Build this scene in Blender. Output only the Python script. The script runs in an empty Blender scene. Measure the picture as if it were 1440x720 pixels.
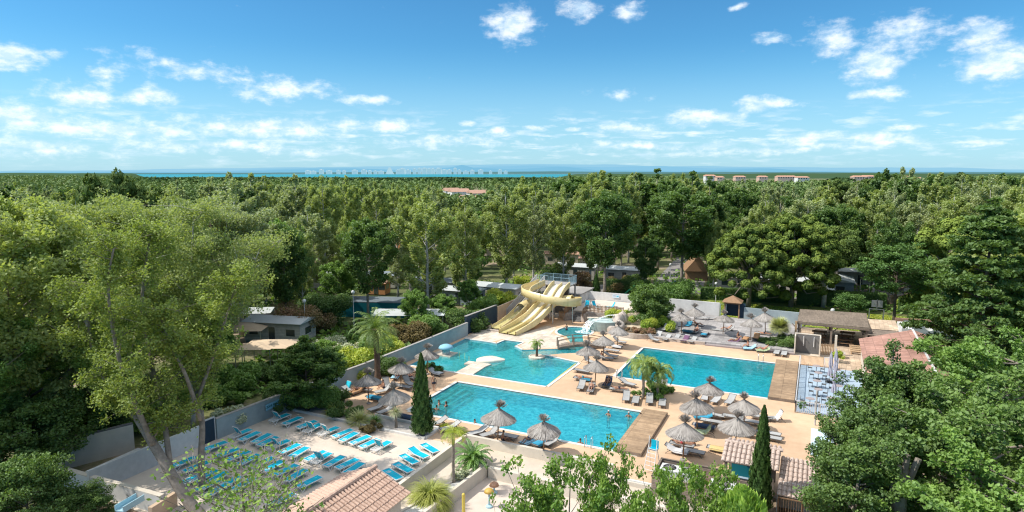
import bpy, bmesh, math, random
import numpy as np
from mathutils import Vector, Matrix, Quaternion
from mathutils.geometry import delaunay_2d_cdt
R = math.radians
PI = math.pi
scn = bpy.context.scene
COL = scn.collection

# ------------------------------------------------------------------ camera geometry (drone about 22 m up)
H = 22.0; FOC = 891.0
PITCH = math.atan(117/891); YAW = R(25.7)
F0 = (-math.sin(YAW), math.cos(YAW)); R0 = (math.cos(YAW), math.sin(YAW))
def P(px, py, z=0.0):
    dx = (px-720)/FOC; dy = (360-py)/FOC
    fw = math.cos(PITCH)+dy*math.sin(PITCH); up = -math.sin(PITCH)+dy*math.cos(PITCH)
    t = (z-H)/up
    return (t*(dx*R0[0]+fw*F0[0]), t*(dx*R0[1]+fw*F0[1]))
def Zm(ox, oy, s):
    return lambda a, b, z=0.0: P(ox+a/s, oy+b/s, z)
def depth(x, y): return x*F0[0]+y*F0[1]
def hat(x, y, py):
    fw = depth(x, y); k = (360-py)/FOC
    return H + fw*(k*math.cos(PITCH)-math.sin(PITCH))/(math.cos(PITCH)+k*math.sin(PITCH))
def CR(right, fwd):       # metres right / forward of the camera foot -> world xy
    return (right*R0[0]+fwd*F0[0], right*R0[1]+fwd*F0[1])
def Q(px, py, D):         # point at pixel and forward distance D
    z = hat(*CR(0, D), py)
    dz = z-H
    dp = D*math.cos(PITCH)-dz*math.sin(PITCH)
    x, y = CR((px-720)/FOC*dp, D)
    return Vector((x, y, z))

# ------------------------------------------------------------------ materials
M = {}
def newmat(name):
    m = bpy.data.materials.new(name); m.use_nodes = True
    nt = m.node_tree; nt.nodes.clear()
    out = nt.nodes.new('ShaderNodeOutputMaterial')
    return m, nt, out
def N(nt, t, **kw):
    n = nt.nodes.new(t)
    for k, v in kw.items():
        if k.startswith('i_'):
            n.inputs[k[2:].replace('_', ' ')].default_value = v
        else: setattr(n, k, v)
    return n
def L(nt, a, b): nt.links.new(a, b)
def c4(c): return (c[0], c[1], c[2], 1)
def mat(name, col, rough=.7, var=.12, scale=3.0, bump=.0, bscale=30, metal=0, col2=None, grime=.0, spec=.4, objrand=.0):
    m, nt, out = newmat(name)
    b = N(nt, 'ShaderNodeBsdfPrincipled'); b.inputs['Roughness'].default_value = rough
    b.inputs['Metallic'].default_value = metal; b.inputs['Specular IOR Level'].default_value = spec
    tc = N(nt, 'ShaderNodeTexCoord')
    n1 = N(nt, 'ShaderNodeTexNoise', i_Scale=scale, i_Detail=6.0, i_Roughness=.65)
    L(nt, tc.outputs['Object'], n1.inputs['Vector'])
    mr = N(nt, 'ShaderNodeMapRange', i_From_Min=.3, i_From_Max=.7)
    L(nt, n1.outputs[0], mr.inputs[0])
    mx = N(nt, 'ShaderNodeMix', data_type='RGBA')
    c2 = col2 or tuple(min(1, v*(1+var)) for v in col)
    mx.inputs[6].default_value = c4(tuple(v*(1-var) for v in col)); mx.inputs[7].default_value = c4(c2)
    L(nt, mr.outputs[0], mx.inputs[0])
    last = mx.outputs[2]
    if grime:
        n2 = N(nt, 'ShaderNodeTexNoise', i_Scale=scale*.13, i_Detail=4.0)
        L(nt, tc.outputs['Object'], n2.inputs['Vector'])
        m2 = N(nt, 'ShaderNodeMapRange', i_From_Min=.35, i_From_Max=.65, i_To_Min=1-grime, i_To_Max=1.0)
        L(nt, n2.outputs[0], m2.inputs[0])
        vm = N(nt, 'ShaderNodeVectorMath', operation='SCALE')
        L(nt, last, vm.inputs[0]); L(nt, m2.outputs[0], vm.inputs['Scale']); last = vm.outputs[0]
    if objrand:
        oi = N(nt, 'ShaderNodeObjectInfo')
        m3 = N(nt, 'ShaderNodeMapRange', i_To_Min=1-objrand, i_To_Max=1+objrand)
        L(nt, oi.outputs['Random'], m3.inputs[0])
        vm = N(nt, 'ShaderNodeVectorMath', operation='SCALE')
        L(nt, last, vm.inputs[0]); L(nt, m3.outputs[0], vm.inputs['Scale']); last = vm.outputs[0]
    L(nt, last, b.inputs['Base Color'])
    if bump:
        n3 = N(nt, 'ShaderNodeTexNoise', i_Scale=bscale, i_Detail=4.0)
        L(nt, tc.outputs['Object'], n3.inputs['Vector'])
        bp = N(nt, 'ShaderNodeBump', i_Strength=bump, i_Distance=.03)
        L(nt, n3.outputs[0], bp.inputs['Height']); L(nt, bp.outputs[0], b.inputs['Normal'])
    L(nt, b.outputs[0], out.inputs[0])
    M[name] = m
    return m
def bandmat(name, c1, c2, axis='X', period=.14, gap=.12, rough=.75, var=.15, bump=.4, both=None, grime=.25):
    """boards / tiles / paving: joints along one axis (and a second with both=period), noise between"""
    m = mat(name, c1, rough, var, 2.0, col2=c2, grime=grime); nt = m.node_tree
    b = [n for n in nt.nodes if n.type == 'BSDF_PRINCIPLED'][0]
    src = b.inputs['Base Color'].links[0].from_socket
    tc = [n for n in nt.nodes if n.type == 'TEX_COORD'][0]
    sx = N(nt, 'ShaderNodeSeparateXYZ'); L(nt, tc.outputs['Object'], sx.inputs[0])
    def lines(ax, per, gp):
        d = N(nt, 'ShaderNodeMath', operation='DIVIDE'); d.inputs[1].default_value = per; L(nt, sx.outputs[ax], d.inputs[0])
        f = N(nt, 'ShaderNodeMath', operation='FRACT'); L(nt, d.outputs[0], f.inputs[0])
        g = N(nt, 'ShaderNodeMath', operation='GREATER_THAN'); g.inputs[1].default_value = gp; L(nt, f.outputs[0], g.inputs[0])
        fl = N(nt, 'ShaderNodeMath', operation='FLOOR'); L(nt, d.outputs[0], fl.inputs[0])
        return g.outputs[0], fl.outputs[0]
    g, fl = lines(axis, period, gap)
    if both:
        g2, fl2 = lines('Y' if axis == 'X' else 'X', both, gap*period/both)
        mm = N(nt, 'ShaderNodeMath', operation='MULTIPLY'); L(nt, g, mm.inputs[0]); L(nt, g2, mm.inputs[1]); g = mm.outputs[0]
        ad = N(nt, 'ShaderNodeMath', operation='MULTIPLY_ADD'); ad.inputs[1].default_value = 17.3; L(nt, fl2, ad.inputs[0]); L(nt, fl, ad.inputs[2]); fl = ad.outputs[0]
    wn = N(nt, 'ShaderNodeTexWhiteNoise', noise_dimensions='1D'); L(nt, fl, wn.inputs['W'])
    m1 = N(nt, 'ShaderNodeMapRange', i_To_Min=.8, i_To_Max=1.12); L(nt, wn.outputs['Value'], m1.inputs[0])
    m2 = N(nt, 'ShaderNodeMapRange', i_To_Min=.45, i_To_Max=1.0); L(nt, g, m2.inputs[0])
    mu = N(nt, 'ShaderNodeMath', operation='MULTIPLY'); L(nt, m1.outputs[0], mu.inputs[0]); L(nt, m2.outputs[0], mu.inputs[1])
    vm = N(nt, 'ShaderNodeVectorMath', operation='SCALE'); L(nt, src, vm.inputs[0]); L(nt, mu.outputs[0], vm.inputs['Scale'])
    L(nt, vm.outputs[0], b.inputs['Base Color'])
    if bump:
        bp = N(nt, 'ShaderNodeBump', i_Strength=bump, i_Distance=.02); L(nt, g, bp.inputs['Height']); L(nt, bp.outputs[0], b.inputs['Normal'])
    return m
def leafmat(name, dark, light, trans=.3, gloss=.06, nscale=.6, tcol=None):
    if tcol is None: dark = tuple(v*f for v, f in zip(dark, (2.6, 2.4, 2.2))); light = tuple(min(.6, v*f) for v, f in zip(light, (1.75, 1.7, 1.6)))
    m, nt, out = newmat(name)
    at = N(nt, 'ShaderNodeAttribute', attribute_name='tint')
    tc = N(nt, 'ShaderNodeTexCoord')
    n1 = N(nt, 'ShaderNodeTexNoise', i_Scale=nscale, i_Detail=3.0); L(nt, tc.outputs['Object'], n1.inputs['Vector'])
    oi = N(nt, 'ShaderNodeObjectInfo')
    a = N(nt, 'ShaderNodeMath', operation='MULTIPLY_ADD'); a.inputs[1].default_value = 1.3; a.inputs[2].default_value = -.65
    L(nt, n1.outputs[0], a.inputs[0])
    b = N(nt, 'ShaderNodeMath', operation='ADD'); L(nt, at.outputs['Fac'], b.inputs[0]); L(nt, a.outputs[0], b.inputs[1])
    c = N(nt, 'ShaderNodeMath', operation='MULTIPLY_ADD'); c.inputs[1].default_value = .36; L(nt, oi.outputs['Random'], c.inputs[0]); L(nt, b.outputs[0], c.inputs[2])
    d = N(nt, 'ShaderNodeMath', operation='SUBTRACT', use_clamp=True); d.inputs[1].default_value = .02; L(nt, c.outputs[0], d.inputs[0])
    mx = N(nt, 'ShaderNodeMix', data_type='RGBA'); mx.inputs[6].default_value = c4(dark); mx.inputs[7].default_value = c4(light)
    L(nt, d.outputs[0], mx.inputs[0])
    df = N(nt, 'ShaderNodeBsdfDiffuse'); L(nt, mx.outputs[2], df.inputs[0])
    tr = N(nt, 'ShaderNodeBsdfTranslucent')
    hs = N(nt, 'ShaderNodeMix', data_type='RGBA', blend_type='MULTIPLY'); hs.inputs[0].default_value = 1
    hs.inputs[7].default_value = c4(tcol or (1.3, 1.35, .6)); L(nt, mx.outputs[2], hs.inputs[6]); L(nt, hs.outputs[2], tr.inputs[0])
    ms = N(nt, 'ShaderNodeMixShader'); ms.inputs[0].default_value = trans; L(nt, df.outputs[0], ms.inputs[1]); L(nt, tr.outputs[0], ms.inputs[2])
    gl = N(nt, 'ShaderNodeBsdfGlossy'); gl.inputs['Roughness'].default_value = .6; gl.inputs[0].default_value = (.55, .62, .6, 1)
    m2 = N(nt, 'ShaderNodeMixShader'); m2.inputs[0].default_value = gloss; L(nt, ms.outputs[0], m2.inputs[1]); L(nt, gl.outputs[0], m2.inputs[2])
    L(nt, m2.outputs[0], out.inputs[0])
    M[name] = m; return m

mat('deck', (.68, .46, .29), .85, .05, 1.2, bump=.15, bscale=60, col2=(.74, .52, .34), grime=.2)
bandmat('sandstone', (.72, .62, .50), (.78, .68, .56), 'X', .8, .025, both=.8, bump=.05, grime=.14)
mat('patio', (.68, .58, .48), .9, .06, .8, bump=.1, bscale=50, col2=(.76, .66, .56), grime=.16)
mat('pale_path', (.62, .53, .43), .9, .07, .8, col2=(.70, .61, .50), grime=.15)
mat('splash', (.66, .55, .46), .9, .05, .9, col2=(.73, .62, .53), grime=.17)
mat('coping', (.66, .66, .62), .6, .05, 3)
mat('white_render', (.72, .71, .68), .85, .08, 2.5, bump=.2, bscale=25, grime=.24)
mat('cream_render', (.70, .63, .53), .85, .07, 1.5, bump=.2, bscale=25, grime=.15)
mat('beige_wall', (.62, .46, .32), .85, .07, 1.5, bump=.2, bscale=25, grime=.15)
mat('blue_wall', (.34, .41, .43), .8, .10, 1.0, grime=.22, col2=(.41, .48, .49))
mat('navy', (.018, .045, .075), .7, .15, 2)
mat('mural_white', (.55, .60, .63), .8, .03, 2)
mat('dolphin_blue', (.09, .28, .33), .8, .05, 3)
mat('dolphin_belly', (.40, .42, .46), .8, .05, 3)
mat('dark_line', (.02, .03, .04), .8, 0.02, 3)
mat('sign_blue', (.26, .52, .66), .6, .03, 3)
mat('sign_pale', (.58, .72, .82), .6, .03, 3)
mat('sign_teal', (.0, .13, .16), .6, .02, 3)
mat('turq', (.0, .42, .58), .55, .08, 3, col2=(.005, .50, .66), objrand=.08, spec=.3)
mat('turq_dark', (.0, .10, .16), .6, .1, 3)
mat('white_plastic', (.72, .72, .71), .4, .04, 5)
mat('grey_sling', (.40, .40, .39), .7, .07, 4, objrand=.13)
mat('lounger_frame', (.12, .115, .11), .5, .1, 5)
mat('wood', (.28, .17, .10), .75, .25, 5, objrand=.15)
mat('wood_grey', (.25, .20, .16), .8, .25, 4, grime=.3)
mat('wood_pale', (.50, .34, .20), .75, .2, 5)
bandmat('boardwalk', (.42, .28, .165), (.56, .39, .24), 'Y', .20, .14, both=2.2)
bandmat('boardwalk_across', (.37, .25, .155), (.48, .34, .22), 'Y', .20, .14, both=2.2)
bandmat('pergola_boards', (.44, .34, .25), (.60, .48, .37), 'Y', .95, .10, both=.11)
bandmat('screen_boards', (.30, .23, .18), (.42, .34, .28), 'Z', .12, .16)
bandmat('fence_boards', (.33, .24, .17), (.43, .33, .25), 'Z', .25, .08)
bandmat('siding', (.50, .47, .42), (.56, .53, .48), 'Z', .2, .06, bump=.2)
bandmat('siding_blue', (.26, .33, .38), (.32, .39, .44), 'Z', .2, .06, bump=.2)
bandmat('shingle_pink', (.50, .27, .20), (.58, .33, .26), 'X', .95, .03, both=.42, bump=.2)
bandmat('paving_cream', (.62, .46, .32), (.70, .55, .40), 'X', .5, .04, both=.5, bump=.1)
bandmat('terrace_grey', (.42, .40, .39), (.52, .49, .47), 'X', .6, .03, both=.6, bump=.05)
mat('step_face', (.33, .28, .27), .85, .1, 3)
mat('blue_floor', (.37, .47, .56), .7, .08, 1.0, grime=.15)
mat('steel', (.55, .57, .58), .3, .1, 6, metal=.8)
mat('rail_paint', (.60, .60, .60), .5, .05, 5)
mat('rail_blue', (.28, .42, .50), .4, .1, 5)
mat('slide', (.74, .60, .29), .33, .05, 1.2, col2=(.80, .67, .36), grime=.14, spec=.6)
mat('slide_inner', (.58, .52, .20), .25, .1, 1.5, col2=(.70, .62, .30), grime=.2, spec=.7)
mat('slide_white', (.80, .76, .62), .3, .04, 1.5, spec=.6)
mat('concrete', (.42, .40, .38), .9, .12, 1.5, bump=.2, grime=.3)
mat('concrete_dark', (.20, .195, .19), .9, .12, 1.5, grime=.3)
mat('stone', (.50, .43, .36), .9, .25, 2.5, bump=.8, bscale=6, grime=.25, col2=(.66, .57, .50))
mat('stone_sand', (.58, .48, .34), .9, .18, 2.5, bump=.6, bscale=6, grime=.2, col2=(.68, .58, .44))
mat('gravel', (.50, .46, .42), .95, .35, 14, bump=.6, bscale=30)
mat('gravel_white', (.62, .61, .58), .95, .3, 12, bump=.8, bscale=22)
mat('soil', (.20, .14, .09), .95, .35, 4, bump=.6, bscale=20, col2=(.33, .25, .17))
mat('lawn', (.13, .20, .04), .95, .3, 3.0, bump=.5, bscale=40, col2=(.20, .27, .06), grime=.25)
mat('asphalt', (.26, .245, .235), .9, .12, 2.0, grime=.2)
mat('terracotta', (.42, .24, .16), .85, .2, 3.0, col2=(.58, .36, .26), objrand=.08)
mat('tile_pink', (.50, .33, .25), .85, .22, 5.0, col2=(.68, .48, .37))
mat('tile_grey', (.47, .36, .30), .85, .25, 6.0, col2=(.66, .53, .45))
mat('ridge_pink', (.58, .40, .31), .85, .15, 4.0)
mat('roof_grey', (.20, .24, .27), .7, .1, 2, grime=.2, objrand=.15)
mat('roof_white', (.56, .60, .60), .6, .05, 2, grime=.12)
mat('roof_green', (.12, .15, .15), .8, .12, 2, grime=.2)
mat('awning', (.62, .48, .33), .8, .06, 3, grime=.1)
mat('parasol_closed', (.46, .44, .50), .8, .1, 5)
mat('house_orange', (.50, .23, .10), .85, .1, 3)
mat('house_cream', (.55, .46, .37), .85, .1, 3, objrand=.1)
mat('house_white', (.66, .66, .63), .8, .06, 3, objrand=.1)
mat('glass_dark', (.03, .045, .05), .12, .1, 2, spec=.8)
mat('black', (.012, .012, .013), .6, .1, 4)
mat('ac_white', (.62, .63, .62), .5, .04, 4)
mat('towel_purple', (.18, .09, .16), .9, .15, 8); mat('towel_orange', (.50, .28, .14), .9, .15, 8)
mat('towel_blue', (.04, .30, .46), .9, .2, 8); mat('towel_green', (.30, .50, .10), .9, .3, 8, col2=(.7, .75, .6))
mat('towel_white', (.68, .68, .68), .9, .08, 8); mat('towel_sky', (.35, .60, .75), .9, .15, 8); mat('towel_navy', (.03, .06, .12), .9, .15, 8)
mat('towel_yellow', (.66, .50, .22), .9, .1, 8)
mat('skin', (.42, .22, .14), .55, .06, 6, objrand=.2)
mat('hair', (.035, .02, .013), .7, .3, 20, objrand=.6)
mat('swim_dark', (.02, .025, .05), .8, .1, 6); mat('swim_red', (.35, .03, .04), .8, .1, 6); mat('swim_teal', (.02, .20, .25), .8, .1, 6); mat('swim_pink', (.45, .12, .2), .8, .1, 6)
mat('fleece', (.03, .03, .03), .9, .1, 6)
mat('mush_yellow', (.55, .36, .08), .5, .1, 4); mat('mush_brown', (.38, .20, .12), .5, .1, 4)
mat('pale_blue', (.40, .60, .68), .5, .06, 4); mat('yellow_post', (.66, .52, .10), .5, .06, 4)
mat('bark', (.26, .22, .18), .95, .35, 3, bump=.8, bscale=12, col2=(.36, .31, .26), objrand=.12)
mat('bark_white', (.46, .44, .40), .9, .3, 2, bump=.5, bscale=10, col2=(.60, .58, .54))
mat('bark_dark', (.10, .075, .055), .95, .35, 3, bump=.8, bscale=12)
mat('palm_trunk', (.13, .09, .065), .95, .4, 6, bump=1, bscale=9)
mat('cloth_shade', (.50, .47, .43), .8, .1, 3)
mat('buoy_orange', (.66, .25, .03), .5, .1, 4)
mat('slide_green', (.03, .30, .15), .4, .1, 4); mat('slide_blue', (.02, .15, .40), .4, .1, 4)
mat('shell_tan', (.30, .18, .10), .8, .2, 5)

leafmat('leaf_poplar', (.090, .120, .045), (.25, .295, .11), .42, .05)
leafmat('leaf_silver', (.105, .135, .070), (.26, .30, .165), .36, .06)
leafmat('leaf_near', (.045, .100, .018), (.165, .25, .045), .30, .05)
leafmat('leaf_dark', (.022, .052, .014), (.10, .16, .040), .35, .05)
leafmat('leaf_lace', (.025, .065, .018), (.085, .15, .035), .25, .05)
leafmat('leaf_pine', (.030, .055, .012), (.15, .20, .035), .15, .03, nscale=.9)
leafmat('leaf_pine_dark', (.022, .045, .012), (.09, .13, .028), .15, .03, nscale=.9)
leafmat('leaf_cypress', (.018, .045, .012), (.060, .115, .028), .1, .04)
leafmat('leaf_thuja', (.09, .16, .03), (.24, .36, .07), .2, .05)
leafmat('leaf_palm', (.030, .075, .012), (.20, .26, .045), .3, .12)
leafmat('leaf_cycad', (.020, .070, .012), (.13, .24, .035), .2, .14)
leafmat('leaf_grass', (.10, .13, .03), (.30, .32, .09), .25, .05)
leafmat('leaf_yucca', (.14, .17, .06), (.42, .42, .18), .2, .06)
leafmat('leaf_bush', (.035, .080, .018), (.14, .23, .045), .28, .06)
leafmat('leaf_hero', (.075, .105, .026), (.23, .285, .07), .36, .05)
leafmat('leaf_mid', (.020, .045, .013), (.115, .185, .042), .28, .06)
leafmat('leaf_lime', (.10, .18, .02), (.34, .46, .06), .35, .06)
leafmat('leaf_grey', (.16, .20, .13), (.34, .38, .27), .2, .06)
leafmat('leaf_pink', (.08, .075, .035), (.26, .15, .11), .25, .03)
leafmat('leaf_red', (.06, .055, .025), (.17, .13, .06), .25, .03)
leafmat('leaf_far', (.035, .065, .022), (.115, .165, .055), .1, .03, nscale=.05)
leafmat('leaf_far_pine', (.014, .034, .014), (.045, .075, .028), .1, .02, nscale=.05)
leafmat('thatch', (.20, .175, .155), (.50, .46, .42), .05, .03, nscale=2.0, tcol=(1, 1, 1))

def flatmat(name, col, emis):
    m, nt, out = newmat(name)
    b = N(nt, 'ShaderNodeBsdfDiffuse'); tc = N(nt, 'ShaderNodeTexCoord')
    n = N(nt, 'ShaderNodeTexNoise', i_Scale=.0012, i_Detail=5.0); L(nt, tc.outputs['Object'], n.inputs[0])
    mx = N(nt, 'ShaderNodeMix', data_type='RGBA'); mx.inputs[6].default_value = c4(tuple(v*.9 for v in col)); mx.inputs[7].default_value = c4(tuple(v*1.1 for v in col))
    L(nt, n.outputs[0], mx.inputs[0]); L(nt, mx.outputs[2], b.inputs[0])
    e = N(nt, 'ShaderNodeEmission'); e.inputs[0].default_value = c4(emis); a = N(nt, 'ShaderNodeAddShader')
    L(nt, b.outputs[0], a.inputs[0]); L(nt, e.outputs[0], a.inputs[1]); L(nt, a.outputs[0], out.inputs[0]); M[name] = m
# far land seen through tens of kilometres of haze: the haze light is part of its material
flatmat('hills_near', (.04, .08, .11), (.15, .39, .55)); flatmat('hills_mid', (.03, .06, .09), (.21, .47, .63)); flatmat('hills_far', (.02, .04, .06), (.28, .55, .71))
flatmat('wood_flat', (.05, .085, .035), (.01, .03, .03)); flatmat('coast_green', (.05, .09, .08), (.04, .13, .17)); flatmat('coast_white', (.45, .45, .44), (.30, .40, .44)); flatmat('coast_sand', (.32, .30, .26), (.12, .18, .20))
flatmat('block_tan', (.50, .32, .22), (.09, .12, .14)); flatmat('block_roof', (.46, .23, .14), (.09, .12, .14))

def watermat(name, tint, rip=1.0, scale=1.0, scat=None):
    m, nt, out = newmat(name)
    tc = N(nt, 'ShaderNodeTexCoord'); 
    n1 = N(nt, 'ShaderNodeTexNoise', i_Scale=2.6*scale, i_Detail=3.0, i_Distortion=.6); L(nt, tc.outputs['Object'], n1.inputs[0])
    n2 = N(nt, 'ShaderNodeTexNoise', i_Scale=9*scale, i_Detail=2.0); L(nt, tc.outputs['Object'], n2.inputs[0])
    ad = N(nt, 'ShaderNodeMath', operation='MULTIPLY_ADD'); ad.inputs[1].default_value = .3; L(nt, n2.outputs[0], ad.inputs[0]); L(nt, n1.outputs[0], ad.inputs[2])
    bp = N(nt, 'ShaderNodeBump', i_Strength=.35*rip, i_Distance=.05); L(nt, ad.outputs[0], bp.inputs['Height'])
    tr = N(nt, 'ShaderNodeBsdfTransparent'); tr.inputs[0].default_value = c4(tint)
    gl = N(nt, 'ShaderNodeBsdfGlossy'); gl.inputs['Roughness'].default_value = .04; L(nt, bp.outputs[0], gl.inputs['Normal'])
    fr0 = N(nt, 'ShaderNodeFresnel', i_IOR=1.33); L(nt, bp.outputs[0], fr0.inputs['Normal'])
    fr = N(nt, 'ShaderNodeMath', operation='MULTIPLY', use_clamp=True); fr.inputs[1].default_value = .45; L(nt, fr0.outputs[0], fr.inputs[0])
    ms = N(nt, 'ShaderNodeMixShader'); L(nt, fr.outputs[0], ms.inputs[0]); L(nt, tr.outputs[0], ms.inputs[1]); L(nt, gl.outputs[0], ms.inputs[2])
    if scat:
        df = N(nt, 'ShaderNodeBsdfDiffuse'); sm = N(nt, 'ShaderNodeMix', data_type='RGBA'); sm.inputs[6].default_value = c4(tuple(v*.78 for v in scat)); sm.inputs[7].default_value = c4(tuple(min(1, v*1.4+.05) for v in scat)); mq = N(nt, 'ShaderNodeMapRange', i_From_Min=.55, i_From_Max=.78); L(nt, ad.outputs[0], mq.inputs[0]); L(nt, mq.outputs[0], sm.inputs[0]); L(nt, sm.outputs[2], df.inputs[0]); m2 = N(nt, 'ShaderNodeMixShader'); m2.inputs[0].default_value = .42; L(nt, tr.outputs[0], m2.inputs[1]); L(nt, df.outputs[0], m2.inputs[2]); L(nt, m2.outputs[0], ms.inputs[1])  # scatter colour lightened on ripple crests, standing in for sparkle on the water
    L(nt, ms.outputs[0], out.inputs[0]); M[name] = m
watermat('water_front', (.28, .95, .97), scat=(.05, .52, .56)); watermat('water_back', (.10, .93, .97), scat=(.0, .42, .47)); watermat('water_lagoon', (.25, .93, .97), .8, scat=(.06, .5, .54)); watermat('water_shallow', (.62, .90, .90), .6)
watermat('water_clear', (.75, .93, .93), .8)
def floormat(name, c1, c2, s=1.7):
    # pool mosaic colour with the bright caustic web of rippled water painted in
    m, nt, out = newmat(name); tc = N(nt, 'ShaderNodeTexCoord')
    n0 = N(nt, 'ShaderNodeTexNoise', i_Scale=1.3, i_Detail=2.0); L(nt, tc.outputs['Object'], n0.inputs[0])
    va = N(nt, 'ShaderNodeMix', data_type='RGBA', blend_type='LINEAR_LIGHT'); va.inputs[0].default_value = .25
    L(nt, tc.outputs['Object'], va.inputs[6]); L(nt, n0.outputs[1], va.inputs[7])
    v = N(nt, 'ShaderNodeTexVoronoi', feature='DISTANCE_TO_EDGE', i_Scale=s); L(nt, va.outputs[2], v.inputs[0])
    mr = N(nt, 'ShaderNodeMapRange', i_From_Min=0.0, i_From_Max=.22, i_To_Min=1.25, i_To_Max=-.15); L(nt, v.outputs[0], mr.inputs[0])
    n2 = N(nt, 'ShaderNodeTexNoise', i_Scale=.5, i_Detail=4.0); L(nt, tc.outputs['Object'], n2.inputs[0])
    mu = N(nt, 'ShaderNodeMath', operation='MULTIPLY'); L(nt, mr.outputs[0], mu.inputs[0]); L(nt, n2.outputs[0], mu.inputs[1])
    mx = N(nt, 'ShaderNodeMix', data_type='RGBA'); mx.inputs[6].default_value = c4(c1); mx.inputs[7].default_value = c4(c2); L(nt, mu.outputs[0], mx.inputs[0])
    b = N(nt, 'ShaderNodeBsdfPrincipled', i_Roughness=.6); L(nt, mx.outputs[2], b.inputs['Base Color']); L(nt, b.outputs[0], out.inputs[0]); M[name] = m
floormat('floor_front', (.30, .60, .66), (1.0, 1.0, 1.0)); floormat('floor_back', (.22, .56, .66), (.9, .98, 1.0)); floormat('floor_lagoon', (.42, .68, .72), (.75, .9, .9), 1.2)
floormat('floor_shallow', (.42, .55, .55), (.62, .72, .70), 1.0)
mat('basin_grey', (.30, .37, .35), .8, .12, 3)
mat('pool_wall', (.30, .52, .58), .5, .08, 4)
watermat('falling_water', (.9, .96, .97), 1.0)
def foam():
    m, nt, out = newmat('foam'); d = N(nt, 'ShaderNodeBsdfDiffuse'); d.inputs[0].default_value = (.85, .9, .92, 1); t = N(nt, 'ShaderNodeBsdfTransparent')
    tc = N(nt, 'ShaderNodeTexCoord'); n = N(nt, 'ShaderNodeTexNoise', i_Scale=5.0, i_Detail=5.0); L(nt, tc.outputs['Object'], n.inputs[0])
    mr = N(nt, 'ShaderNodeMapRange', i_From_Min=.42, i_From_Max=.62); L(nt, n.outputs[0], mr.inputs[0])
    ms = N(nt, 'ShaderNodeMixShader'); L(nt, mr.outputs[0], ms.inputs[0]); L(nt, t.outputs[0], ms.inputs[1]); L(nt, d.outputs[0], ms.inputs[2]); L(nt, ms.outputs[0], out.inputs[0]); M['foam'] = m
foam()
def seamat():
    m, nt, out = newmat('sea'); b = N(nt, 'ShaderNodeBsdfPrincipled', i_Roughness=.5); b.inputs['Specular IOR Level'].default_value = .25
    tc = N(nt, 'ShaderNodeTexCoord'); n = N(nt, 'ShaderNodeTexNoise', i_Scale=.002, i_Detail=5.0); L(nt, tc.outputs['Object'], n.inputs[0])
    mx = N(nt, 'ShaderNodeMix', data_type='RGBA'); mx.inputs[6].default_value = (.012, .21, .27, 1); mx.inputs[7].default_value = (.02, .29, .33, 1)
    L(nt, n.outputs[0], mx.inputs[0]); L(nt, mx.outputs[2], b.inputs['Base Color']); L(nt, b.outputs[0], out.inputs[0]); M['sea'] = m
seamat()
def groundmat():
    m, nt, out = newmat('ground'); b = N(nt, 'ShaderNodeBsdfPrincipled', i_Roughness=.95); tc = N(nt, 'ShaderNodeTexCoord')
    n = N(nt, 'ShaderNodeTexNoise', i_Scale=.06, i_Detail=6.0); L(nt, tc.outputs['Object'], n.inputs[0])
    n2 = N(nt, 'ShaderNodeTexNoise', i_Scale=1.5, i_Detail=6.0, i_Roughness=.7); L(nt, tc.outputs['Object'], n2.inputs[0])
    cr = N(nt, 'ShaderNodeValToRGB'); e = cr.color_ramp.elements; e[0].position = .4; e[0].color = (.06, .085, .022, 1); e[1].position = .62; e[1].color = (.33, .26, .18, 1)
    e.new(.52).color = (.14, .15, .05, 1)
    ad = N(nt, 'ShaderNodeMath', operation='MULTIPLY_ADD'); ad.inputs[1].default_value = .35; L(nt, n2.outputs[0], ad.inputs[0]); L(nt, n.outputs[0], ad.inputs[2])
    sb = N(nt, 'ShaderNodeMath', operation='SUBTRACT'); sb.inputs[1].default_value = .175; L(nt, ad.outputs[0], sb.inputs[0]); L(nt, sb.outputs[0], cr.inputs[0])
    L(nt, cr.outputs[0], b.inputs['Base Color']); L(nt, b.outputs[0], out.inputs[0]); M['ground'] = m
groundmat()

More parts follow.
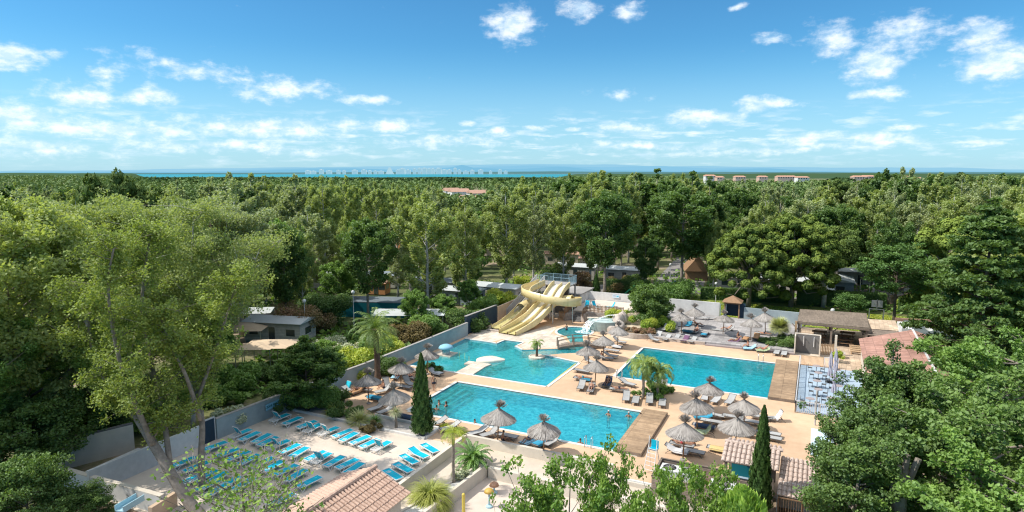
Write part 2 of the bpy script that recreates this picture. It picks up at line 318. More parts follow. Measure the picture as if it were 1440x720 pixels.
# ------------------------------------------------------------------ mesh builder and object helpers
class MB:
    def __init__(s): s.v = []; s.f = []; s.smooth = False
    def add(s, vs, fs):
        o = len(s.v); s.v += [tuple(v) for v in vs]; s.f += [tuple(i+o for i in f) for f in fs]; return s
    def box(s, x0, x1, y0, y1, z0, z1, mtx=None):
        vs = [Vector((x, y, z)) for z in (z0, z1) for y in (y0, y1) for x in (x0, x1)]
        if mtx: vs = [mtx @ v for v in vs]
        return s.add(vs, [(0, 2, 3, 1), (4, 5, 7, 6), (0, 1, 5, 4), (2, 6, 7, 3), (0, 4, 6, 2), (1, 3, 7, 5)])
    def cbox(s, c, d, rz=0, rx=0, ry=0):
        m = Matrix.Translation(c) @ Matrix.Rotation(rz, 4, 'Z') @ Matrix.Rotation(ry, 4, 'Y') @ Matrix.Rotation(rx, 4, 'X')
        return s.box(-d[0]/2, d[0]/2, -d[1]/2, d[1]/2, -d[2]/2, d[2]/2, m)
    def bar(s, a, b, w, h=None, up=(0, 0, 1)):
        a = Vector(a); b = Vector(b); d = b-a; h = h or w
        z = d.normalized(); x = Vector(up).cross(z)
        if x.length < 1e-3: x = Vector((1, 0, 0))
        x.normalize(); y = z.cross(x)
        vs = [p+x*i*w/2+y*j*h/2 for p in (a, b) for i, j in ((-1, -1), (1, -1), (1, 1), (-1, 1))]
        return s.add(vs, [(3, 2, 1, 0), (4, 5, 6, 7), (0, 1, 5, 4), (1, 2, 6, 5), (2, 3, 7, 6), (3, 0, 4, 7)])
    def tube(s, pts, rad, n=6, closed=False, cap=True):
        pts = [Vector(p) for p in pts]; m = len(pts)
        if not hasattr(rad, '__len__'): rad = [rad]*m
        up = Vector((0, 0, 1)); vs = []; prev = None
        for i, p in enumerate(pts):
            t = (pts[min(i+1, m-1)]-pts[max(i-1, 0)])
            t = t.normalized() if t.length > 1e-6 else Vector((0, 0, 1))
            x = (prev - t*prev.dot(t)) if prev is not None else (up.cross(t) if abs(t.z) < .95 else Vector((1, 0, 0)).cross(t))
            if x.length < 1e-4: x = Vector((1, 0, 0))
            x.normalize(); y = t.cross(x); prev = x
            for k in range(n):
                a = 2*PI*k/n; vs.append(p+(x*math.cos(a)+y*math.sin(a))*rad[i])
        fs = [(i*n+k, i*n+(k+1) % n, (i+1)*n+(k+1) % n, (i+1)*n+k) for i in range(m-1) for k in range(n)]
        if cap: fs += [tuple(range(n-1, -1, -1)), tuple((m-1)*n+k for k in range(n))]
        return s.add(vs, fs)
    def lathe(s, prof, n=24, c=(0, 0, 0), jit=0, rnd=None, sx=1, sy=1):
        vs = []; 
        for r, z in prof:
            for k in range(n):
                a = 2*PI*k/n; rr = r*(1+(rnd.uniform(-jit, jit) if rnd else 0))
                vs.append((c[0]+rr*math.cos(a)*sx, c[1]+rr*math.sin(a)*sy, c[2]+z))
        m = len(prof)
        fs = [(i*n+k, i*n+(k+1) % n, (i+1)*n+(k+1) % n, (i+1)*n+k) for i in range(m-1) for k in range(n)]
        fs += [tuple(range(n-1, -1, -1)), tuple((m-1)*n+k for k in range(n))]
        return s.add(vs, fs)
    def prism(s, poly, z0, z1):
        n = len(poly); vs = [(x, y, z0) for x, y in poly]+[(x, y, z1) for x, y in poly]
        return s.add(vs, [tuple(range(n-1, -1, -1)), tuple(range(n, 2*n))]+[(i, (i+1) % n, n+(i+1) % n, n+i) for i in range(n)])
    def mesh(s, name, smooth=False):
        me = bpy.data.meshes.new(name); me.from_pydata(s.v, [], s.f); me.validate(); 
        bm = bmesh.new(); bm.from_mesh(me); bmesh.ops.recalc_face_normals(bm, faces=bm.faces); bm.to_mesh(me); bm.free()
        if smooth:
            for p in me.polygons: p.use_smooth = True
        return me
def lnk(name, me, mt, parent=None, loc=None):
    o = bpy.data.objects.new(name, me); COL.objects.link(o)
    if mt: 
        if len(me.materials) == 0: me.materials.append(M[mt] if isinstance(mt, str) else mt)
    if parent: o.parent = parent
    if loc: o.location = loc
    return o
def obj(name, mb, mt, parent=None, loc=None, smooth=False, label=None):
    o = lnk(name, mb.mesh(name, smooth) if isinstance(mb, MB) else mb, mt, parent, loc)
    if label: o['label'] = label
    return o
def tag(o, label, cat, group=None, kind=None):
    if label: o['label'] = label
    if cat: o['category'] = cat
    if group: o['group'] = group
    if kind: o['kind'] = kind
    return o
def T(name, label, cat, loc=(0, 0, 0), rz=0, group=None):
    o = bpy.data.objects.new(name, None); COL.objects.link(o); o.empty_display_size = .3
    o.location = loc; o.rotation_euler = (0, 0, rz)
    return tag(o, label, cat, group)
def dup(root, loc=None, rz=None, label=None, group=None, parent=None, scale=None):
    r = root.copy(); COL.objects.link(r); r.parent = parent
    if loc is not None: r.location = loc
    if rz is not None: r.rotation_euler = (0, 0, rz)
    if scale is not None: r.scale = scale
    if label: r['label'] = label
    if group: r['group'] = group
    for ch in root.children: dup(ch, parent=r)
    return r
def struct(name, mb, mt, smooth=False):
    o = obj(name, mb, mt, smooth=smooth); o['kind'] = 'structure'; return o
def thing1(name, mb, mt, label, cat, loc=None, rz=0, group=None, smooth=False):
    o = obj(name, mb, mt, loc=loc, smooth=smooth); o.rotation_euler = (0, 0, rz); return tag(o, label, cat, group)
def inside(pt, poly):
    x, y = pt; c = False; n = len(poly)
    for i in range(n):
        x1, y1 = poly[i]; x2, y2 = poly[i-1]
        if (y1 > y) != (y2 > y) and x < (x2-x1)*(y-y1)/(y2-y1)+x1: c = not c
    return c
def sheet(outer, holes=(), z=0.0, extra=()):
    pts = []; edges = []
    for lp in [outer]+list(holes):
        o = len(pts); pts += [Vector(p) for p in lp]; n = len(lp); edges += [(o+i, o+(i+1) % n) for i in range(n)]
    pts += [Vector(p) for p in extra]
    vs, es, fs, *_ = delaunay_2d_cdt(pts, edges, [], 0, 1e-5)
    mb = MB(); keep = []
    for f in fs:
        c = sum((vs[i] for i in f), Vector((0, 0)))/len(f)
        if inside(c, outer) and not any(inside(c, h) for h in holes): keep.append(tuple(f))
    mb.add([(v[0], v[1], z) for v in vs], keep)
    return mb
def rect(x0, x1, y0, y1): return [(x0, y0), (x1, y0), (x1, y1), (x0, y1)]
def cat_path(pts, k=8):
    pts = [Vector(p) for p in pts]; out = []
    for i in range(len(pts)-1):
        p0 = pts[max(i-1, 0)]; p1 = pts[i]; p2 = pts[i+1]; p3 = pts[min(i+2, len(pts)-1)]
        for j in range(k):
            t = j/k
            out.append(.5*((2*p1)+(p2-p0)*t+(2*p0-5*p1+4*p2-p3)*t*t+(3*p1-p0-3*p2+p3)*t**3))
    out.append(pts[-1]); return out
ORD = ['first', 'second', 'third', 'fourth', 'fifth', 'sixth', 'seventh', 'eighth', 'ninth', 'tenth', 'eleventh', 'twelfth', 'thirteenth']
# ------------------------------------------------------------------ camera, sun, sky
cam = bpy.data.cameras.new('camera'); co = bpy.data.objects.new('camera', cam); COL.objects.link(co)
co.location = (0, 0, H); co.rotation_euler = (PI/2-PITCH, 0, YAW)
cam.sensor_width = 36; cam.lens = 36*FOC/1440; cam.clip_start = .5; cam.clip_end = 90000
scn.camera = co
scn.view_settings.view_transform = 'Standard'; scn.view_settings.look = 'None'; scn.view_settings.exposure = 0; scn.view_settings.gamma = 1
SUN_EL = R(50); SHAD = R(25.7+5)                       # direction in which shadows fall (from +X)
sd = Vector((math.cos(SHAD)*math.cos(SUN_EL), math.sin(SHAD)*math.cos(SUN_EL), -math.sin(SUN_EL)))
sl = bpy.data.lights.new('sun', 'SUN'); sl.energy = 5.0; sl.angle = R(.53); sl.color = (1, .94, .86)
so = bpy.data.objects.new('sun', sl); COL.objects.link(so); so.rotation_euler = sd.to_track_quat('-Z', 'Y').to_euler(); so.location = (-60, -20, 80)

w = bpy.data.worlds.new('World'); scn.world = w; w.use_nodes = True; nt = w.node_tree; nt.nodes.clear()
out = N(nt, 'ShaderNodeOutputWorld'); bg = N(nt, 'ShaderNodeBackground'); bg.inputs[1].default_value = .15
L(nt, bg.outputs[0], out.inputs[0])
sky = N(nt, 'ShaderNodeTexSky', sky_type='NISHITA', sun_disc=False, sun_elevation=SUN_EL, altitude=20, air_density=1.0, dust_density=.6, ozone_density=1.6)
az = SHAD+PI                                            # towards the sun, counter-clockwise from +X
sky.sun_rotation = (PI/2-az) % (2*PI)
cor = N(nt, 'ShaderNodeMix', data_type='RGBA', blend_type='MULTIPLY'); cor.inputs[0].default_value = 1
L(nt, sky.outputs[0], cor.inputs[6])
tcw = N(nt, 'ShaderNodeTexCoord'); D = tcw.outputs['Generated']
def vdot(v):
    n = N(nt, 'ShaderNodeVectorMath', operation='DOT_PRODUCT'); n.inputs[1].default_value = v; L(nt, D, n.inputs[0]); return n.outputs['Value']
def mth(op, a, b=None, c=None, clamp=False):
    n = N(nt, 'ShaderNodeMath', operation=op, use_clamp=clamp)
    for i, s in enumerate((a, b, c)):
        if s is None: continue
        if isinstance(s, (int, float)): n.inputs[i].default_value = s
        else: L(nt, s, n.inputs[i])
    return n.outputs[0]
a_ = vdot((R0[0], R0[1], 0)); b_ = vdot((F0[0], F0[1], 0)); c_ = vdot((0, 0, 1))
azn = mth('ARCTAN2', a_, b_); eln = mth('ARCSINE', c_)
# colour of clear air by elevation (a cyan Mediterranean sky)
mre = N(nt, 'ShaderNodeMapRange', i_From_Min=0.0, i_From_Max=.42); L(nt, eln, mre.inputs[0])
crs = N(nt, 'ShaderNodeValToRGB'); e = crs.color_ramp.elements
e[0].position = 0; e[0].color = (.50, .80, 1.05, 1); e[1].position = 1; e[1].color = (.26, .68, .91, 1); e.new(.35).color = (.33, .76, 1.0, 1)
L(nt, mre.outputs[0], crs.inputs[0]); L(nt, crs.outputs[0], cor.inputs[7])
cb = N(nt, 'ShaderNodeCombineXYZ'); L(nt, azn, cb.inputs[0]); L(nt, eln, cb.inputs[1])
def azel(px, py):
    dx = (px-720)/FOC; dy = (360-py)/FOC
    fw = math.cos(PITCH)+dy*math.sin(PITCH); up = -math.sin(PITCH)+dy*math.cos(PITCH)
    return math.atan2(dx, fw), math.asin(up/math.sqrt(dx*dx+fw*fw+up*up))
def noise(sx, sy, det, rough=.6, dist=0.0, off=(0, 0, 0)):
    mp = N(nt, 'ShaderNodeMapping'); mp.inputs['Scale'].default_value = (sx, sy, 1); mp.inputs['Location'].default_value = off
    L(nt, cb.outputs[0], mp.inputs[0])
    n = N(nt, 'ShaderNodeTexNoise', i_Scale=1.0, i_Detail=det, i_Roughness=rough, i_Distortion=dist); L(nt, mp.outputs[0], n.inputs[0]); return n.outputs[0]
warp = N(nt, 'ShaderNodeMapping'); warp.inputs['Scale'].default_value = (9, 16, 1); L(nt, cb.outputs[0], warp.inputs[0])
wn = N(nt, 'ShaderNodeTexNoise', i_Scale=1.0, i_Detail=4.0); L(nt, warp.outputs[0], wn.inputs[0])
wv = N(nt, 'ShaderNodeVectorMath', operation='MULTIPLY_ADD'); wv.inputs[1].default_value = (.06, .035, 0); L(nt, wn.outputs[1], wv.inputs[0]); L(nt, cb.outputs[0], wv.inputs[2])
wv2 = N(nt, 'ShaderNodeVectorMath', operation='SUBTRACT'); wv2.inputs[1].default_value = (.03, .0175, 0); L(nt, wv.outputs[0], wv2.inputs[0])
CL = [(722,37,40,26,1),(812,14,32,18,1),(888,14,25,16,.75),(10,78,38,20,1),(150,95,20,27,.7),(200,72,22,10,.55),(232,86,24,9,.45),(128,134,56,18,1),(210,136,32,15,.95),
 (285,100,62,13,.6),(405,124,78,20,.95),(345,112,40,9,.5),(522,143,34,10,.9),(25,160,42,20,.9),(150,180,150,17,.8),(370,178,150,16,.8),(545,178,46,11,.95),(660,175,20,6,1),(697,187,18,8,1.1),
 (752,182,20,6,1),(803,184,12,4,1),(990,168,62,13,1.05),(1072,150,46,12,1.05),(880,182,58,10,.9),(868,131,38,8,.4),(1085,51,26,8,.8),(1175,55,38,24,.75),(1228,85,46,26,.95),
 (1275,50,48,24,.75),(1245,128,34,12,.8),(1375,45,32,18,.9),(1415,82,52,32,1),(1150,197,54,9,.95),(1240,198,58,10,1),(1382,203,18,4,.9),(1270,180,26,6,.8),(795,165,16,3,.5),(1010,202,60,8,.75),
 (60,205,110,16,.45),(330,205,190,12,.55),(620,200,130,9,.55),(900,205,120,8,.6),(1140,208,200,6,.5),(65,262-190,14,6,.5),(1030,4,18,5,.7)]
mx_ = None
for (px, py, wx, wy, s) in CL:
    a0, e0 = azel(px, py)
    vs_ = N(nt, 'ShaderNodeVectorMath', operation='SUBTRACT'); vs_.inputs[1].default_value = (a0, e0, 0); L(nt, wv2.outputs[0], vs_.inputs[0])
    vm_ = N(nt, 'ShaderNodeVectorMath', operation='MULTIPLY'); vm_.inputs[1].default_value = (FOC/wx*math.cos(a0)**-.0, FOC/wy, 0); L(nt, vs_.outputs[0], vm_.inputs[0])
    ln = N(nt, 'ShaderNodeVectorMath', operation='LENGTH'); L(nt, vm_.outputs[0], ln.inputs[0])
    d_ = mth('MULTIPLY_ADD', ln.outputs['Value'], -s, s)
    mx_ = d_ if mx_ is None else mth('MAXIMUM', mx_, d_)
blob = mth('MAXIMUM', mx_, -.35)
nz = noise(34, 60, 9, .62)
den = mth('MULTIPLY_ADD', mth('SUBTRACT', nz, .5), 1.9, blob)
# a thin field of small clouds low over the horizon
nlow = noise(17, 95, 9, .6, off=(3, 7, 0))
low = mth('MULTIPLY', mth('MAXIMUM', mth('SUBTRACT', nlow, .50), 0.0), mth('SUBTRACT', 1.0, mth('ABSOLUTE', mth('MULTIPLY', mth('SUBTRACT', eln, .050), 19.0)), clamp=True))
low = mth('MULTIPLY', low, 5.2, clamp=True)
cd = N(nt, 'ShaderNodeMapRange', interpolation_type='SMOOTHSTEP', i_From_Min=-.05, i_From_Max=.85, i_To_Max=.80); L(nt, den, cd.inputs[0])
dens = mth('MAXIMUM', cd.outputs[0], mth('MULTIPLY', low, .9))
nsh = noise(34, 60, 9, .62, off=(.35, -.75, 0))
shd = N(nt, 'ShaderNodeMapRange', i_From_Min=-.10, i_From_Max=.12); L(nt, mth('SUBTRACT', nz, nsh), shd.inputs[0])
cc = N(nt, 'ShaderNodeMix', data_type='RGBA'); cc.inputs[6].default_value = (5.2, 6.5, 7.6, 1); cc.inputs[7].default_value = (7.8, 8.1, 8.3, 1)
L(nt, shd.outputs[0], cc.inputs[0])
# whitish veil toward the horizon
veil = N(nt, 'ShaderNodeMapRange', interpolation_type='SMOOTHSTEP', i_From_Min=0.0, i_From_Max=.20, i_To_Min=.55, i_To_Max=0.0); L(nt, eln, veil.inputs[0])
m0 = N(nt, 'ShaderNodeMix', data_type='RGBA'); m0.inputs[7].default_value = (3.6, 6.0, 7.4, 1); L(nt, veil.outputs[0], m0.inputs[0]); L(nt, cor.outputs[2], m0.inputs[6])
mm = N(nt, 'ShaderNodeMix', data_type='RGBA'); L(nt, dens, mm.inputs[0]); L(nt, m0.outputs[2], mm.inputs[6]); L(nt, cc.outputs[2], mm.inputs[7])
hv = N(nt, 'ShaderNodeMapRange', interpolation_type='SMOOTHSTEP', i_From_Min=.50, i_From_Max=.80, i_To_Max=.75); L(nt, eln, hv.inputs[0])  # bright white veil overhead, out of view, added to raise the fill light
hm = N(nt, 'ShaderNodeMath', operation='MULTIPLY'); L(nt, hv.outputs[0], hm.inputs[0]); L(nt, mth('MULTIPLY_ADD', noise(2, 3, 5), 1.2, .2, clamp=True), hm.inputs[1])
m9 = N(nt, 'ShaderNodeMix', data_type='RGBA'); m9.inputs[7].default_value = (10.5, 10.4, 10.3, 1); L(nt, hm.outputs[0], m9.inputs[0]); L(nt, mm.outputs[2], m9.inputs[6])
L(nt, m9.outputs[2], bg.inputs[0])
w.cycles.sampling_method = 'MANUAL'; w.cycles.sample_map_resolution = 256
cy = scn.cycles
cy.max_bounces = 8; cy.diffuse_bounces = 4; cy.glossy_bounces = 3; cy.transmission_bounces = 4; cy.transparent_max_bounces = 12
cy.caustics_reflective = False; cy.caustics_refractive = False; cy.sample_clamp_indirect = 4
cy.use_denoising = True; cy.denoiser = 'OPENIMAGEDENOISE'; cy.denoising_input_passes = 'RGB_ALBEDO_NORMAL'; cy.denoising_prefilter = 'ACCURATE'
cy.filter_width = 1.2

# ------------------------------------------------------------------ ground, sea, far land
GX0, GX1, GY0, GY1 = -44.2, 16, 4, 104.5
def far(px, D): return CR((px-720)/FOC*D/1.0086, D)
ring = [far(-2500, 2600), far(900, 2600), far(1000, 9000), far(1500, 9000), far(3500, 9000), CR(60000, 60000), CR(60000, -60000), CR(-60000, -60000)]
g = sheet(ring, [rect(GX0, GX1, GY0, GY1)], 0.0)
struct('ground', g, 'ground')
struct('far_ground', sheet([far(-3000, 9300), far(3500, 9300), CR(60000, 60000), CR(-60000, 60000)], [], -.5), 'coast_green')
struct('sea', sheet([far(-9000, 2000), far(-9000, 9600), far(900, 9600), far(850, 4000), far(800, 2000)], [], -.25), 'sea')
rnd = random.Random(5)
def ridge(name, mt, D, ys, thick, n=150, x0=-500, x1=2000, seed=1, rough=1.2):
    """a long hill range standing at distance D; ys: crest heights in picture rows at given columns"""
    r = random.Random(seed); mb = MB(); top = []; ph = [r.uniform(0, 9) for _ in range(6)]
    for i in range(n+1):
        px = x0+(x1-x0)*i/n
        k = max(j for j in range(len(ys)) if ys[j][0] <= px or j == 0); k = min(k, len(ys)-2)
        t = min(1, max(0, (px-ys[k][0])/(ys[k+1][0]-ys[k][0]))); t = t*t*(3-2*t)
        y = ys[k][1]*(1-t)+ys[k+1][1]*t
        y += rough*sum(math.sin(px*f+p)*a for f, p, a in ((.021, ph[0], .5), (.053, ph[1], .3), (.13, ph[2], .18), (.31, ph[3], .1)))
        h = max(3, (243-y)*D/FOC+22)
        x, yy = CR((px-720)/FOC*D/1.0086, D); x2, y2 = CR((px-720)/FOC*D/1.0086, D-thick); x3, y3 = CR((px-720)/FOC*D/1.0086, D+thick)
        top.append([(x2, y2, -1), (x*.55+x2*.45, yy*.55+y2*.45, h*.62), (x, yy, h), (x3, y3, -1)])
    vs = [p for q in top for p in q]; fs = [(i*4+k, (i+1)*4+k, (i+1)*4+k+1, i*4+k+1) for i in range(n) for k in range(3)]
    mb.add(vs, fs); o = struct(name, mb, mt, smooth=True); return o
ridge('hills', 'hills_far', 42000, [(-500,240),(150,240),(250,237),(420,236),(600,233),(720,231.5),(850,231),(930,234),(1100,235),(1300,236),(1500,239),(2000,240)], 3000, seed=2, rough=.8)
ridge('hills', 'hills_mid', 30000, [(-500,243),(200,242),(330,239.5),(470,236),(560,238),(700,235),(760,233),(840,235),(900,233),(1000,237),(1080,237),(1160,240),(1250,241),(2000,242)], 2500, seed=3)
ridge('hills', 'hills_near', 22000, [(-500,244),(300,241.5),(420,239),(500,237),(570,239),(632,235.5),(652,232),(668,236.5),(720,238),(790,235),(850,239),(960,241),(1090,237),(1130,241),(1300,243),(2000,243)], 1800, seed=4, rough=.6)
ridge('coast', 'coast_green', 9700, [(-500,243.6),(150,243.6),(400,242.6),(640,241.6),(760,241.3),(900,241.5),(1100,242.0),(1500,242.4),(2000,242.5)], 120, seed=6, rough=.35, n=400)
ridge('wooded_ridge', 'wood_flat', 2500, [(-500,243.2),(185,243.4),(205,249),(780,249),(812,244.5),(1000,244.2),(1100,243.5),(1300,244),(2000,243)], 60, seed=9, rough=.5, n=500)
# beach line on the far shore
mb = MB()
for i in range(60):
    a = far(380+i*8, 9560); b = far(389+i*8, 9560); mb.add([(*a, .1), (*b, .1), (*b, 9), (*a, 9)], [(0, 1, 2, 3)])
struct('far_beach', mb, 'coast_sand')
def far_block(px, py_top, wpx, D, mt, nm, label, cat, group, stepped=False):
    x, y = far(px, D); wd = wpx*D/FOC; h = max(6, (243-py_top)*D/FOC+22)
    t = T(nm, label, cat, (x, y, 0), YAW, group)
    mb = MB()
    if stepped:
        for k in range(6): mb.box(-wd/2*(1-k/6.5), wd/2*(1-k/6.5), -15, 15+k, h*k/6, h*(k+1)/6)
    else:
        mb.box(-wd/2, wd/2, -14, 14, 0, h); mb.box(-wd*.2, wd*.15, -10, 10, h+.01, h*1.12)
    obj('wall', mb, mt, t)
    mw = MB()
    for k in range(max(2, int(h/7))):
        mw.box(-wd*.42, wd*.42, -15.2 if not stepped else -15.3, -14.1 if not stepped else -15.05, 3+k*7, 5+k*7) if not stepped or k < 1 else None
    obj('window_band', mw, 'hills_near', t)
    return t
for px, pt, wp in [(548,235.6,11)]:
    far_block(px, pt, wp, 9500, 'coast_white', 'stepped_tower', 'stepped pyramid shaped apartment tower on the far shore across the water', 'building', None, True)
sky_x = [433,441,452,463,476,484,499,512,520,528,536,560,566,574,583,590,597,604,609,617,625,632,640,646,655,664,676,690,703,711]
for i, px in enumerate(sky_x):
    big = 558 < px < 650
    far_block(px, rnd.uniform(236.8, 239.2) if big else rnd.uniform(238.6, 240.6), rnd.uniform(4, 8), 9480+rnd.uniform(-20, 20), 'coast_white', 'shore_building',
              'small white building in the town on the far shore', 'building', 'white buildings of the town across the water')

# ------------------------------------------------------------------ pools
WZ = -.10
front = rect(-33.3, -11.6, 46.95, 55.9); back = rect(-18.8, -1.2, 65.0, 77.6)
def arc(cx, cy, r, a0, a1, n=16, ry=None): return [(cx+r*math.cos(R(a0+(a1-a0)*i/n)), cy+(ry or r)*math.sin(R(a0+(a1-a0)*i/n))) for i in range(n+1)]
jac = arc(-29.6, 81.6, 2.35, -40, 250, 26, 2.7)
# one water body: lagoon + channel under the bridge + round basin
lagoon = [(-41.45, 58.75), (-24.3, 58.75), (-24.1, 68.0), (-28.9, 69.15), (-27.3, 70.7), (-24.9, 72.4), (-25.3, 74.6), (-26.9, 77.6)] + \
         jac + [(-29.6, 78.6), (-27.9, 75.6), (-27.4, 73.2), (-32.4, 70.1), (-33.9, 71.2), (-33.7, 73.3), (-36.3, 73.3), (-36.5, 71.3), (-37.5, 71.5), (-41.45, 71.6)]
walk = [(-35.2, 58.73), (-33.1, 58.73), (-33.2, 62.0), (-33.0, 63.1), (-36.0, 63.1), (-36.0, 61.9), (-35.2, 61.9)]
def basin(name, poly, depthm, mt, wmt, wname, level=WZ, sub=0):
    b = sheet(poly, [], -depthm); struct(name, b, mt)
    mb = MB(); n = len(poly)
    for i in range(n):
        a = poly[i]; c = poly[(i+1) % n]; mb.add([(a[0], a[1], -depthm), (c[0], c[1], -depthm), (c[0], c[1], -.004), (a[0], a[1], -.004)], [(0, 1, 2, 3)])
    struct('pool_side', mb, 'pool_wall')
    return struct(wname, sheet(poly, [], level), wmt)
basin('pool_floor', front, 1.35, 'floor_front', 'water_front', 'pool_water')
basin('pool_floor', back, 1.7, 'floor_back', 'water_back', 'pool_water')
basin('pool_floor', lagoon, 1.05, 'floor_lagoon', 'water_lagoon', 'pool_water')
# raised shallow corner of the lagoon (wading area) and the entry steps of the front pool
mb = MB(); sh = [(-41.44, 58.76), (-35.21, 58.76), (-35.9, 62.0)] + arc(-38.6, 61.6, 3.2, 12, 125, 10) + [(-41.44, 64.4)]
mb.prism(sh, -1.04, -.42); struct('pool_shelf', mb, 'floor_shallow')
mb = MB()
for k in range(4): mb.box(-33.29, -32.75+.55*k, 46.96, 55.89, -1.34+0, -.28-.27*k+(0.001*k)) if True else None
struct('pool_steps', mb, 'pool_wall')
mb = MB()
for k in range(4): mb.box(-32.81+.55*k, -32.75+.55*k, 46.97, 55.88, -.275-.27*k, -.268-.27*k)
struct('step_nosing', mb, 'navy')
mb = MB()
for k in range(3): mb.box(-41.44, -40.9-.0+.4*k, 64.5, 71.58, -1.04, -.3-.22*k)
struct('pool_steps', mb, 'pool_wall')
mb = MB(); mb.prism(walk, -1.04, .03); struct('poolside_walkway', mb, 'sandstone')
mb = MB(); mb.box(-41.44, -38.9, 63.6, 65.5, -1.03, .04); struct('poolside_block', mb, 'sandstone')

# ------------------------------------------------------------------ decks
tan = [(-43.5, 44.4), (-28.4, 44.4), (-28.4, 42.4), (-25.2, 42.4), (-25.2, 43.6), (-12.5, 43.6), (-12.4, 42.75), (-9.3, 42.75), (-9.3, 43.5), (-5.0, 43.5), (-4.8, 44.6), (2.5, 44.6), (2.5, 64.6), (-.95, 64.6), (-.95, 82.4), (-19.2, 82.4),
       (-22.4, 80.1), (-24.4, 81.4), (-24.4, 88.6), (-33.6, 88.6), (-43.5, 88.6)]
tanin = sheet(tan, [front, back, lagoon], 0.0)
struct('pool_deck', tanin, 'deck')
# pale sandstone apron round slides and lagoon, 4 mm above the deck
apron = [(-41.9, 71.9), (-37.5, 71.75), (-36.9, 73.65), (-33.4, 73.65), (-33.4, 71.5), (-32.3, 70.7), (-27.8, 73.5), (-28.25, 75.6), (-30.0, 78.1), (-32.2, 79.3), (-32.6, 82.6), (-34.6, 83.0), (-35.2, 80), (-41.9, 80)]
struct('slide_apron', sheet(apron, [], .004), 'sandstone')
def edge_strip(poly, wd, z, name, mt, hgt=.05, closed=True):
    mb = MB(); n = len(poly)
    for i in range(n if closed else n-1):
        a = Vector(poly[i]); b = Vector(poly[(i+1) % n]); d = (b-a)
        if d.length < 1e-3: continue
        d.normalize(); nn = Vector((d.y, -d.x))
        q = [a-d*.0, b+d*.0, b+nn*wd, a+nn*wd]
        mb.prism([tuple(p) for p in q], z-.06, z+hgt)
    return struct(name, mb, mt)
edge_strip(front, .32, 0, 'pool_coping', 'coping', .045)
edge_strip(back, .32, 0, 'pool_coping', 'coping', .045)
edge_strip(lagoon[:3], .30, 0, 'pool_coping', 'coping', .045, False)
edge_strip(lagoon[2:4], .28, 0, 'pool_coping', 'coping', .045, False)
edge_strip(jac, .35, 0, 'pool_coping', 'coping', .05, False)
edge_strip(lagoon[-7:], .25, 0, 'pool_coping', 'coping', .05, False)
struct('gutter_grating', MB().box(-24.45, -24.33, 59.0, 67.8, -.06, -.055), 'yellow_post')
# white kerb line on lagoon's right side + splash-pad level and ramp
low = rect(-44.2, 16, 4, 44.4)
struct('splash_pad', sheet([(-24.0, 20), (2, 20), (2, 40.5), (-22.5, 40.5)], [], -1.0), 'splash')
struct('ramp', sheet([(-25.25, 24), (-23.3, 24), (-21.6, 40.6), (-3, 40.6), (-3, 43.6), (-25.25, 43.6)], [], -.38), 'pale_path')
struct('solarium_patio', sheet([(-44.2, 24.5), (-25.45, 24.5), (-25.45, 42.4), (-28.4, 42.4), (-28.4, 42.2), (-42.6, 42.2), (-44.2, 42.6)], [], 0.0), 'patio')
struct('planting_bed', sheet([(-44.2, 42.4), (-28.3, 42.3), (-28.3, 44.4), (-44.2, 44.4)], [], .06), 'gravel')
struct('garden_soil', sheet([(-3, 24), (16, 24), (16, 44.5), (-4.7, 44.5), (-3, 43.6)], [], -.03), 'soil')
struct('garden_soil', sheet([(2.5, 44.5), (16, 44.5), (16, 62.0), (2.5, 62.0)], [], -.01), 'soil')
struct('garden_soil', sheet([(-44.2, 4), (16, 4), (16, 24), (-22, 24), (-22, 20), (-44.2, 20)], [], -1.02), 'soil')
struct('garden_soil', sheet([(-44.2, 20), (-25, 20), (-25, 24.6), (-44.2, 24.6)], [], -.04), 'soil')
struct('paving_base', sheet(rect(GX0, GX1, 44.4, 104.5), [front, back, lagoon], -.035), 'pale_path')
struct('paving_base', sheet(rect(GX0, GX1, GY0, 44.4), [], -1.06), 'soil')
struct('deck_edge', MB().prism([(-25.2, 42.4), (-3, 42.4), (-3, 44.4), (-25.2, 43.59)], -1.0, -.36) if False else MB().box(-12.5, -3, 42.5, 42.74, -.5, -.05), 'cream_render')
# splash-pad drainage joints
mb = MB()
for a, b in (((-21.6, 33), (-4, 38)), ((-18, 40), (-15, 24))): mb.bar((*a, -.996), (*b, -.996), .03, .004)
struct('paving_joint', mb, 'step_face')

# ------------------------------------------------------------------ low walls
def wall(pts, h, th, mt, label, name='low_wall', cat='wall', z0=-1.0, cap=None, group=None, batter=0):
    mb = MB()
    for i in range(len(pts)-1):
        a = Vector(pts[i]); b = Vector(pts[i+1]); d = (b-a).normalized(); nn = Vector((-d.y, d.x))*th/2
        e0 = d*0 if i == 0 else d*th/2; 
        mb.prism([tuple(a-nn-e0), tuple(b-nn), tuple(b+nn), tuple(a+nn-e0)], z0, h)
    t = T(name, label, cat, (0, 0, 0), 0, group); obj('wall_body', mb, mt, t)
    if cap:
        mc = MB()
        for i in range(len(pts)-1):
            a = Vector(pts[i]); b = Vector(pts[i+1]); d = (b-a).normalized(); nn = Vector((-d.y, d.x))*(th/2+.04); e0 = d*0 if i == 0 else d*(th/2+.04)
            mc.prism([tuple(a-nn-e0), tuple(b-nn), tuple(b+nn), tuple(a+nn-e0)], h+.002, h+.06)
        obj('coping', mc, cap, t)
    return t
wall([(-25.3, 24.5), (-25.3, 43.72), (-12.6, 43.72)], .42, .3, 'cream_render', 'long L-shaped cream retaining wall between the blue lounger patio, the ramp and the pool deck')
wall([(-21.35, 40.35), (-6, 40.35)], -.12, .32, 'cream_render', 'lower cream wall in front of the ramp, edging the splash pad')
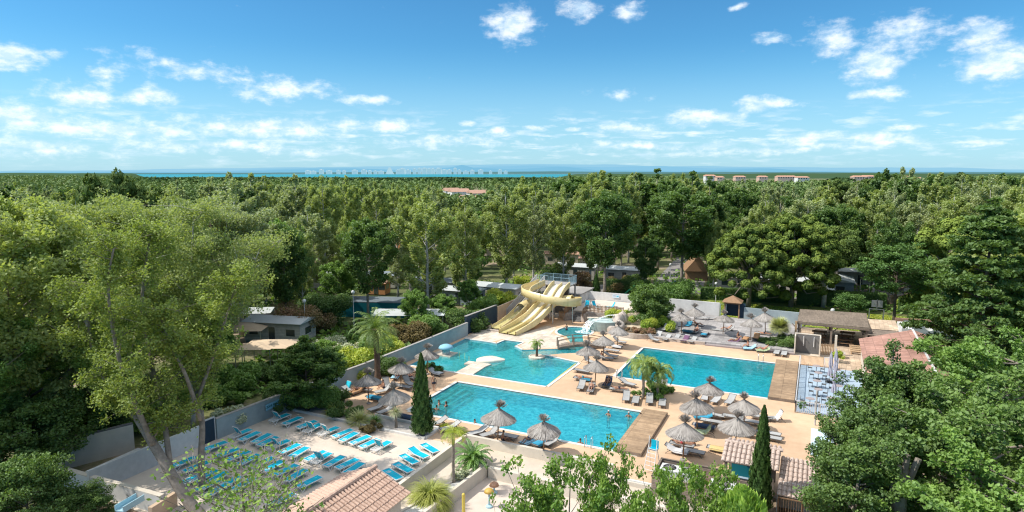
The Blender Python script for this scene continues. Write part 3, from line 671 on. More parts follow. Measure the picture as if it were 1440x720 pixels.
wall([(-12.3, 42.68), (-9.4, 42.68)], .06, .16, 'white_render', 'short white kerb at the deck corner beside the machine enclosure', 'kerb')
wall([(-42.9, 42.25), (-28.35, 42.15)], .2, .2, 'white_render', 'long white kerb between the blue lounger patio and the planting bed', 'kerb')
wall([(-35.2, 44.42), (-28.35, 44.32)], .28, .16, 'white_render', 'white kerb behind the planting bed, along the deck under the parasols', 'kerb')
wall([(-28.35, 42.28), (-28.35, 44.2)], .22, .2, 'white_render', 'short end kerb of the planting bed beside the tall cypress', 'kerb')
# long boundary wall on the left
LW = [(-44.0, 34.7), (-43.6, 41.5), (-43.2, 47.0), (-42.7, 52.7), (-42.25, 65.0), (-42.1, 73.4)]
t = wall(LW, 1.75, .25, 'blue_wall', 'long pale blue-grey boundary wall running from the blue lounger patio to the lagoon', 'boundary_wall', z0=-.1, cap='concrete')
t = T('boundary_gate', 'dark green gate panel in the boundary wall beside the blue loungers', 'gate')
obj('gate_panel', MB().box(-44.1, -44.0, 33.4, 34.55, 0, 1.9), 'navy', t)
obj('gate_frame', MB().box(-44.12, -43.97, 33.3, 33.4, 0, 2.0).box(-44.12, -43.97, 34.56, 34.64, 0, 2.0).box(-44.12, -43.97, 33.4, 34.55, 1.91, 2.0), 'rail_paint', t)
wall([(-44.15, 24.5), (-44.1, 33.25)], 1.7, .22, 'white_render', 'white boundary wall behind the leaning poplar trunk', 'boundary_wall', z0=-.1)
def text_mesh(s, size, ext=.004):
    c = bpy.data.curves.new('writing', 'FONT'); c.body = s; c.size = size; c.extrude = ext; c.align_x = 'CENTER'; c.align_y = 'CENTER'; c.offset = .008
    o = bpy.data.objects.new('writing', c); COL.objects.link(o); dg = bpy.context.evaluated_depsgraph_get()
    me = bpy.data.meshes.new_from_object(o.evaluated_get(dg)); bpy.data.objects.remove(o); return me
sx, sy = P(376, 572); t = T('wall_sign', 'light blue sign reading ZONE REPOS on the boundary wall above the blue loungers', 'sign', (-43.44, 40.3, 1.15), R(90+3))
obj('panel', MB().box(-.85, .85, -.0, .03, -.28, .28), 'sign_blue', t)
o = lnk('lettering', text_mesh('ZONE REPOS', .27), 'sign_teal', t, (0, -.008, 0)); o.rotation_euler = (PI/2, 0, 0)
# dolphin mural wall, then the beige wall by the slides
t = T('mural_wall', 'dark navy wall panel with a white painted dolphin mural beside the lagoon', 'wall')
obj('wall_body', MB().prism([(-42.55, 73.5), (-42.35, 73.5), (-41.95, 82.0), (-42.15, 82.0)], 0, 2.55), 'navy', t)
obj('coping', MB().prism([(-42.62, 73.45), (-42.28, 73.45), (-41.9, 82.05), (-42.22, 82.05)], 2.553, 2.63), 'concrete', t)
dm = Vector((.4, 8.5, 0)).normalized(); 
mu = obj('mural', MB().box(-2.2, 2.2, 0, .02, .12, 2.2), 'mural_white', t, (-42.2+.02, 77.75, 0)); mu.rotation_euler = (0, 0, math.atan2(8.5, .4))
def flat(poly, th, y): # polygon in local x,z on the face at local y (outward is -y)
    n = len(poly); mb = MB(); vs = [(x, y-th, z) for x, z in poly]+[(x, y, z) for x, z in poly]
    return mb.add(vs, [tuple(range(n)), tuple(range(2*n-1, n-1, -1))]+[(i, n+i, n+(i+1) % n, (i+1) % n) for i in range(n)])
dol = [(-1.75,1.05),(-1.55,1.28),(-1.45,1.5),(-1.2,1.72),(-.8,1.82),(-.4,1.78),(-.1,1.62),(.3,1.3),(.7,1.02),(1.0,.98),(1.25,1.15),(1.75,1.32),(1.45,1.02),(1.25,.86),(1.1,.7),(.95,.45),(.62,.36),(.45,.5),(.1,.75),(-.3,.92),(-.75,1.0),(-1.2,.98),(-1.45,.95)]
dol_s = [(x*.98, z) for x, z in dol]
fl = obj('dolphin', flat(dol_s, .004, -.0), 'dolphin_blue', mu, (0, -.003, 0))
obj('belly', flat([(-1.4,.97),(-1.0,1.1),(-.4,1.08),(.05,.9),(.5,.6),(.62,.40),(.35,.55),(0,.74),(-.4,.88),(-.9,.95)], .003, 0), 'dolphin_belly', mu, (0, -.0085, 0))
obj('fin', flat([(-.35,1.78),(-.15,2.12),(-.05,1.62)], .003, 0).add(*[(lambda p: ([(x, -.003, z) for x, z in p], [(0, 1, 2)]))([(-.8,.98),(-.72,.42),(-.6,.98)])][0]).add(*[(lambda p: ([(x, -.003, z) for x, z in p], [(0, 1, 2)]))([(.85,1.0),(.75,1.7),(1.1,1.1)])][0]), 'dark_line', mu, (0, -.009, 0))
wall([(-41.95, 82.05), (-42.0, 90.0)], 2.3, .25, 'beige_wall', 'beige wall with a notice beside the yellow slides', 'boundary_wall', z0=0)
# ------------------------------------------------------------------ thatched parasols
def blades(rs, n, fn, name):
    """n thin strips; fn(i)->(p0,p1,width vector)"""
    vs = []; fs = []; tint = []
    for i in range(n):
        p0, p1, wv_ = fn(i); o = len(vs); vs += [p0-wv_, p0+wv_, p1+wv_*.6, p1-wv_*.6]; fs.append((o, o+1, o+2, o+3)); tint.append(rs.random())
    me = bpy.data.meshes.new(name); me.from_pydata([tuple(v) for v in vs], [], fs)
    at = me.attributes.new('tint', 'FLOAT', 'FACE'); at.data.foreach_set('value', tint); return me
def make_parasol(seed):
    r = random.Random(seed); tk = r.uniform(.7, 1.25)
    t = T('thatched_parasol', 'x', 'parasol')
    obj('pole', MB().tube([(0, 0, 0), (0, 0, 2.9)], .055, 8), 'wood', t, smooth=True)
    obj('base', MB().lathe([(.0, 0), (.24, 0), (.24, .1), (.2, .14), (0, .14)], 16), 'concrete', t)
    Rr = 1.42*r.uniform(.94, 1.04); zr = 2.16+r.uniform(-.06, .06); za = 3.02+r.uniform(-.08, .1)
    def prof(u): # u 0 apex..1 rim
        return Vector((.07+(Rr-.07)*u, 0, za-(za-zr)*(u**.88)))
    core = MB().lathe([(prof(u).x, prof(u).z-.05) for u in (0, .25, .5, .75, 1)]+[(Rr-.03, zr-.09), (.07, za-.2)], 36, jit=.012, rnd=r)
    me = core.mesh('thatch_core'); 
    at = me.attributes.new('tint', 'FLOAT', 'FACE'); at.data.foreach_set('value', [r.uniform(.0, .7) for _ in me.polygons])
    c = lnk('canopy', me, 'thatch', t)
    def fr(i):
        a = r.uniform(0, 2*PI); d = Vector((math.cos(a), math.sin(a), 0)); s = Vector((-d.y, d.x, 0))
        return d*(Rr-.05)+Vector((0, 0, zr-.01)), d*(Rr+r.uniform(-.02, .05))+Vector((0, 0, zr-r.uniform(.06, .14))), s*.02
    def fn(i):
        if i >= 900: return fr(i)
        a = r.uniform(0, 2*PI); u0 = r.uniform(0, .75); u1 = min(1.04, u0+r.uniform(.25, .5)); d = Vector((math.cos(a), math.sin(a), 0)); s = Vector((-d.y, d.x, 0))
        def pt(u): q = prof(min(u, 1.05)); return d*q.x+Vector((0, 0, q.z))
        j = r.uniform(.0, .035)
        return pt(u0)+Vector((0, 0, .01+j*.3)), pt(u1)+Vector((0, 0, .005+j))+s*r.uniform(-.03, .03), s*r.uniform(.008, .022)*(1+u0)
    lnk('straw_layer', blades(r, 1160, fn, 'straw_layer'), 'thatch', c)
    obj('binding', MB().lathe([(.10, za-.1), (.085, za-.02), (.07, za+.06), (.085, za+.12)], 12), 'wood_grey', t)
    lean = Vector((r.uniform(-.12, .12), r.uniform(-.12, .12), 0))
    def ft(i):
        a = r.uniform(0, 2*PI); sp = r.uniform(.05, 1.0); d = Vector((math.cos(a), math.sin(a), 0)); s = Vector((-d.y, d.x, 0))
        p0 = d*.04*sp+Vector((0, 0, za+.02)); top = d*(.14+.56*sp*tk)+lean+Vector((0, 0, za+.72-.38*sp+r.uniform(-.12, .08)))
        mid = (p0+top)/2
        return (p0, top, s*.02+d.cross(Vector((0, 0, 1)))*.0) if i % 2 else (mid*.8+p0*.2, top+d*.03, (s+Vector((0, 0, .5))).normalized()*.036)
    lnk('straw_tuft', blades(r, 190, ft, 'straw_tuft'), 'thatch', t)
    return t
PAR = [(765,602,.0,'at the front edge of the front pool, right one of two'),
 (699.5,588,.0,'at the front edge of the front pool, left one of two'),
 (996,547.5,0,'at the front edge of the rear pool, farthest of the five there'),
 (982,573.5,0,'over turquoise towels in the right group, near the front boardwalk'),
 (1048,570.5,0,'rightmost on the deck, near the rear pool front corner'),
 (1035,600.6,0,'behind the tiled kiosk, beside the slender cypress'),
 (961.7,609,0,'nearest the boardwalk end and the white ladder seat'),
 (563,517,0,'beside the tall date palm trunk by the boundary wall'),
 (518,536.7,0,'leftmost of all, over shaded loungers along the boundary wall'),
 (557,558.5,0,'standing behind the small yucca left of the dark cypress'),
 (600.5,499,0,'at the wading corner of the lagoon beside the blue mushroom shower'),
 (837,514.5,0,'nearest of the four in the row between lagoon and rear pool'),
 (828.5,494.5,0,'second nearest of the four in the row between lagoon and rear pool'),
 (849,480,0,'third of the four in the row between lagoon and rear pool'),
 (868.5,465.5,0,'farthest of the four in the row, in front of the rock waterfall'),
 (959,447.5,.45,'front left on the grey terrace, beside the dense bush'),
 (978,438.5,.6,'back left on the grey terrace, before the white wall'),
 (1017.5,448.5,.45,'in the middle of the grey terrace, left of the dark hut'),
 (1056.7,456.7,.4,'front right on the grey terrace, over an orange towel'),
 (1077.5,447.5,.5,'back right on the grey terrace, just above the round fan palm')]
protos = [make_parasol(s) for s in (3, 8, 21, 34, 57)]
rp = random.Random(4)
PARPOS = []
for i, (px, py, gz, lab) in enumerate(PAR):
    x, y = P(px, py, 2.2+gz); PARPOS.append((x, y, gz))
    o = protos[i] if i < 5 else dup(protos[i % 5])
    o.location = (x, y, gz); o.rotation_euler = (R(rp.uniform(-4, 4)), R(rp.uniform(-4, 4)), rp.uniform(0, 6.28)); o.scale = (rp.uniform(.91, 1.0),)*3
    o['label'] = 'straw parasol '+lab; o['category'] = 'parasol'; o['group'] = 'thatched straw parasols around the pools'

# ------------------------------------------------------------------ sun loungers
def make_lounger(beta, blue=False, name='sun_lounger'):
    t = T(name, 'x', 'sun lounger')
    sm = 'turq' if blue else 'grey_sling'; fm = 'white_plastic' if blue else 'lounger_frame'; rw = .028 if blue else .022
    zs = .36 if blue else .33; W = .33; hx = .12
    f = MB()
    for s in (-1, 1):
        f.bar((-.98, s*W, zs), (.98 if beta < 5 or blue else .5, s*W, zs-.0), rw*2, rw*2)
    f.bar((-.98, -W, zs), (-.98, W, zs), rw*2); f.bar((.5, -W, zs-.03), (.5, W, zs-.03), rw*1.6); f.bar((-.45, -W, zs-.04), (-.45, W, zs-.04), rw*1.6)
    if blue:
        f.bar((.98, -W, zs), (.98, W, zs), rw*2)
        for k in range(5): f.bar((.25+.14*k, -W, zs-.02), (.25+.14*k, W, zs-.02), .05, .02)
    obj('frame', f, fm, t)
    for sx_ in (-1, 1):
        for s in (-1, 1):
            xe = .72*sx_; pts = [(xe-.30*sx_, s*W, zs-.02), (xe-.17*sx_, s*W, zs-.09), (xe-.03*sx_, s*(W+.01), .14), (xe+.10*sx_, s*(W+.01), 0)]
            m = MB().tube(pts, rw, 5)
            if blue: m.tube([(xe+.26*sx_, s*W, zs-.02), (xe+.2*sx_, s*W, zs-.12), (xe+.10*sx_, s*(W+.01), .0)], rw, 5)
            obj('leg', m, fm, t)
    n = 8; sg = MB()
    xs = [-.95+(hx+.95)*i/n for i in range(n+1)]
    vs = []; 
    for x in xs:
        for y in (-W+.02, -W*.4, W*.4, W-.02): vs.append((x, y, zs+.018-(.02 if abs(y) < .2 else 0)))
    sg.add(vs, [(i*4+k, i*4+k+1, (i+1)*4+k+1, (i+1)*4+k) for i in range(n) for k in range(3)])
    obj('seat', sg, sm, t)
    b = R(beta); bk = MB(); L_ = .85; vs = []
    for i in range(6):
        u = L_*i/5; curv = .03*math.sin(PI*i/5)
        for y in (-W+.02, -W*.4, W*.4, W-.02):
            q = -(.02 if abs(y) < .2 else 0)-curv*.5
            vs.append((hx+.01+u*math.cos(b)-q*math.sin(b)*0, y, zs+.02+u*math.sin(b)+q*math.cos(b)))
    bk.add(vs, [(i*4+k, i*4+k+1, (i+1)*4+k+1, (i+1)*4+k) for i in range(5) for k in range(3)])
    ob = obj('backrest', bk, sm, t)
    fr = MB(); ex = (hx+L_*math.cos(b), zs+L_*math.sin(b))
    if beta >= 5:
        for s in (-1, 1): fr.bar((hx, s*W, zs), (ex[0], s*W, ex[1]), rw*1.6, rw*1.6)
        fr.bar((ex[0], -W, ex[1]), (ex[0], W, ex[1]), rw*1.8)
        for s in (-1, 1): fr.bar((hx+.5*math.cos(b), s*(W-.05), zs+.5*math.sin(b)), (hx+.5*math.cos(b)+.12, s*(W-.05), zs-.03), .02)
        obj('back_frame', fr, fm, t)
    else: obj('head_bar', MB().bar((hx+L_, -W, zs+.03), (hx+L_, W, zs+.03), rw*1.6), fm, t)
    return t
LP = {}
def lounger(x, y, z, ang, beta, label, group, blue=False):
    k = (beta, blue)
    if k not in LP: LP[k] = make_lounger(beta, blue, 'pool_lounger' if blue else 'sun_lounger'); o = LP[k]
    else: o = dup(LP[k])
    o.location = (x, y, z); o.rotation_euler = (0, 0, R(ang)); o['label'] = label; o['group'] = group; o['category'] = 'sun lounger'
    return o
rb = random.Random(11)
z26 = Zm(260, 570, 4.8)
def blue_row(ends, ang, back, rowname, z=0):
    n = len(ends)
    for i, ((a, b), bk) in enumerate(zip(ends, back)):
        x, y = z26(a, b); aa = ang+rb.uniform(-8, 8); x += rb.uniform(-.1, .1); y += rb.uniform(-.15, .15)
        x -= .95*math.cos(R(aa)); y -= .95*math.sin(R(aa))
        st = 'raised' if bk > 5 else 'flat'
        lounger(x, y, z, aa, bk, f'{st} turquoise lounger, {ORD[i]} from the boundary wall in the {rowname}', 'turquoise loungers in rows on the patio', True)
U = 58
blue_row([(575,135),(665,155),(760,180),(822,205),(902,225),(990,243),(1058,265),(1128,282),(1200,308),(1270,335)], 266, [U,0,0,U,U,0,0,0,0,U], 'farthest row')
blue_row([(312,243),(380,262),(450,282),(508,298),(568,325),(640,348),(720,372),(810,398),(880,415),(950,438),(1022,462),(1095,490)], 266, [U,0,0,0,U,0,0,0,U,0,0,0], 'second farthest row')
blue_row([(125,335),(212,378),(290,395),(370,430),(445,452),(525,482),(602,505),(680,548),(762,590)], 266, [0,0,0,0,U,0,0,0,0], 'third farthest row')
blue_row([(-70,440),(0,475),(70,545),(150,560),(240,590),(330,600)], 268, [0,0,0,0,0,0], 'row behind the leaning trunk')
blue_row([(-30,560),(60,610),(150,640)], 268, [0,0,0], 'row nearest the trunk foot')
x, y = z26(560, 705); lounger(x+.3, y+.9, 0, 262, 0, 'single turquoise lounger standing alone nearest the pink tiled roof', 'turquoise loungers in rows on the patio', True)
z50 = Zm(500, 570, 4.8)
for i, (a, b) in enumerate([(500,300),(425,338),(360,375),(320,432),(250,478)]):
    x, y = z50(a, b, .2); lounger(x, y, 0, 160+rb.uniform(-4, 4), 0 if i != 1 else 15, f'turquoise lounger, {ORD[i]} counted toward the camera in the file along the cream ramp wall', 'turquoise loungers beside the ramp wall', True)
GG = 'grey loungers on the pool deck'
z44 = Zm(440, 470, 4.8); z64 = Zm(640, 520, 4.8); z90 = Zm(900, 410, 6); z92 = Zm(920, 510, 4.8); z78 = Zm(780, 430, 4.5)
GL = [ # zoom fn, x, y, ground z, heading of head end, back angle, label
 (z64,1155,205,0,102,25,'first grey lounger in the row of four at the palm bed, farthest from the boardwalk'),
 (z64,1218,222,0,100,0,'second grey lounger in the row of four in front of the palm bed, lying flat'),
 (z64,1312,222,0,102,25,'third grey lounger in the row of four in front of the palm bed, back raised'),
 (z64,1398,240,0,100,0,'fourth grey lounger beside the boardwalk corner, lying flat in front of the palm bed'),
 (z64,852,128,0,100,25,'empty grey lounger beside the sunbather at the middle of the front pool back edge'),
 (z64,918,148,0,100,25,'grey lounger under the sunbather nearest the back edge of the front pool'),
 (z64,1028,110,0,92,40,'navy covered lounger in parasol shade between the two rectangular pools'),
 (z64,1105,150,0,185,0,'grey lounger under the person lying crosswise left of the palm bed'),
 (z64,1160,108,0,160,25,'grey lounger with white bag just left of the palms'),
 (z64,1405,130,0,95,40,'dark shaded lounger behind the palm bed beside the rear pool'),
 (z64,860,75,0,185,0,'grey lounger with turquoise towel below the nearest parasol of the row of four'),
 (z64,855,22,0,175,0,'flat grey lounger pointing at the lagoon corner under the row of four parasols'),
 (z78,212,362,0,150,58,'grey lounger with raised back at the lagoon corner, left of the parasol row'),
 (z78,320,345,0,190,25,'shaded grey lounger between second and third parasol of the row of four'),
 (z78,360,295,0,178,0,'flat pale lounger right of the third parasol in the row of four'),
 (z78,382,268,0,178,25,'grey lounger with white towel before the farthest parasol of the row of four'),
 (z78,408,240,0,170,40,'dark lounger in shade under the farthest parasol of the row of four'),
 (z78,350,328,0,175,25,'grey lounger in deep shade under the third parasol of the row of four'),
 (z90,110,420,0,150,40,'grey lounger turned sideways at the end of the row along the terrace foot'),
 (z90,150,395,0,80,40,'second grey lounger from the flower bed along the terrace foot'),
 (z90,228,412,0,80,25,'third grey lounger from the flower bed along the terrace foot'),
 (z90,303,412,0,80,25,'fourth grey lounger from the flower bed along the terrace foot'),
 (z90,382,425,0,80,40,'lounger with a dark purple towel along the terrace foot'),
 (z90,445,432,0,80,25,'last grey lounger of the row along the terrace foot, right of the purple towel'),
 (z90,212,330,.36,80,40,'left of two grey loungers on the terrace edge behind the front row'),
 (z90,282,338,.36,80,25,'right of two grey loungers on the terrace edge behind the front row'),
 (z90,232,245,.6,178,0,'flat lounger on the upper terrace against the dense bush'),
 (z90,335,300,.36,100,25,'shaded lounger under the front left terrace parasol'),
 (z90,408,300,.36,80,40,'lounger with a blue towel between the two left terrace parasols'),
 (z90,480,300,.36,170,25,'lounger with sunbather right of the back left terrace parasol'),
 (z90,405,350,.36,175,0,'dark turquoise covered lounger at the front terrace edge'),
 (z90,475,352,.36,80,25,'lounger under the sitting sunbather at the front terrace edge'),
 (z90,543,375,.36,85,0,'small grey lounger with folded turquoise towel on the front terrace edge'),
 (z90,510,235,.6,178,0,'white topped flat lounger right behind the back left terrace parasol'),
 (z90,620,238,.6,178,0,'grey lounger on the upper terrace near the dark hut'),
 (z90,655,342,.36,175,0,'grey lounger left under the middle terrace parasol'),
 (z90,745,345,.36,20,40,'lounger with dark bundle right under the middle terrace parasol'),
 (z90,890,415,.36,85,0,'grey lounger with orange towel left under the front right terrace parasol'),
 (z90,980,405,.36,85,40,'lounger draped in ochre under the front right terrace parasol'),
 (z90,1045,378,.36,175,0,'lounger with sunbather left of the round fan palm'),
 (z90,800,440,.0,20,40,'lounger with purple wrap at the foot of the terrace steps'),
 (z90,930,495,0,15,40,'lounger with pale blue towel on the rear pool back edge'),
 (z90,1040,512,0,15,25,'lounger with green white towel under the sunbather nearest the pool ladder'),
 (z90,1152,530,0,88,0,'left of the pair of empty grey loungers by the shower wall'),
 (z90,1215,540,0,88,0,'right of the pair of empty grey loungers by the shower wall'),
 (z92,418,268,0,80,25,'grey lounger right of the parasol pole at the front edge of the rear pool'),
 (z92,512,276,0,80,25,'rightmost grey lounger at the front edge of the rear pool'),
 (z92,345,250,0,90,25,'shaded lounger under the parasol at the front edge of the rear pool'),
 (z92,720,385,0,178,0,'flat grey lounger right of the rightmost deck parasol'),
 (z92,815,395,0,20,58,'lounger with raised white backrest standing free on the right deck'),
 (z92,770,495,0,176,0,'upper of two flat grey loungers beside the slender cypress'),
 (z92,775,525,0,176,0,'lower of two flat grey loungers beside the slender cypress'),
 (z92,640,415,0,178,0,'shaded dark lounger under the rightmost deck parasol'),
 (z92,535,385,0,178,0,'grey lounger seen between the two rightmost deck parasols'),
 (z92,590,495,0,178,0,'grey lounger under the parasol behind the tiled kiosk'),
 (z92,335,385,0,15,25,'lounger with turquoise towel under the parasol between boardwalk and rear pool'),
 (z92,398,372,0,178,0,'grey lounger right of the turquoise towels in the right group'),
 (z92,385,415,0,178,0,'shaded grey lounger below the turquoise towels in the right group'),
 (z92,335,448,0,178,0,'navy covered lounger beside the green striped towel'),
 (z92,340,490,0,15,58,'lounger with a green and white striped towel over its raised back'),
 (z92,185,575,0,178,0,'lounger holding the sunbather behind the machine enclosure'),
 (z92,150,615,0,178,25,'lounger with white towel nearest the white ladder seat'),
 (z92,255,620,0,178,0,'grey lounger right of the parasol pole by the white ladder seat'),
 (z92,440,605,0,178,0,'lounger with a plain yellow cover left of the tiled kiosk'),
 (z64,160,440,0,60,25,'left grey lounger under the left front parasol'),
 (z64,240,452,0,60,40,'middle grey lounger under the left front parasol'),
 (z64,350,465,0,180,0,'dark lounger in shadow right of the left front parasol'),
 (z64,500,500,0,75,25,'lounger with a hanging pale towel left of the right front parasol'),
 (z64,585,508,0,75,25,'lounger with blue towel at the right front parasol pole'),
 (z64,655,505,0,75,40,'shaded lounger right of the right front parasol pole'),
 (z44,435,515,0,75,25,'left of two grey loungers in front of the yucca parasol'),
 (z44,497,535,0,75,25,'right of two grey loungers in front of the yucca parasol'),
 (z44,620,575,0,178,0,'dark covered lounger just left of the dark cypress'),
 (z44,845,618,0,60,25,'grey lounger just right of the dark cypress'),
 (z44,930,650,0,60,25,'grey lounger among the grasses between dark cypress and left front parasol'),
 (z44,500,365,0,140,58,'grey lounger with upright back among the shaded group'),
 (z44,610,370,0,178,0,'flat pale lounger behind the yucca parasol'),
 (z44,645,345,0,150,40,'dark grey lounger left of the cypress top'),
 (z44,560,300,0,110,40,'lounger with blue patterned towel under the palm side parasol'),
 (z44,655,305,0,170,25,'lounger with sunbather right of the palm side parasol'),
 (z44,710,262,0,170,0,'shaded lounger under the wading corner parasol'),
 (z44,830,275,0,170,25,'lounger with pale towel right of the cypress top at the wading pool'),
 (z44,250,400,0,175,25,'shaded lounger nearest the boundary wall, farthest left of the group'),
 (z44,300,400,0,80,40,'brown covered lounger in shade under the leftmost parasol'),
 (z44,345,385,0,175,0,'shaded lounger left of the leftmost parasol pole'),
 (z44,420,445,0,178,0,'lounger with blue towel right of the leftmost parasol pole'),
 (z44,480,400,0,60,40,'dark lounger between the leftmost parasol and the yucca parasol'),
 (z44,160,440,0,80,25,'shaded lounger at the edge of the planting bed'),
 (z44,220,390,0,80,58,'lounger with turquoise cover over its raised back at the boundary wall')]
for f, a, b, gz, ang, bk, lab in GL:
    x, y = f(a, b, gz); lounger(x, y, gz, ang, bk, lab, 'sun loungers on the pool deck and terrace')
# towels lying on loungers
def towel(f, a, b, gz, ang, bk, mt, lab, part='full', over=False):
    x, y = f(a, b, gz); mb = MB(); n = 12; b_ = R(bk); hx = .12; zs = .375; vs = []
    x0, x1 = (-.9, .75) if part == 'full' else ((-.9, .1) if part == 'seat' else (.0, .85)); rr = random.Random(a*7+b)
    for i in range(n+1):
        u = x0+(x1-x0)*i/n
        q = (u, zs) if u < hx else (hx+(u-hx)*math.cos(b_), zs+(u-hx)*math.sin(b_))
        for y_, dz in ((-.38, -.16), (-.34, -.01), (-.12, 0), (.12, 0), (.34, -.01), (.38, -.16)):
            vs.append((q[0]+rr.uniform(-.012, .012), y_, q[1]+dz+rr.uniform(0, .02)))
    mb.add(vs, [(i*6+k, i*6+k+1, (i+1)*6+k+1, (i+1)*6+k) for i in range(n) for k in range(5)])
    o = thing1('towel', mb, mt, lab, 'towel', (x, y, gz), R(ang), 'towels spread on the loungers', True); return o
towel(z90,382,425,0,80,40,'towel_purple','dark purple towel on the fifth lounger along the terrace foot')
towel(z90,408,300,.36,80,40,'towel_blue','blue patterned towel on a terrace lounger under the left parasols')
towel(z90,543,375,.36,85,0,'towel_blue','turquoise towel folded on the small lounger at the terrace edge','seat')
towel(z90,405,350,.36,175,0,'turq_dark','dark turquoise towel at the front left terrace edge')
towel(z90,890,415,.36,85,0,'towel_orange','orange towel under the front right terrace parasol')
towel(z90,980,405,.36,85,40,'towel_orange','ochre towel draped over a raised back under the front right terrace parasol')
towel(z90,800,440,0,20,40,'towel_purple','purple wrap on the lounger at the terrace steps')
towel(z90,930,495,0,15,40,'towel_sky','pale blue towel over a raised backrest behind the rear pool')
towel(z90,1040,512,0,15,25,'towel_green','green white towel beneath the sunbather nearest the pool ladder')
towel(z92,815,395,0,20,58,'towel_white','white towel over the raised backrest on the free right deck lounger','back')
towel(z92,335,385,0,15,25,'towel_blue','turquoise towel under the parasol between boardwalk and rear pool')
towel(z92,340,490,0,15,58,'towel_green','green and white striped towel over a raised back in the right group')
towel(z92,335,448,0,178,0,'towel_navy','navy towel beside the green striped one')
towel(z92,150,615,0,178,25,'towel_white','white towel nearest the white ladder seat')
towel(z92,440,605,0,178,0,'towel_yellow','plain yellow cover on the lounger left of the tiled kiosk')
towel(z64,860,75,0,185,0,'towel_blue','turquoise towel under the nearest parasol of the row of four','seat')
towel(z64,1028,110,0,92,40,'towel_navy','navy towel on the shaded lounger between the rectangular pools')
towel(z64,500,500,0,75,25,'towel_sky','pale towel on the lounger left of the right front parasol')
towel(z64,585,508,0,75,25,'towel_blue','blue towel at the right front parasol pole')
towel(z78,382,268,0,178,25,'towel_white','white towel before the farthest parasol of the row of four')
towel(z44,420,445,0,178,0,'towel_blue','blue towel right of the leftmost parasol pole')
towel(z44,560,300,0,110,40,'towel_sky','blue patterned towel under the palm side parasol')
towel(z44,220,390,0,80,58,'turq','turquoise towel over a raised back at the boundary wall','back')
towel(z44,300,400,0,80,40,'towel_orange','brown towel in shade under the leftmost parasol')
towel(z44,830,275,0,170,25,'towel_white','pale towel right of the cypress top at the wading pool')
towel(z44,620,575,0,178,0,'towel_navy','navy towel just left of the dark cypress')
# three blue deck chairs on the raised terrace
for i, (a, b, an, lab) in enumerate([(235,235,100,'turquoise folding chair nearest the slide building, above the picket fence'),(290,240,150,'turquoise folding chair in the middle, leaning left above the picket fence'),(400,245,30,'turquoise folding chair nearest the big bush, leaning right above the picket fence')]):
    x, y = Zm(780, 380, 4.8)(a, b, 1.5); y -= 1.2
    if i == 0: dc = make_lounger(62, True, 'deck_chair'); o = dc
    else: o = dup(dc)
    o.location = (x, y, 1.3); o.rotation_euler = (0, 0, R(an)); o['label'] = lab; o['category'] = 'deck chair'; o['group'] = 'turquoise deck chairs behind the picket fence'

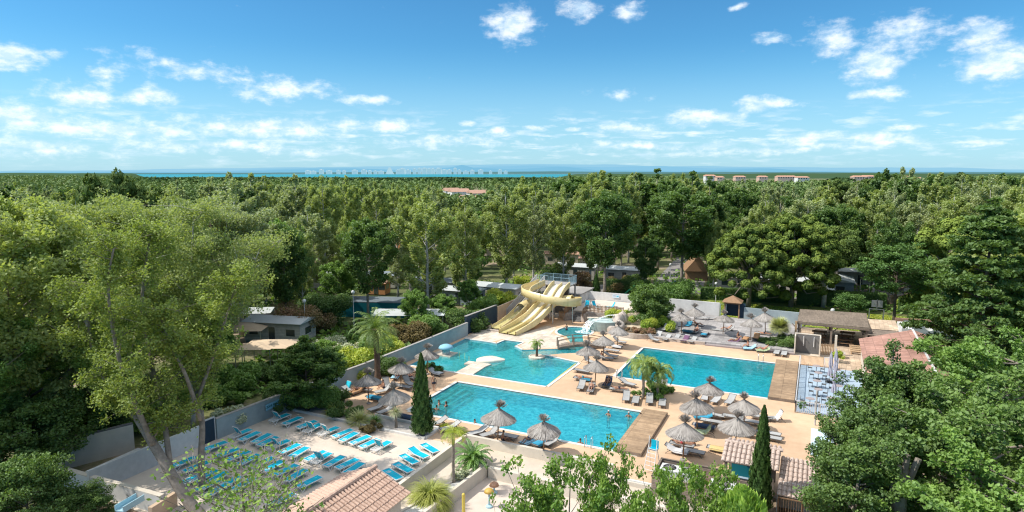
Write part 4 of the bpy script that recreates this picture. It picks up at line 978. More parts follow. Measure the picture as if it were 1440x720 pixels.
# ------------------------------------------------------------------ people
def person_mesh(pose):
    J = {}; 
    def both(n, p): J[n+'l'] = p; J[n+'r'] = (p[0], -p[1], p[2])
    if pose == 'stand':
        J.update(pel=(0,0,.95), wai=(0,0,1.12), che=(.01,0,1.30), nec=(.0,0,1.46), hd1=(.015,0,1.55), hd2=(.02,0,1.65)); both('sh',(0,.17,1.40)); both('el',(-.03,.24,1.13)); both('wr',(.06,.25,.90)); both('hp',(0,.09,.90))
        J.update(knl=(.12,.09,.50), anl=(.05,.09,.09), tol=(.2,.1,.04), knr=(-.02,-.09,.48), anr=(-.20,-.09,.11), tor=(-.06,-.1,.04))
    elif pose == 'wade':
        J.update(pel=(0,0,.95), wai=(0,0,1.12), che=(.01,0,1.30), nec=(.0,0,1.46), hd1=(.015,0,1.55), hd2=(.02,0,1.65)); both('sh',(0,.17,1.40)); both('el',(.10,.30,1.22)); both('wr',(.30,.34,1.16)); both('hp',(0,.09,.90)); both('kn',(.03,.1,.5)); both('an',(0,.1,.09)); both('to',(.14,.1,.04))
    elif pose == 'sit':
        J.update(pel=(0,0,.12), wai=(.0,0,.28), che=(.04,0,.46), nec=(.05,0,.62), hd1=(.08,0,.71), hd2=(.10,0,.81)); both('sh',(.04,.17,.56)); both('el',(.14,.24,.32)); both('wr',(.38,.16,.30)); both('hp',(.05,.1,.10)); both('kn',(.42,.15,.34)); both('an',(.62,.12,.06)); both('to',(.76,.12,.03))
    elif pose == 'lie':
        J.update(pel=(0,0,.12), wai=(-.17,0,.12), che=(-.34,0,.13), nec=(-.50,0,.14), hd1=(-.58,0,.16), hd2=(-.68,0,.17)); both('sh',(-.43,.17,.13)); both('el',(-.2,.29,.08)); both('wr',(.04,.27,.08)); both('hp',(.05,.09,.11)); both('kn',(.45,.1,.14)); both('an',(.85,.1,.08)); both('to',(.93,.11,.17))
    else:  # recline on a raised back
        a = R(35); c, s = math.cos(a), math.sin(a)
        def t_(d, h=0): return (-d*c-h*s*0, 0, .12+d*s+h)
        J.update(pel=(0,0,.11), wai=t_(.17), che=t_(.35), nec=t_(.52), hd1=t_(.60,.03), hd2=t_(.69,.06)); q = t_(.45); both('sh',(q[0],.17,q[2])); both('el',(-.18,.27,.22)); both('wr',(.05,.2,.16)); both('hp',(.05,.09,.10)); both('kn',(.42,.11,.30)); both('an',(.78,.1,.07)); both('to',(.9,.11,.12))
    names = list(J); idx = {n: i for i, n in enumerate(names)}
    rad = dict(pel=(.15,.10), wai=(.125,.09), che=(.155,.10), nec=(.055,.055), hd1=(.075,.085), hd2=(.085,.10), sh=(.06,.06), el=(.042,.042), wr=(.03,.03), hp=(.095,.095), kn=(.062,.062), an=(.04,.04), to=(.035,.03))
    E_ = [('pel','wai'),('wai','che'),('che','nec'),('nec','hd1'),('hd1','hd2')]
    for s in 'lr': E_ += [('che','sh'+s),('sh'+s,'el'+s),('el'+s,'wr'+s),('pel','hp'+s),('hp'+s,'kn'+s),('kn'+s,'an'+s),('an'+s,'to'+s)]
    vs = [J[n] for n in names]; rr = [rad[n if n in rad else n[:-1]] for n in names]; es = [(idx[a], idx[b]) for a, b in E_]
    # hands: palm node, four fingers and a thumb
    for s in 'lr':
        w_ = Vector(J['wr'+s]); e_ = Vector(J['el'+s]); d = (w_-e_).normalized(); side = Vector((0, 0, 1)).cross(d)
        side = side.normalized() if side.length > .1 else Vector((1, 0, 0))
        p_ = len(vs); vs.append(tuple(w_+d*.07)); rr.append((.034, .022)); es.append((idx['wr'+s], p_))
        for k in range(4):
            q = w_+d*.10+side*(-.03+.02*k); i0 = len(vs); vs.append(tuple(q)); rr.append((.010, .010)); es.append((p_, i0))
            ln = (.055, .07, .065, .045)[k]; vs.append(tuple(q+d*ln+Vector((0, 0, -.012)))); rr.append((.008, .008)); es.append((i0, i0+1))
        i0 = len(vs); vs.append(tuple(w_+d*.05+side*.04)); rr.append((.011, .011)); es.append((p_, i0)); vs.append(tuple(w_+d*.085+side*.062)); rr.append((.009, .009)); es.append((i0, i0+1))
    me = bpy.data.meshes.new('body'); me.from_pydata(vs, es, []); o = bpy.data.objects.new('body', me); COL.objects.link(o)
    o.modifiers.new('skin', 'SKIN')
    for i, sv in enumerate(me.skin_vertices[0].data):
        sv.radius = rr[i]; sv.use_root = (i == 0)
    m2 = o.modifiers.new('sub', 'SUBSURF'); m2.levels = 2; m2.render_levels = 2
    dg = bpy.context.evaluated_depsgraph_get(); me2 = bpy.data.meshes.new_from_object(o.evaluated_get(dg)); bpy.data.objects.remove(o)
    for p in me2.polygons: p.use_smooth = True
    return me2, J
PP = {}
def make_person(pose, cap=False, long=False, suit='swim_dark', cover=False):
    me, J = PP.get(pose) or person_mesh(pose); PP[pose] = (me, J)
    t = T('person', 'x', 'person')
    body = lnk('body', me, 'skin', t)
    h1 = Vector(J['hd1']); h2 = Vector(J['hd2']); up = (h2-h1).normalized(); c = (h1+h2)/2+up*.02
    fw = Vector((1, 0, 0)); fw = (fw-up*fw.dot(up))
    fw = fw.normalized() if fw.length > .3 else Vector((0, 0, 1))
    if pose in ('lie', 'recline'): fw = (Vector((0, 0, 1))-up*up.z).normalized()
    sd_ = up.cross(fw); Mx = Matrix((( fw.x, sd_.x, up.x, c.x), (fw.y, sd_.y, up.y, c.y), (fw.z, sd_.z, up.z, c.z), (0, 0, 0, 1)))
    hd = MB().lathe([(0, -.115), (.05, -.11), (.075, -.05), (.082, .01), (.08, .06), (.055, .105), (0, .12)], 14, sx=1.12, sy=.92)
    hd.add([(.085, -.012, -.03), (.085, .012, -.03), (.115, 0, -.035), (.088, 0, .02)], [(0, 1, 2), (0, 2, 3), (1, 3, 2)])
    for s in (-1, 1): hd.lathe([(0, -.03), (.02, -.01), (.02, .02), (0, .03)], 6, c=(0, s*.078, -.005))
    hd.v = [tuple(Mx @ Vector(v)) for v in hd.v]; obj('head', hd, 'skin', t, smooth=True)
    ey = MB()
    for s in (-1, 1): ey.lathe([(0, -.010), (.011, 0), (0, .010)], 6, c=(.083, s*.03, .012))
    ey.cbox((.088, 0, -.065), (.006, .04, .01)); ey.v = [tuple(Mx @ Vector(v)) for v in ey.v]; obj('face', ey, 'hair', t)
    hr = MB().lathe([(.086, .0), (.09, .04), (.07, .10), (.03, .13), (0, .135)], 14, c=(-.012, 0, 0), sx=1.1, sy=.98)
    if long: hr.lathe([(0, -.22), (.05, -.2), (.07, -.1), (.08, .02), (.06, .08)], 10, c=(-.05, 0, 0))
    hr.v = [tuple(Mx @ Vector(v)) for v in hr.v]; obj('cap' if cap else 'hair', hr, 'towel_white' if cap else 'hair', t, smooth=True)
    p0 = Vector(J['pel']); p1 = Vector(J['wai']); hp = (Vector(J['hpl'])+Vector(J['hpr']))/2
    sw = MB()
    for s in 'lr':
        a = Vector(J['hp'+s]); b = Vector(J['kn'+s]); sw.tube([a+(p0-a)*.4, a, a+(b-a)*.28], [.12, .118, .10], 10)
    sw.tube([hp, p0, p0+(p1-p0)*.45], [.125, .148, .135], 12)
    obj('swimwear', sw, suit, t, smooth=True)
    if long: ch = Vector(J['che']); ne = Vector(J['nec']); obj('bikini_top', MB().tube([ch-(ne-ch)*.15, ch+(ne-ch)*.25], [.158, .15], 12), suit, t, smooth=True)
    return t
PEO = [ # zoom, x, y, z, heading (facing / feet), pose, options, label
 (z44,818,385,0,300,'stand',dict(suit='swim_dark'),'person in dark swimwear walking past the steps of the front pool'),
 (z44,850,468,-1.36,20,'wade',dict(),'person stretching arms in the water at the front pool steps'),
 (z44,900,478,-1.36,200,'wade',dict(long=True,suit='swim_red'),'person standing right of the group near the front pool steps'),
 (z44,835,505,-1.36,100,'wade',dict(),'dark haired bather nearest the camera at the front pool steps'),
 (z44,1092,600,-1.36,10,'wade',dict(),'bather with dark hair at the front edge of the front pool'),
 (z44,1172,612,-1.36,10,'wade',dict(),'bather half hidden behind the left front parasol at the pool edge'),
 (z64,1036,300,-1.36,250,'wade',dict(cap=True),'bather in a white cap swimming near the boardwalk'),
 (z64,1172,310,-1.36,270,'wade',dict(cap=True),'person in a light cap standing in the corner of the front pool'),
 (z64,1252,318,-1.36,180,'wade',dict(suit='swim_red'),'bather at the boardwalk edge in the front pool'),
 (z64,845,493,-1.36,90,'wade',dict(),'bather at the front edge of the front pool beside the broadleaf tree top'),
 (z78,75,150,-.9,150,'wade',dict(),'bather in the round basin beside the bridge'),
 (z78,555,475,-1.36,90,'wade',dict(long=True,suit='swim_pink'),'left bather in the rear pool seen between the palms'),
 (z78,600,490,-1.36,60,'wade',dict(),'right bather in the rear pool seen between the palms'),
 (z64,918,148,.33,280,'recline',dict(),'sunbather reclining nearest the back edge of the front pool'),
 (z64,1028,110,.33,272,'recline',dict(suit='swim_dark'),'person resting on the navy towel between the rectangular pools'),
 (z64,1105,150,.33,5,'lie',dict(),'person lying crosswise left of the palm bed'),
 (z64,860,75,.33,5,'lie',dict(suit='swim_teal'),'person lying on a turquoise towel below the parasol row'),
 (z78,300,330,.0,250,'sit',dict(),'person sitting in shade under the third parasol of the row of four'),
 (z90,350,290,.36,250,'sit',dict(long=True,suit='swim_pink'),'person sitting under the front left terrace parasol'),
 (z90,480,300,.72,350,'recline',dict(),'sunbather right of the back left terrace parasol'),
 (z90,475,352,.72,260,'recline',dict(suit='swim_red'),'sunbather at the front terrace edge, left half'),
 (z90,735,340,.72,200,'recline',dict(suit='swim_dark'),'person under the middle terrace parasol'),
 (z90,822,392,.36,330,'sit',dict(long=True),'person sitting on the terrace edge between the parasols'),
 (z90,800,440,.33,200,'recline',dict(long=True,suit='swim_dark'),'sunbather on the purple wrap'),
 (z90,912,490,.33,200,'sit',dict(suit='swim_dark'),'person sitting up on the pale blue towel behind the rear pool'),
 (z90,1040,512,.33,195,'recline',dict(suit='swim_red'),'sunbather on the green white towel nearest the pool ladder'),
 (z90,1045,378,.72,355,'lie',dict(),'sunbather lying left of the round fan palm'),
 (z92,180,572,.33,0,'lie',dict(suit='swim_red'),'person lying on the lounger behind the machine enclosure'),
 (z92,270,560,0,180,'sit',dict(),'person sitting behind the nearest deck parasol pole'),
 (z44,655,305,.33,350,'recline',dict(),'sunbather right of the palm side parasol'),
 (z44,575,300,.33,290,'recline',dict(long=True,suit='swim_pink'),'sunbather on blue towel under the palm side parasol'),
 (z44,480,385,.33,240,'sit',dict(suit='swim_dark'),'person in shadow between the leftmost and the yucca parasol'),
 (z44,300,395,.33,260,'recline',dict(),'person on the brown towel under the leftmost parasol'),
 (z44,165,430,.33,260,'sit',dict(),'person sitting at the planting bed edge in shade'),
 (z44,230,420,.0,300,'sit',dict(long=True),'person sitting on the ground by the boundary wall'),
 (z44,345,385,.33,355,'lie',dict(suit='swim_teal'),'person lying left of the leftmost parasol pole'),
 (z64,320,478,0,30,'sit',dict(),'person sitting under the left front parasol behind the cream wall'),
 (z64,640,492,.33,255,'sit',dict(),'person sitting in shade at the right front parasol'),
 (z64,500,500,.33,255,'recline',dict(),'person on the pale towel left of the right front parasol'),
]
for f, a, b, gz, ang, pose, opt, lab in PEO:
    x, y = f(a, b, 0 if gz <= .33 else .36) if gz > -.5 else f(a, b, 0)
    t = make_person(pose, **opt); t.location = (x, y, gz); t.rotation_euler = (0, 0, R(ang)); t['label'] = lab; t['category'] = 'person'
    if gz < -.5: pass
# ------------------------------------------------------------------ water slides
def sweep(pts, profs, k=6, bank=None):
    """profs: list of cross sections [(side, height)...], one per control point (same length)"""
    path = cat_path(pts, k); n = len(path); mb = MB(); m = len(profs[0]); vs = []
    for i, p in enumerate(path):
        u = i/k; a = min(int(u), len(profs)-2); t = min(1.0, u-a); 
        d = path[min(i+1, n-1)]-path[max(i-1, 0)]; d.normalize(); side = d.cross(Vector((0, 0, 1))); side.normalize(); up = side.cross(d)
        for q in range(m):
            s0 = profs[a][q]; s1 = profs[a+1][q]; s = s0[0]*(1-t)+s1[0]*t; h = s0[1]*(1-t)+s1[1]*t
            vs.append(p+side*s+Vector((0, 0, 1))*h)
    mb.add(vs, [(i*m+q, i*m+q+1, (i+1)*m+q+1, (i+1)*m+q) for i in range(n-1) for q in range(m-1)])
    return mb
def chan(w, hl, hr, th=.07, d=.0):   # open channel with rounded floor, outer shell; side<0 is left of travel
    c = [(-w-th, -.12), (-w-th-.03, hl), (-w+.02, hl+.02), (-w, hl-.04), (-w*.93, .12), (-w*.6, .02), (0, -.02+d), (w*.6, .02), (w*.93, .12), (w, hr-.04), (w-.02, hr+.02), (w+th+.03, hr), (w+th, -.12), (w*.6, -.2), (-w*.6, -.2), (-w-th, -.12)]
    return c
sp = T('curved_water_slide', 'pale yellow curved water slide looping before the tower and ending by the mural wall', 'water slide')
pa = [(-38.1,90.0,4.75),(-38.6,88.6,4.45),(-39.3,87.2,4.1),(-39.0,85.9,3.85),(-37.6,85.0,3.6),(-35.6,84.5,3.4),(-33.6,84.3,3.2),(-32.0,84.8,3.0),(-31.2,86.0,2.85),(-31.4,87.4,2.7),(-32.8,88.3,2.55)]
pf = [chan(.6,.75,.75),chan(.6,.8,.8),chan(.6,.6,.95),chan(.62,.5,1.0),chan(.62,.4,1.05),chan(.62,.35,1.05),chan(.62,.35,1.05),chan(.62,.35,1.05),chan(.62,.35,1.05),chan(.62,.45,1.0),chan(.6,.6,.8)]
pf = [[(-s, h) if False else (s, h) for s, h in p] for p in pf]
obj('upper_channel', sweep(pa, pf), 'slide', sp, smooth=True)
tb = [(-32.6,88.3,2.95),(-34.0,88.4,2.8),(-36.0,88.0,2.55),(-38.0,87.4,2.3),(-39.2,86.2,2.0),(-39.5,85.0,1.7)]
def ringp(r, r2): return [(r*math.cos(a), r*math.sin(a)) for a in [2*PI*i/14 for i in range(15)]]
obj('tube', sweep(tb, [ringp(.78, 0)]*6), 'slide', sp, smooth=True)
obj('tube_lip', MB().lathe([(.74, -.06), (.86, -.06), (.86, .08), (.74, .08), (.74, -.06)], 22), 'slide', sp, (-32.5, 88.28, 2.95)).rotation_euler = (0, R(86), R(0))
obj('tube_shadow', MB().lathe([(.05, .0), (.72, .0), (.72, .01), (.05, .01)], 20), 'slide_inner', sp, (-33.4, 88.36, 2.9)).rotation_euler = (0, R(86), 0)
lw = [(-39.45,85.6,1.35),(-39.6,84.2,1.0),(-39.7,82.6,.72),(-39.75,81,.5),(-39.8,79.4,.33),(-39.85,77.6,.22)]
obj('run_out', sweep(lw, [chan(.72,.9,.9),chan(.7,.75,.75),chan(.68,.55,.55),chan(.68,.45,.45),chan(.7,.4,.4),chan(.75,.35,.35)]), 'slide', sp, smooth=True)
obj('slide_water', sweep([(p[0], p[1], p[2]+.04) for p in lw], [[(-.6, .05), (0, 0), (.6, .05)]]*6), 'slide_inner', sp)
for i in (1, 3, 5, 7, 9):
    c_ = Vector(pa[i]); d_ = (Vector(pa[i+1])-Vector(pa[i-1])).normalized()*.035
    q_ = [(s*1.02, h+(.015 if h > 0 else -.02)) for s, h in pf[i]]
    obj('joint_flange', sweep([c_-d_, c_, c_+d_], [q_]*3, 2), 'slide_inner', sp)
for i in (1, 3, 5): c_ = Vector(lw[i]); obj('joint_flange', sweep([c_-Vector((0,.04,0)), c_, c_+Vector((0,.04,0))], [[(s*1.02, h+(.015 if h > 0 else -.02)) for s, h in chan(.7,.6,.6)]]*3, 2), 'slide_inner', sp)
obj('support_post', MB().tube([(-38.3,86.2,0),(-38.3,86.2,3.6)], .09, 8), 'steel', sp)
for x, y, h in ((-34.0,84.4,3.0),(-31.5,85.9,2.6),(-36.2,88.1,2.1)): obj('support_post', MB().tube([(x,y,0),(x,y,h)], .09, 8).cbox((x, y, h), (1.0, .12, .12)), 'steel', sp)
s2 = T('double_lane_slide', 'wide pale yellow slide with two white waved lanes running straight down to the lagoon apron', 'water slide')
def lanes(w, h): return [(-w-.12, -.2), (-w-.14, h), (-w, h+.02), (-w+.03, .02), (-.10, .0), (-.08, h*.7), (.08, h*.7), (.10, .0), (w-.03, .02), (w, h+.02), (w+.14, h), (w+.12, -.2), (-w-.12, -.2)]
dl = [(-34.9,90.3,4.8),(-35.05,89.0,4.45),(-35.2,87.8,3.75),(-35.3,86.6,3.0),(-35.5,85.2,2.45),(-35.7,83.8,1.95),(-36.0,82.2,1.25),(-36.3,80.6,.75),(-36.7,79.0,.45),(-37.1,77.4,.25),(-37.3,76.0,.16)]
hh = [.62,.62,.62,.6,.62,.66,.62,.75,.62,.5,.42]
obj('lane_shell', sweep(dl, [lanes(1.3, h) for h in hh]), 'slide', s2, smooth=False)
for s in (-1, 1):
    obj('lane_surface', sweep([(p[0], p[1], p[2]+.03) for p in dl[:8]], [[(s*.14 if s > 0 else -1.24, 0), (s*.7, -.01), (1.24 if s > 0 else -.14, 0)]]*8), 'slide_white', s2)
    obj('splash_floor', sweep([(p[0], p[1], p[2]+.03) for p in dl[7:]], [[(s*.14 if s > 0 else -1.24, 0), (s*.7, -.01), (1.24 if s > 0 else -.14, 0)]]*4), 'slide_inner', s2)
for x, y, h in ((-35.3,86.6,2.7),(-35.75,83.6,1.6)): obj('support_post', MB().tube([(x,y,0),(x,y,h)], .09, 8), 'steel', s2)
t = thing1('slide_plinth', MB().prism([(-40.75,77.0),(-38.9,77.0),(-38.9,81.5),(-40.75,83.0)], 0, .10), 'stone', 'low stone plinth under the end of the curved slide', 'plinth')
# stone threshold in front of the slide end
t = thing1('stone_step', MB().cbox((-39.7, 76.9, .11), (2.3, .35, .22)).cbox((-38.7, 78.2, .11), (.3, 2.4, .22)), 'stone', 'dark stone edging at the foot of the curved slide', 'step')
# tower with stair, platform and railings
tw = T('slide_tower', 'slide tower with steel railed platform and long enclosed stair behind the yellow slides', 'tower')
obj('platform', MB().box(-38.9, -33.6, 90.2, 93.4, 4.6, 4.78), 'concrete', tw)
for x in (-38.7, -36.2, -33.8):
    for y in (90.4, 93.2): obj('post', MB().box(x-.1, x+.1, y-.1, y+.1, 0, 4.6), 'concrete', tw)
obj('core_wall', MB().box(-38.2, -34.4, 91.8, 92.0, 0, 4.59), 'concrete_dark', tw)
rl = MB()
def railing(mb, a, b, h=1.1, posts=None, pick=.14, r=.022, lo=.1):
    a = Vector(a); b = Vector(b); ln = (b-a).length; n = max(1, round(ln/(posts or 1.5)))
    up = Vector((0, 0, h))
    mb.bar(a+up, b+up, r*2); mb.bar(a+Vector((0, 0, lo)), b+Vector((0, 0, lo)), r*1.4)
    for i in range(n+1): p = a+(b-a)*i/n; mb.bar(p, p+up, r*2.2, up=(1, 0, 0))
    if pick:
        m = int(ln/pick)
        for i in range(1, m): p = a+(b-a)*i/m; mb.bar(p+Vector((0, 0, lo)), p+up, r*.9, up=(1, 0, 0))
for a, b in (((-38.9,93.4,4.78),(-33.6,93.4,4.78)),((-33.6,93.4,4.78),(-33.6,90.3,4.78)),((-38.9,93.4,4.78),(-38.9,91.2,4.78)),((-36.9,90.3,4.78),(-36.3,90.3,4.78))): railing(rl, a, b, 1.2)
for x in (-38.8, -37.2, -36.3, -33.7): rl.bar((x, 90.3, 4.78), (x, 90.3, 6.1), .06, up=(1, 0, 0))
rl.bar((-38.8, 90.3, 6.1), (-37.2, 90.3, 6.1), .06); rl.bar((-36.3, 90.3, 5.9), (-33.7, 90.3, 5.9), .06)
obj('railing', rl, 'rail_blue', tw)
st = MB(); N_ = 22
for i in range(N_): st.cbox((-41.0+ (2.1*i/(N_-1)), 84.6+6.8*i/(N_-1), .2+4.5*i/(N_-1)), (1.5, .34, .07), rz=R(-17))
obj('stair_treads', st, 'concrete', tw)
sr = MB(); 
for off in (-.8, .8):
    a = Vector((-41.0+off*.95, 84.6-off*.29, .15)); b = Vector((-38.9+off*.95, 91.4-off*.29, 4.7))
    sr.bar(a, b, .08, .25); railing(sr, a, b, 1.25, 1.2, .09, .03)
obj('stair_railing', sr, 'rail_paint', tw)
# flat roofed block right of the tower
bb = T('machine_block', 'flat roofed grey rendered block behind the tube slide, right of the tower', 'building')
obj('wall', MB().prism([(-38.5, 94.6), (-33.3, 93.8), (-33.3, 100.5), (-38.5, 100.5)], 0, 2.7), 'white_render', bb)
obj('roof', MB().prism([(-38.7, 94.4), (-33.1, 93.6), (-33.1, 100.7), (-38.7, 100.7)], 2.702, 2.85), 'concrete', bb)
obj('door', MB().box(-34.6, -33.6, 93.85, 94.05, 0, 2.0), 'black', bb)
# raised terrace with stone wall, steps and picket fence
struct('raised_terrace', MB().prism([(-32.6, 89.0), (-24.6, 89.4), (-21.0, 91.0), (-21.0, 98), (-33.28, 98.4)], 0, 1.3), 'patio')
wall([(-30.0, 88.75), (-24.6, 89.2)], 1.32, .35, 'stone', 'stone retaining wall carrying the picket fence above the jacuzzi', 'stone_wall', z0=0)
wall([(-33.3, 87.2), (-32.4, 88.9)], 1.1, .6, 'stone', 'rough stone pier left of the small steps', 'stone_pier', 'wall', z0=0)
wall([(-30.5, 87.4), (-30.2, 88.9)], 1.25, .5, 'stone', 'rough stone pier right of the small steps', 'stone_pier', 'wall', z0=0)
sm_ = MB()
for k in range(7): sm_.box(-32.1, -30.8, 87.3+.3*k, 87.62+.3*k, 0, .18*(k+1))
thing1('steps', sm_, 'concrete_dark', 'narrow dark steps between two rough stone piers beside the slides', 'steps')
def picket(a, b, z, h=1.1, w_=.12, gap=.2, mt='wood', label='', name='picket_fence'):
    t = T(name, label, 'fence'); a = Vector((*a, z)); b = Vector((*b, z)) if len(b) == 2 else Vector(b); n = int((b-a).length/gap); d = (b-a).normalized()
    ra = MB(); 
    for zz in (.25, .85): ra.bar(a+Vector((0, 0, zz*h)), b+Vector((0, 0, zz*h)), .04, .07)
    obj('rail', ra, mt, t)
    pk = MB(); r_ = random.Random(int(a.x*10)); rz = math.atan2(d.y, d.x)
    for i in range(n+1):
        p = a+(b-a)*i/n; hh_ = h*r_.uniform(.95, 1.02); pk.cbox((p.x, p.y-.04, p.z+hh_/2+.03), (w_, .025, hh_), rz=rz)
    obj('pickets', pk, mt, t)
    return t
picket((-30.1, 88.8), (-24.8, 89.2), 1.32, label='brown picket fence on the stone wall in front of the turquoise deck chairs')
picket((-33.2, 87.0), (-32.5, 92.0, 2.1), .9, label='brown picket fence climbing beside the small dark steps')
picket((-30.4, 87.3), (-30.2, 88.7, 1.4), .9, label='short brown picket fence on the right of the small steps')
picket((-34.6, 88.6), (-33.2, 88.4), 0, label='low wooden fence under the tube slide beside the stone pier', mt='wood_pale')
# long white back wall
BW = [(-33.3, 98.3), (-26.3, 98.6), (-21.4, 98.0), (-12.4, 97.9)]
wall(BW, 2.6, .25, 'white_render', 'long white rear wall behind the deck chairs, bush and terrace', 'boundary_wall', z0=0)
wall([(-8.9, 97.6), (-1.0, 97.2)], 2.3, .25, 'blue_wall', 'grey-blue shaded wall right of the dark hut, behind the round fan palm', 'boundary_wall', z0=0)
t = T('wall_sign', 'small pale sign with turquoise mark on the white rear wall above the deck chairs', 'sign', (-28.6, 98.28, 2.15), R(2))
obj('panel', MB().box(-.55, .55, -.03, 0, -.26, .26), 'sign_pale', t)
obj('marks', MB().cbox((-.22, -.035, .05), (.42, .006, .10)), 'step_face', t); obj('turquoise_mark', MB().cbox((.27, -.035, .03), (.34, .006, .13)), 'turq', t)
# terrace levels
struct('terrace', MB().prism([(-19.2, 82.3), (-1.5, 83.0), (-1.5, 86.8), (-19.2, 86.4)], 0, .36), 'terrace_grey')
struct('terrace', MB().prism([(-21.0, 86.41), (-1.5, 86.81), (-1.5, 97.3), (-21.0, 98.0)], 0, .6), 'terrace_grey')
struct('terrace_step', MB().prism([(-12.0, 82.05), (-1.5, 82.5), (-1.5, 82.98), (-12.0, 82.6)], 0, .18), 'step_face')
thing1('stone_edging', MB().prism([(-19.3, 82.0), (-12.05, 82.25), (-12.05, 82.55), (-19.3, 82.28)], 0, .40), 'stone', 'low stone facing along the left half of the terrace foot', 'wall')
# dark hut between the walls
hx, hy = -10.6, 98.2; t = T('garden_hut', 'small dark open hut with pyramid brown roof between the rear walls', 'hut', (hx, hy, .6))
for x in (-1, 1):
    for y in (-.8, .8): obj('post', MB().box(x-.09, x+.09, y-.09, y+.09, 0, 2.3), 'wood', t)
obj('back_panel', MB().box(-1, 1, .7, .78, 0, 2.3).box(-1.0, -.94, -.7, .7, 0, 2.3), 'navy', t); obj('beam', MB().box(-1.15, 1.15, -.95, -.85, 2.1, 2.35).box(-1.15, 1.15, .85, .95, 2.1, 2.35), 'wood', t)
obj('roof', MB().add([(-1.4,-1.3,2.35),(1.4,-1.3,2.35),(1.4,1.3,2.35),(-1.4,1.3,2.35),(0,0,3.25)], [(0,1,4),(1,2,4),(2,3,4),(3,0,4),(0,3,2,1)]), 'shell_tan', t)
t = thing1('privacy_screen', MB().cbox((-9.2, 97.9, 1.7), (.9, .06, 2.2)), 'navy', 'dark panel screen right of the brown roofed hut', 'screen')
t = T('hut_frame', 'thin blue metal frame standing left of the brown roofed hut', 'frame')
obj('frame_bars', MB().tube([(-12.2,97.2,.6),(-12.2,97.2,2.6),(-11.4,97.2,2.6),(-11.4,97.2,.6)], .04, 6), 'rail_blue', t)
# ------------------------------------------------------------------ footbridge
t = T('footbridge', 'small arched wooden footbridge with rails over the channel to the round basin', 'bridge')
A = Vector((-28.7, 73.0, 0)); B = Vector((-23.4, 75.7, 0)); d = (B-A).normalized(); nn = Vector((-d.y, d.x, 0)); Lb = (B-A).length
def bz(u): return .12+.42*math.sin(PI*u)
dk = MB(); n = 26
for i in range(n):
    u = (i+.5)/n; c = A+d*Lb*u; dk.cbox((c.x, c.y, bz(u)), (Lb/n*.9, 1.3, .06), rz=math.atan2(d.y, d.x), ry=-math.atan(.42*PI*math.cos(PI*u)/Lb))
obj('deck_planks', dk, 'wood_grey', t)
for s in (-1, 1):
    be = MB(); pts = [A+nn*s*.68+d*Lb*u+Vector((0, 0, bz(u)-.14)) for u in [i/10 for i in range(11)]]
    for i in range(10): be.bar(pts[i], pts[i+1], .1, .22)
    obj('side_beam', be, 'wood_grey', t)
    hr_ = MB(); pts = [A+nn*s*.68+d*Lb*u+Vector((0, 0, bz(u)+1.0)) for u in [i/10 for i in range(11)]]
    for i in range(10): hr_.bar(pts[i], pts[i+1], .07, .07)
    pts2 = [q-Vector((0, 0, .5)) for q in pts]
    for i in range(10): hr_.bar(pts2[i], pts2[i+1], .04, .05)
    obj('handrail', hr_, 'wood', t)
    for k in range(4):
        u = k/3; c = A+nn*s*.68+d*Lb*u; obj('post', MB().cbox((c.x, c.y, bz(u)+.45), (.13, .13, 1.2)), 'wood_grey', t)
# ------------------------------------------------------------------ lagoon furniture
t = T('lagoon_islet', 'smooth cream whale-shaped islet in the middle of the lagoon', 'islet', (-33.9, 64.6, 0), R(38))
ib = MB(); n = 28; vs = []; 
for j, (r_, z) in enumerate(((1.0, -1.0), (1.0, .0), (.97, .16), (.8, .26), (.45, .3), (.0, .31))):
    for k in range(n):
        a = 2*PI*k/n; vs.append((1.75*r_*math.cos(a), (1.05 if math.cos(a) < 0 else 1.05*(1-.35*math.cos(a)**2))*r_*math.sin(a), z-(.25*max(0, math.cos(a)-.3) if j > 0 and z > 0 else 0)))
ib.add(vs, [(j*n+k, j*n+(k+1) % n, (j+1)*n+(k+1) % n, (j+1)*n+k) for j in range(5) for k in range(n)]); obj('shell', ib, 'slide_white', t, smooth=True)
mxy = P(608, 507, .3); mx0, my0 = -39.9, 64.3
t = T('mushroom_shower', 'bright blue and white mushroom shaped shower standing in the wading corner by the boundary wall', 'water feature', (mx0, my0, -.05))
obj('stem', MB().tube([(0,0,0),(0,0,.95)], .5, 14), 'mural_white', t, smooth=True); obj('cap', MB().lathe([(.0, 1.32), (.35, 1.29), (.75, 1.12), (.92, .88), (.86, .82), (0, .82)], 24), 'sign_blue', t, smooth=True)
t = T('mushroom_post', 'thin pair of grass-like spray posts in the lagoon beside the walkway', 'post')
for i, (a, b) in enumerate(((450,590),(412,580),(478,612))):
    x, y = Zm(560,380,4.8)(a, b); obj('spray_post', MB().tube([(x,y,-1),(x,y,.55)], .025, 6), 'yellow_post', t)
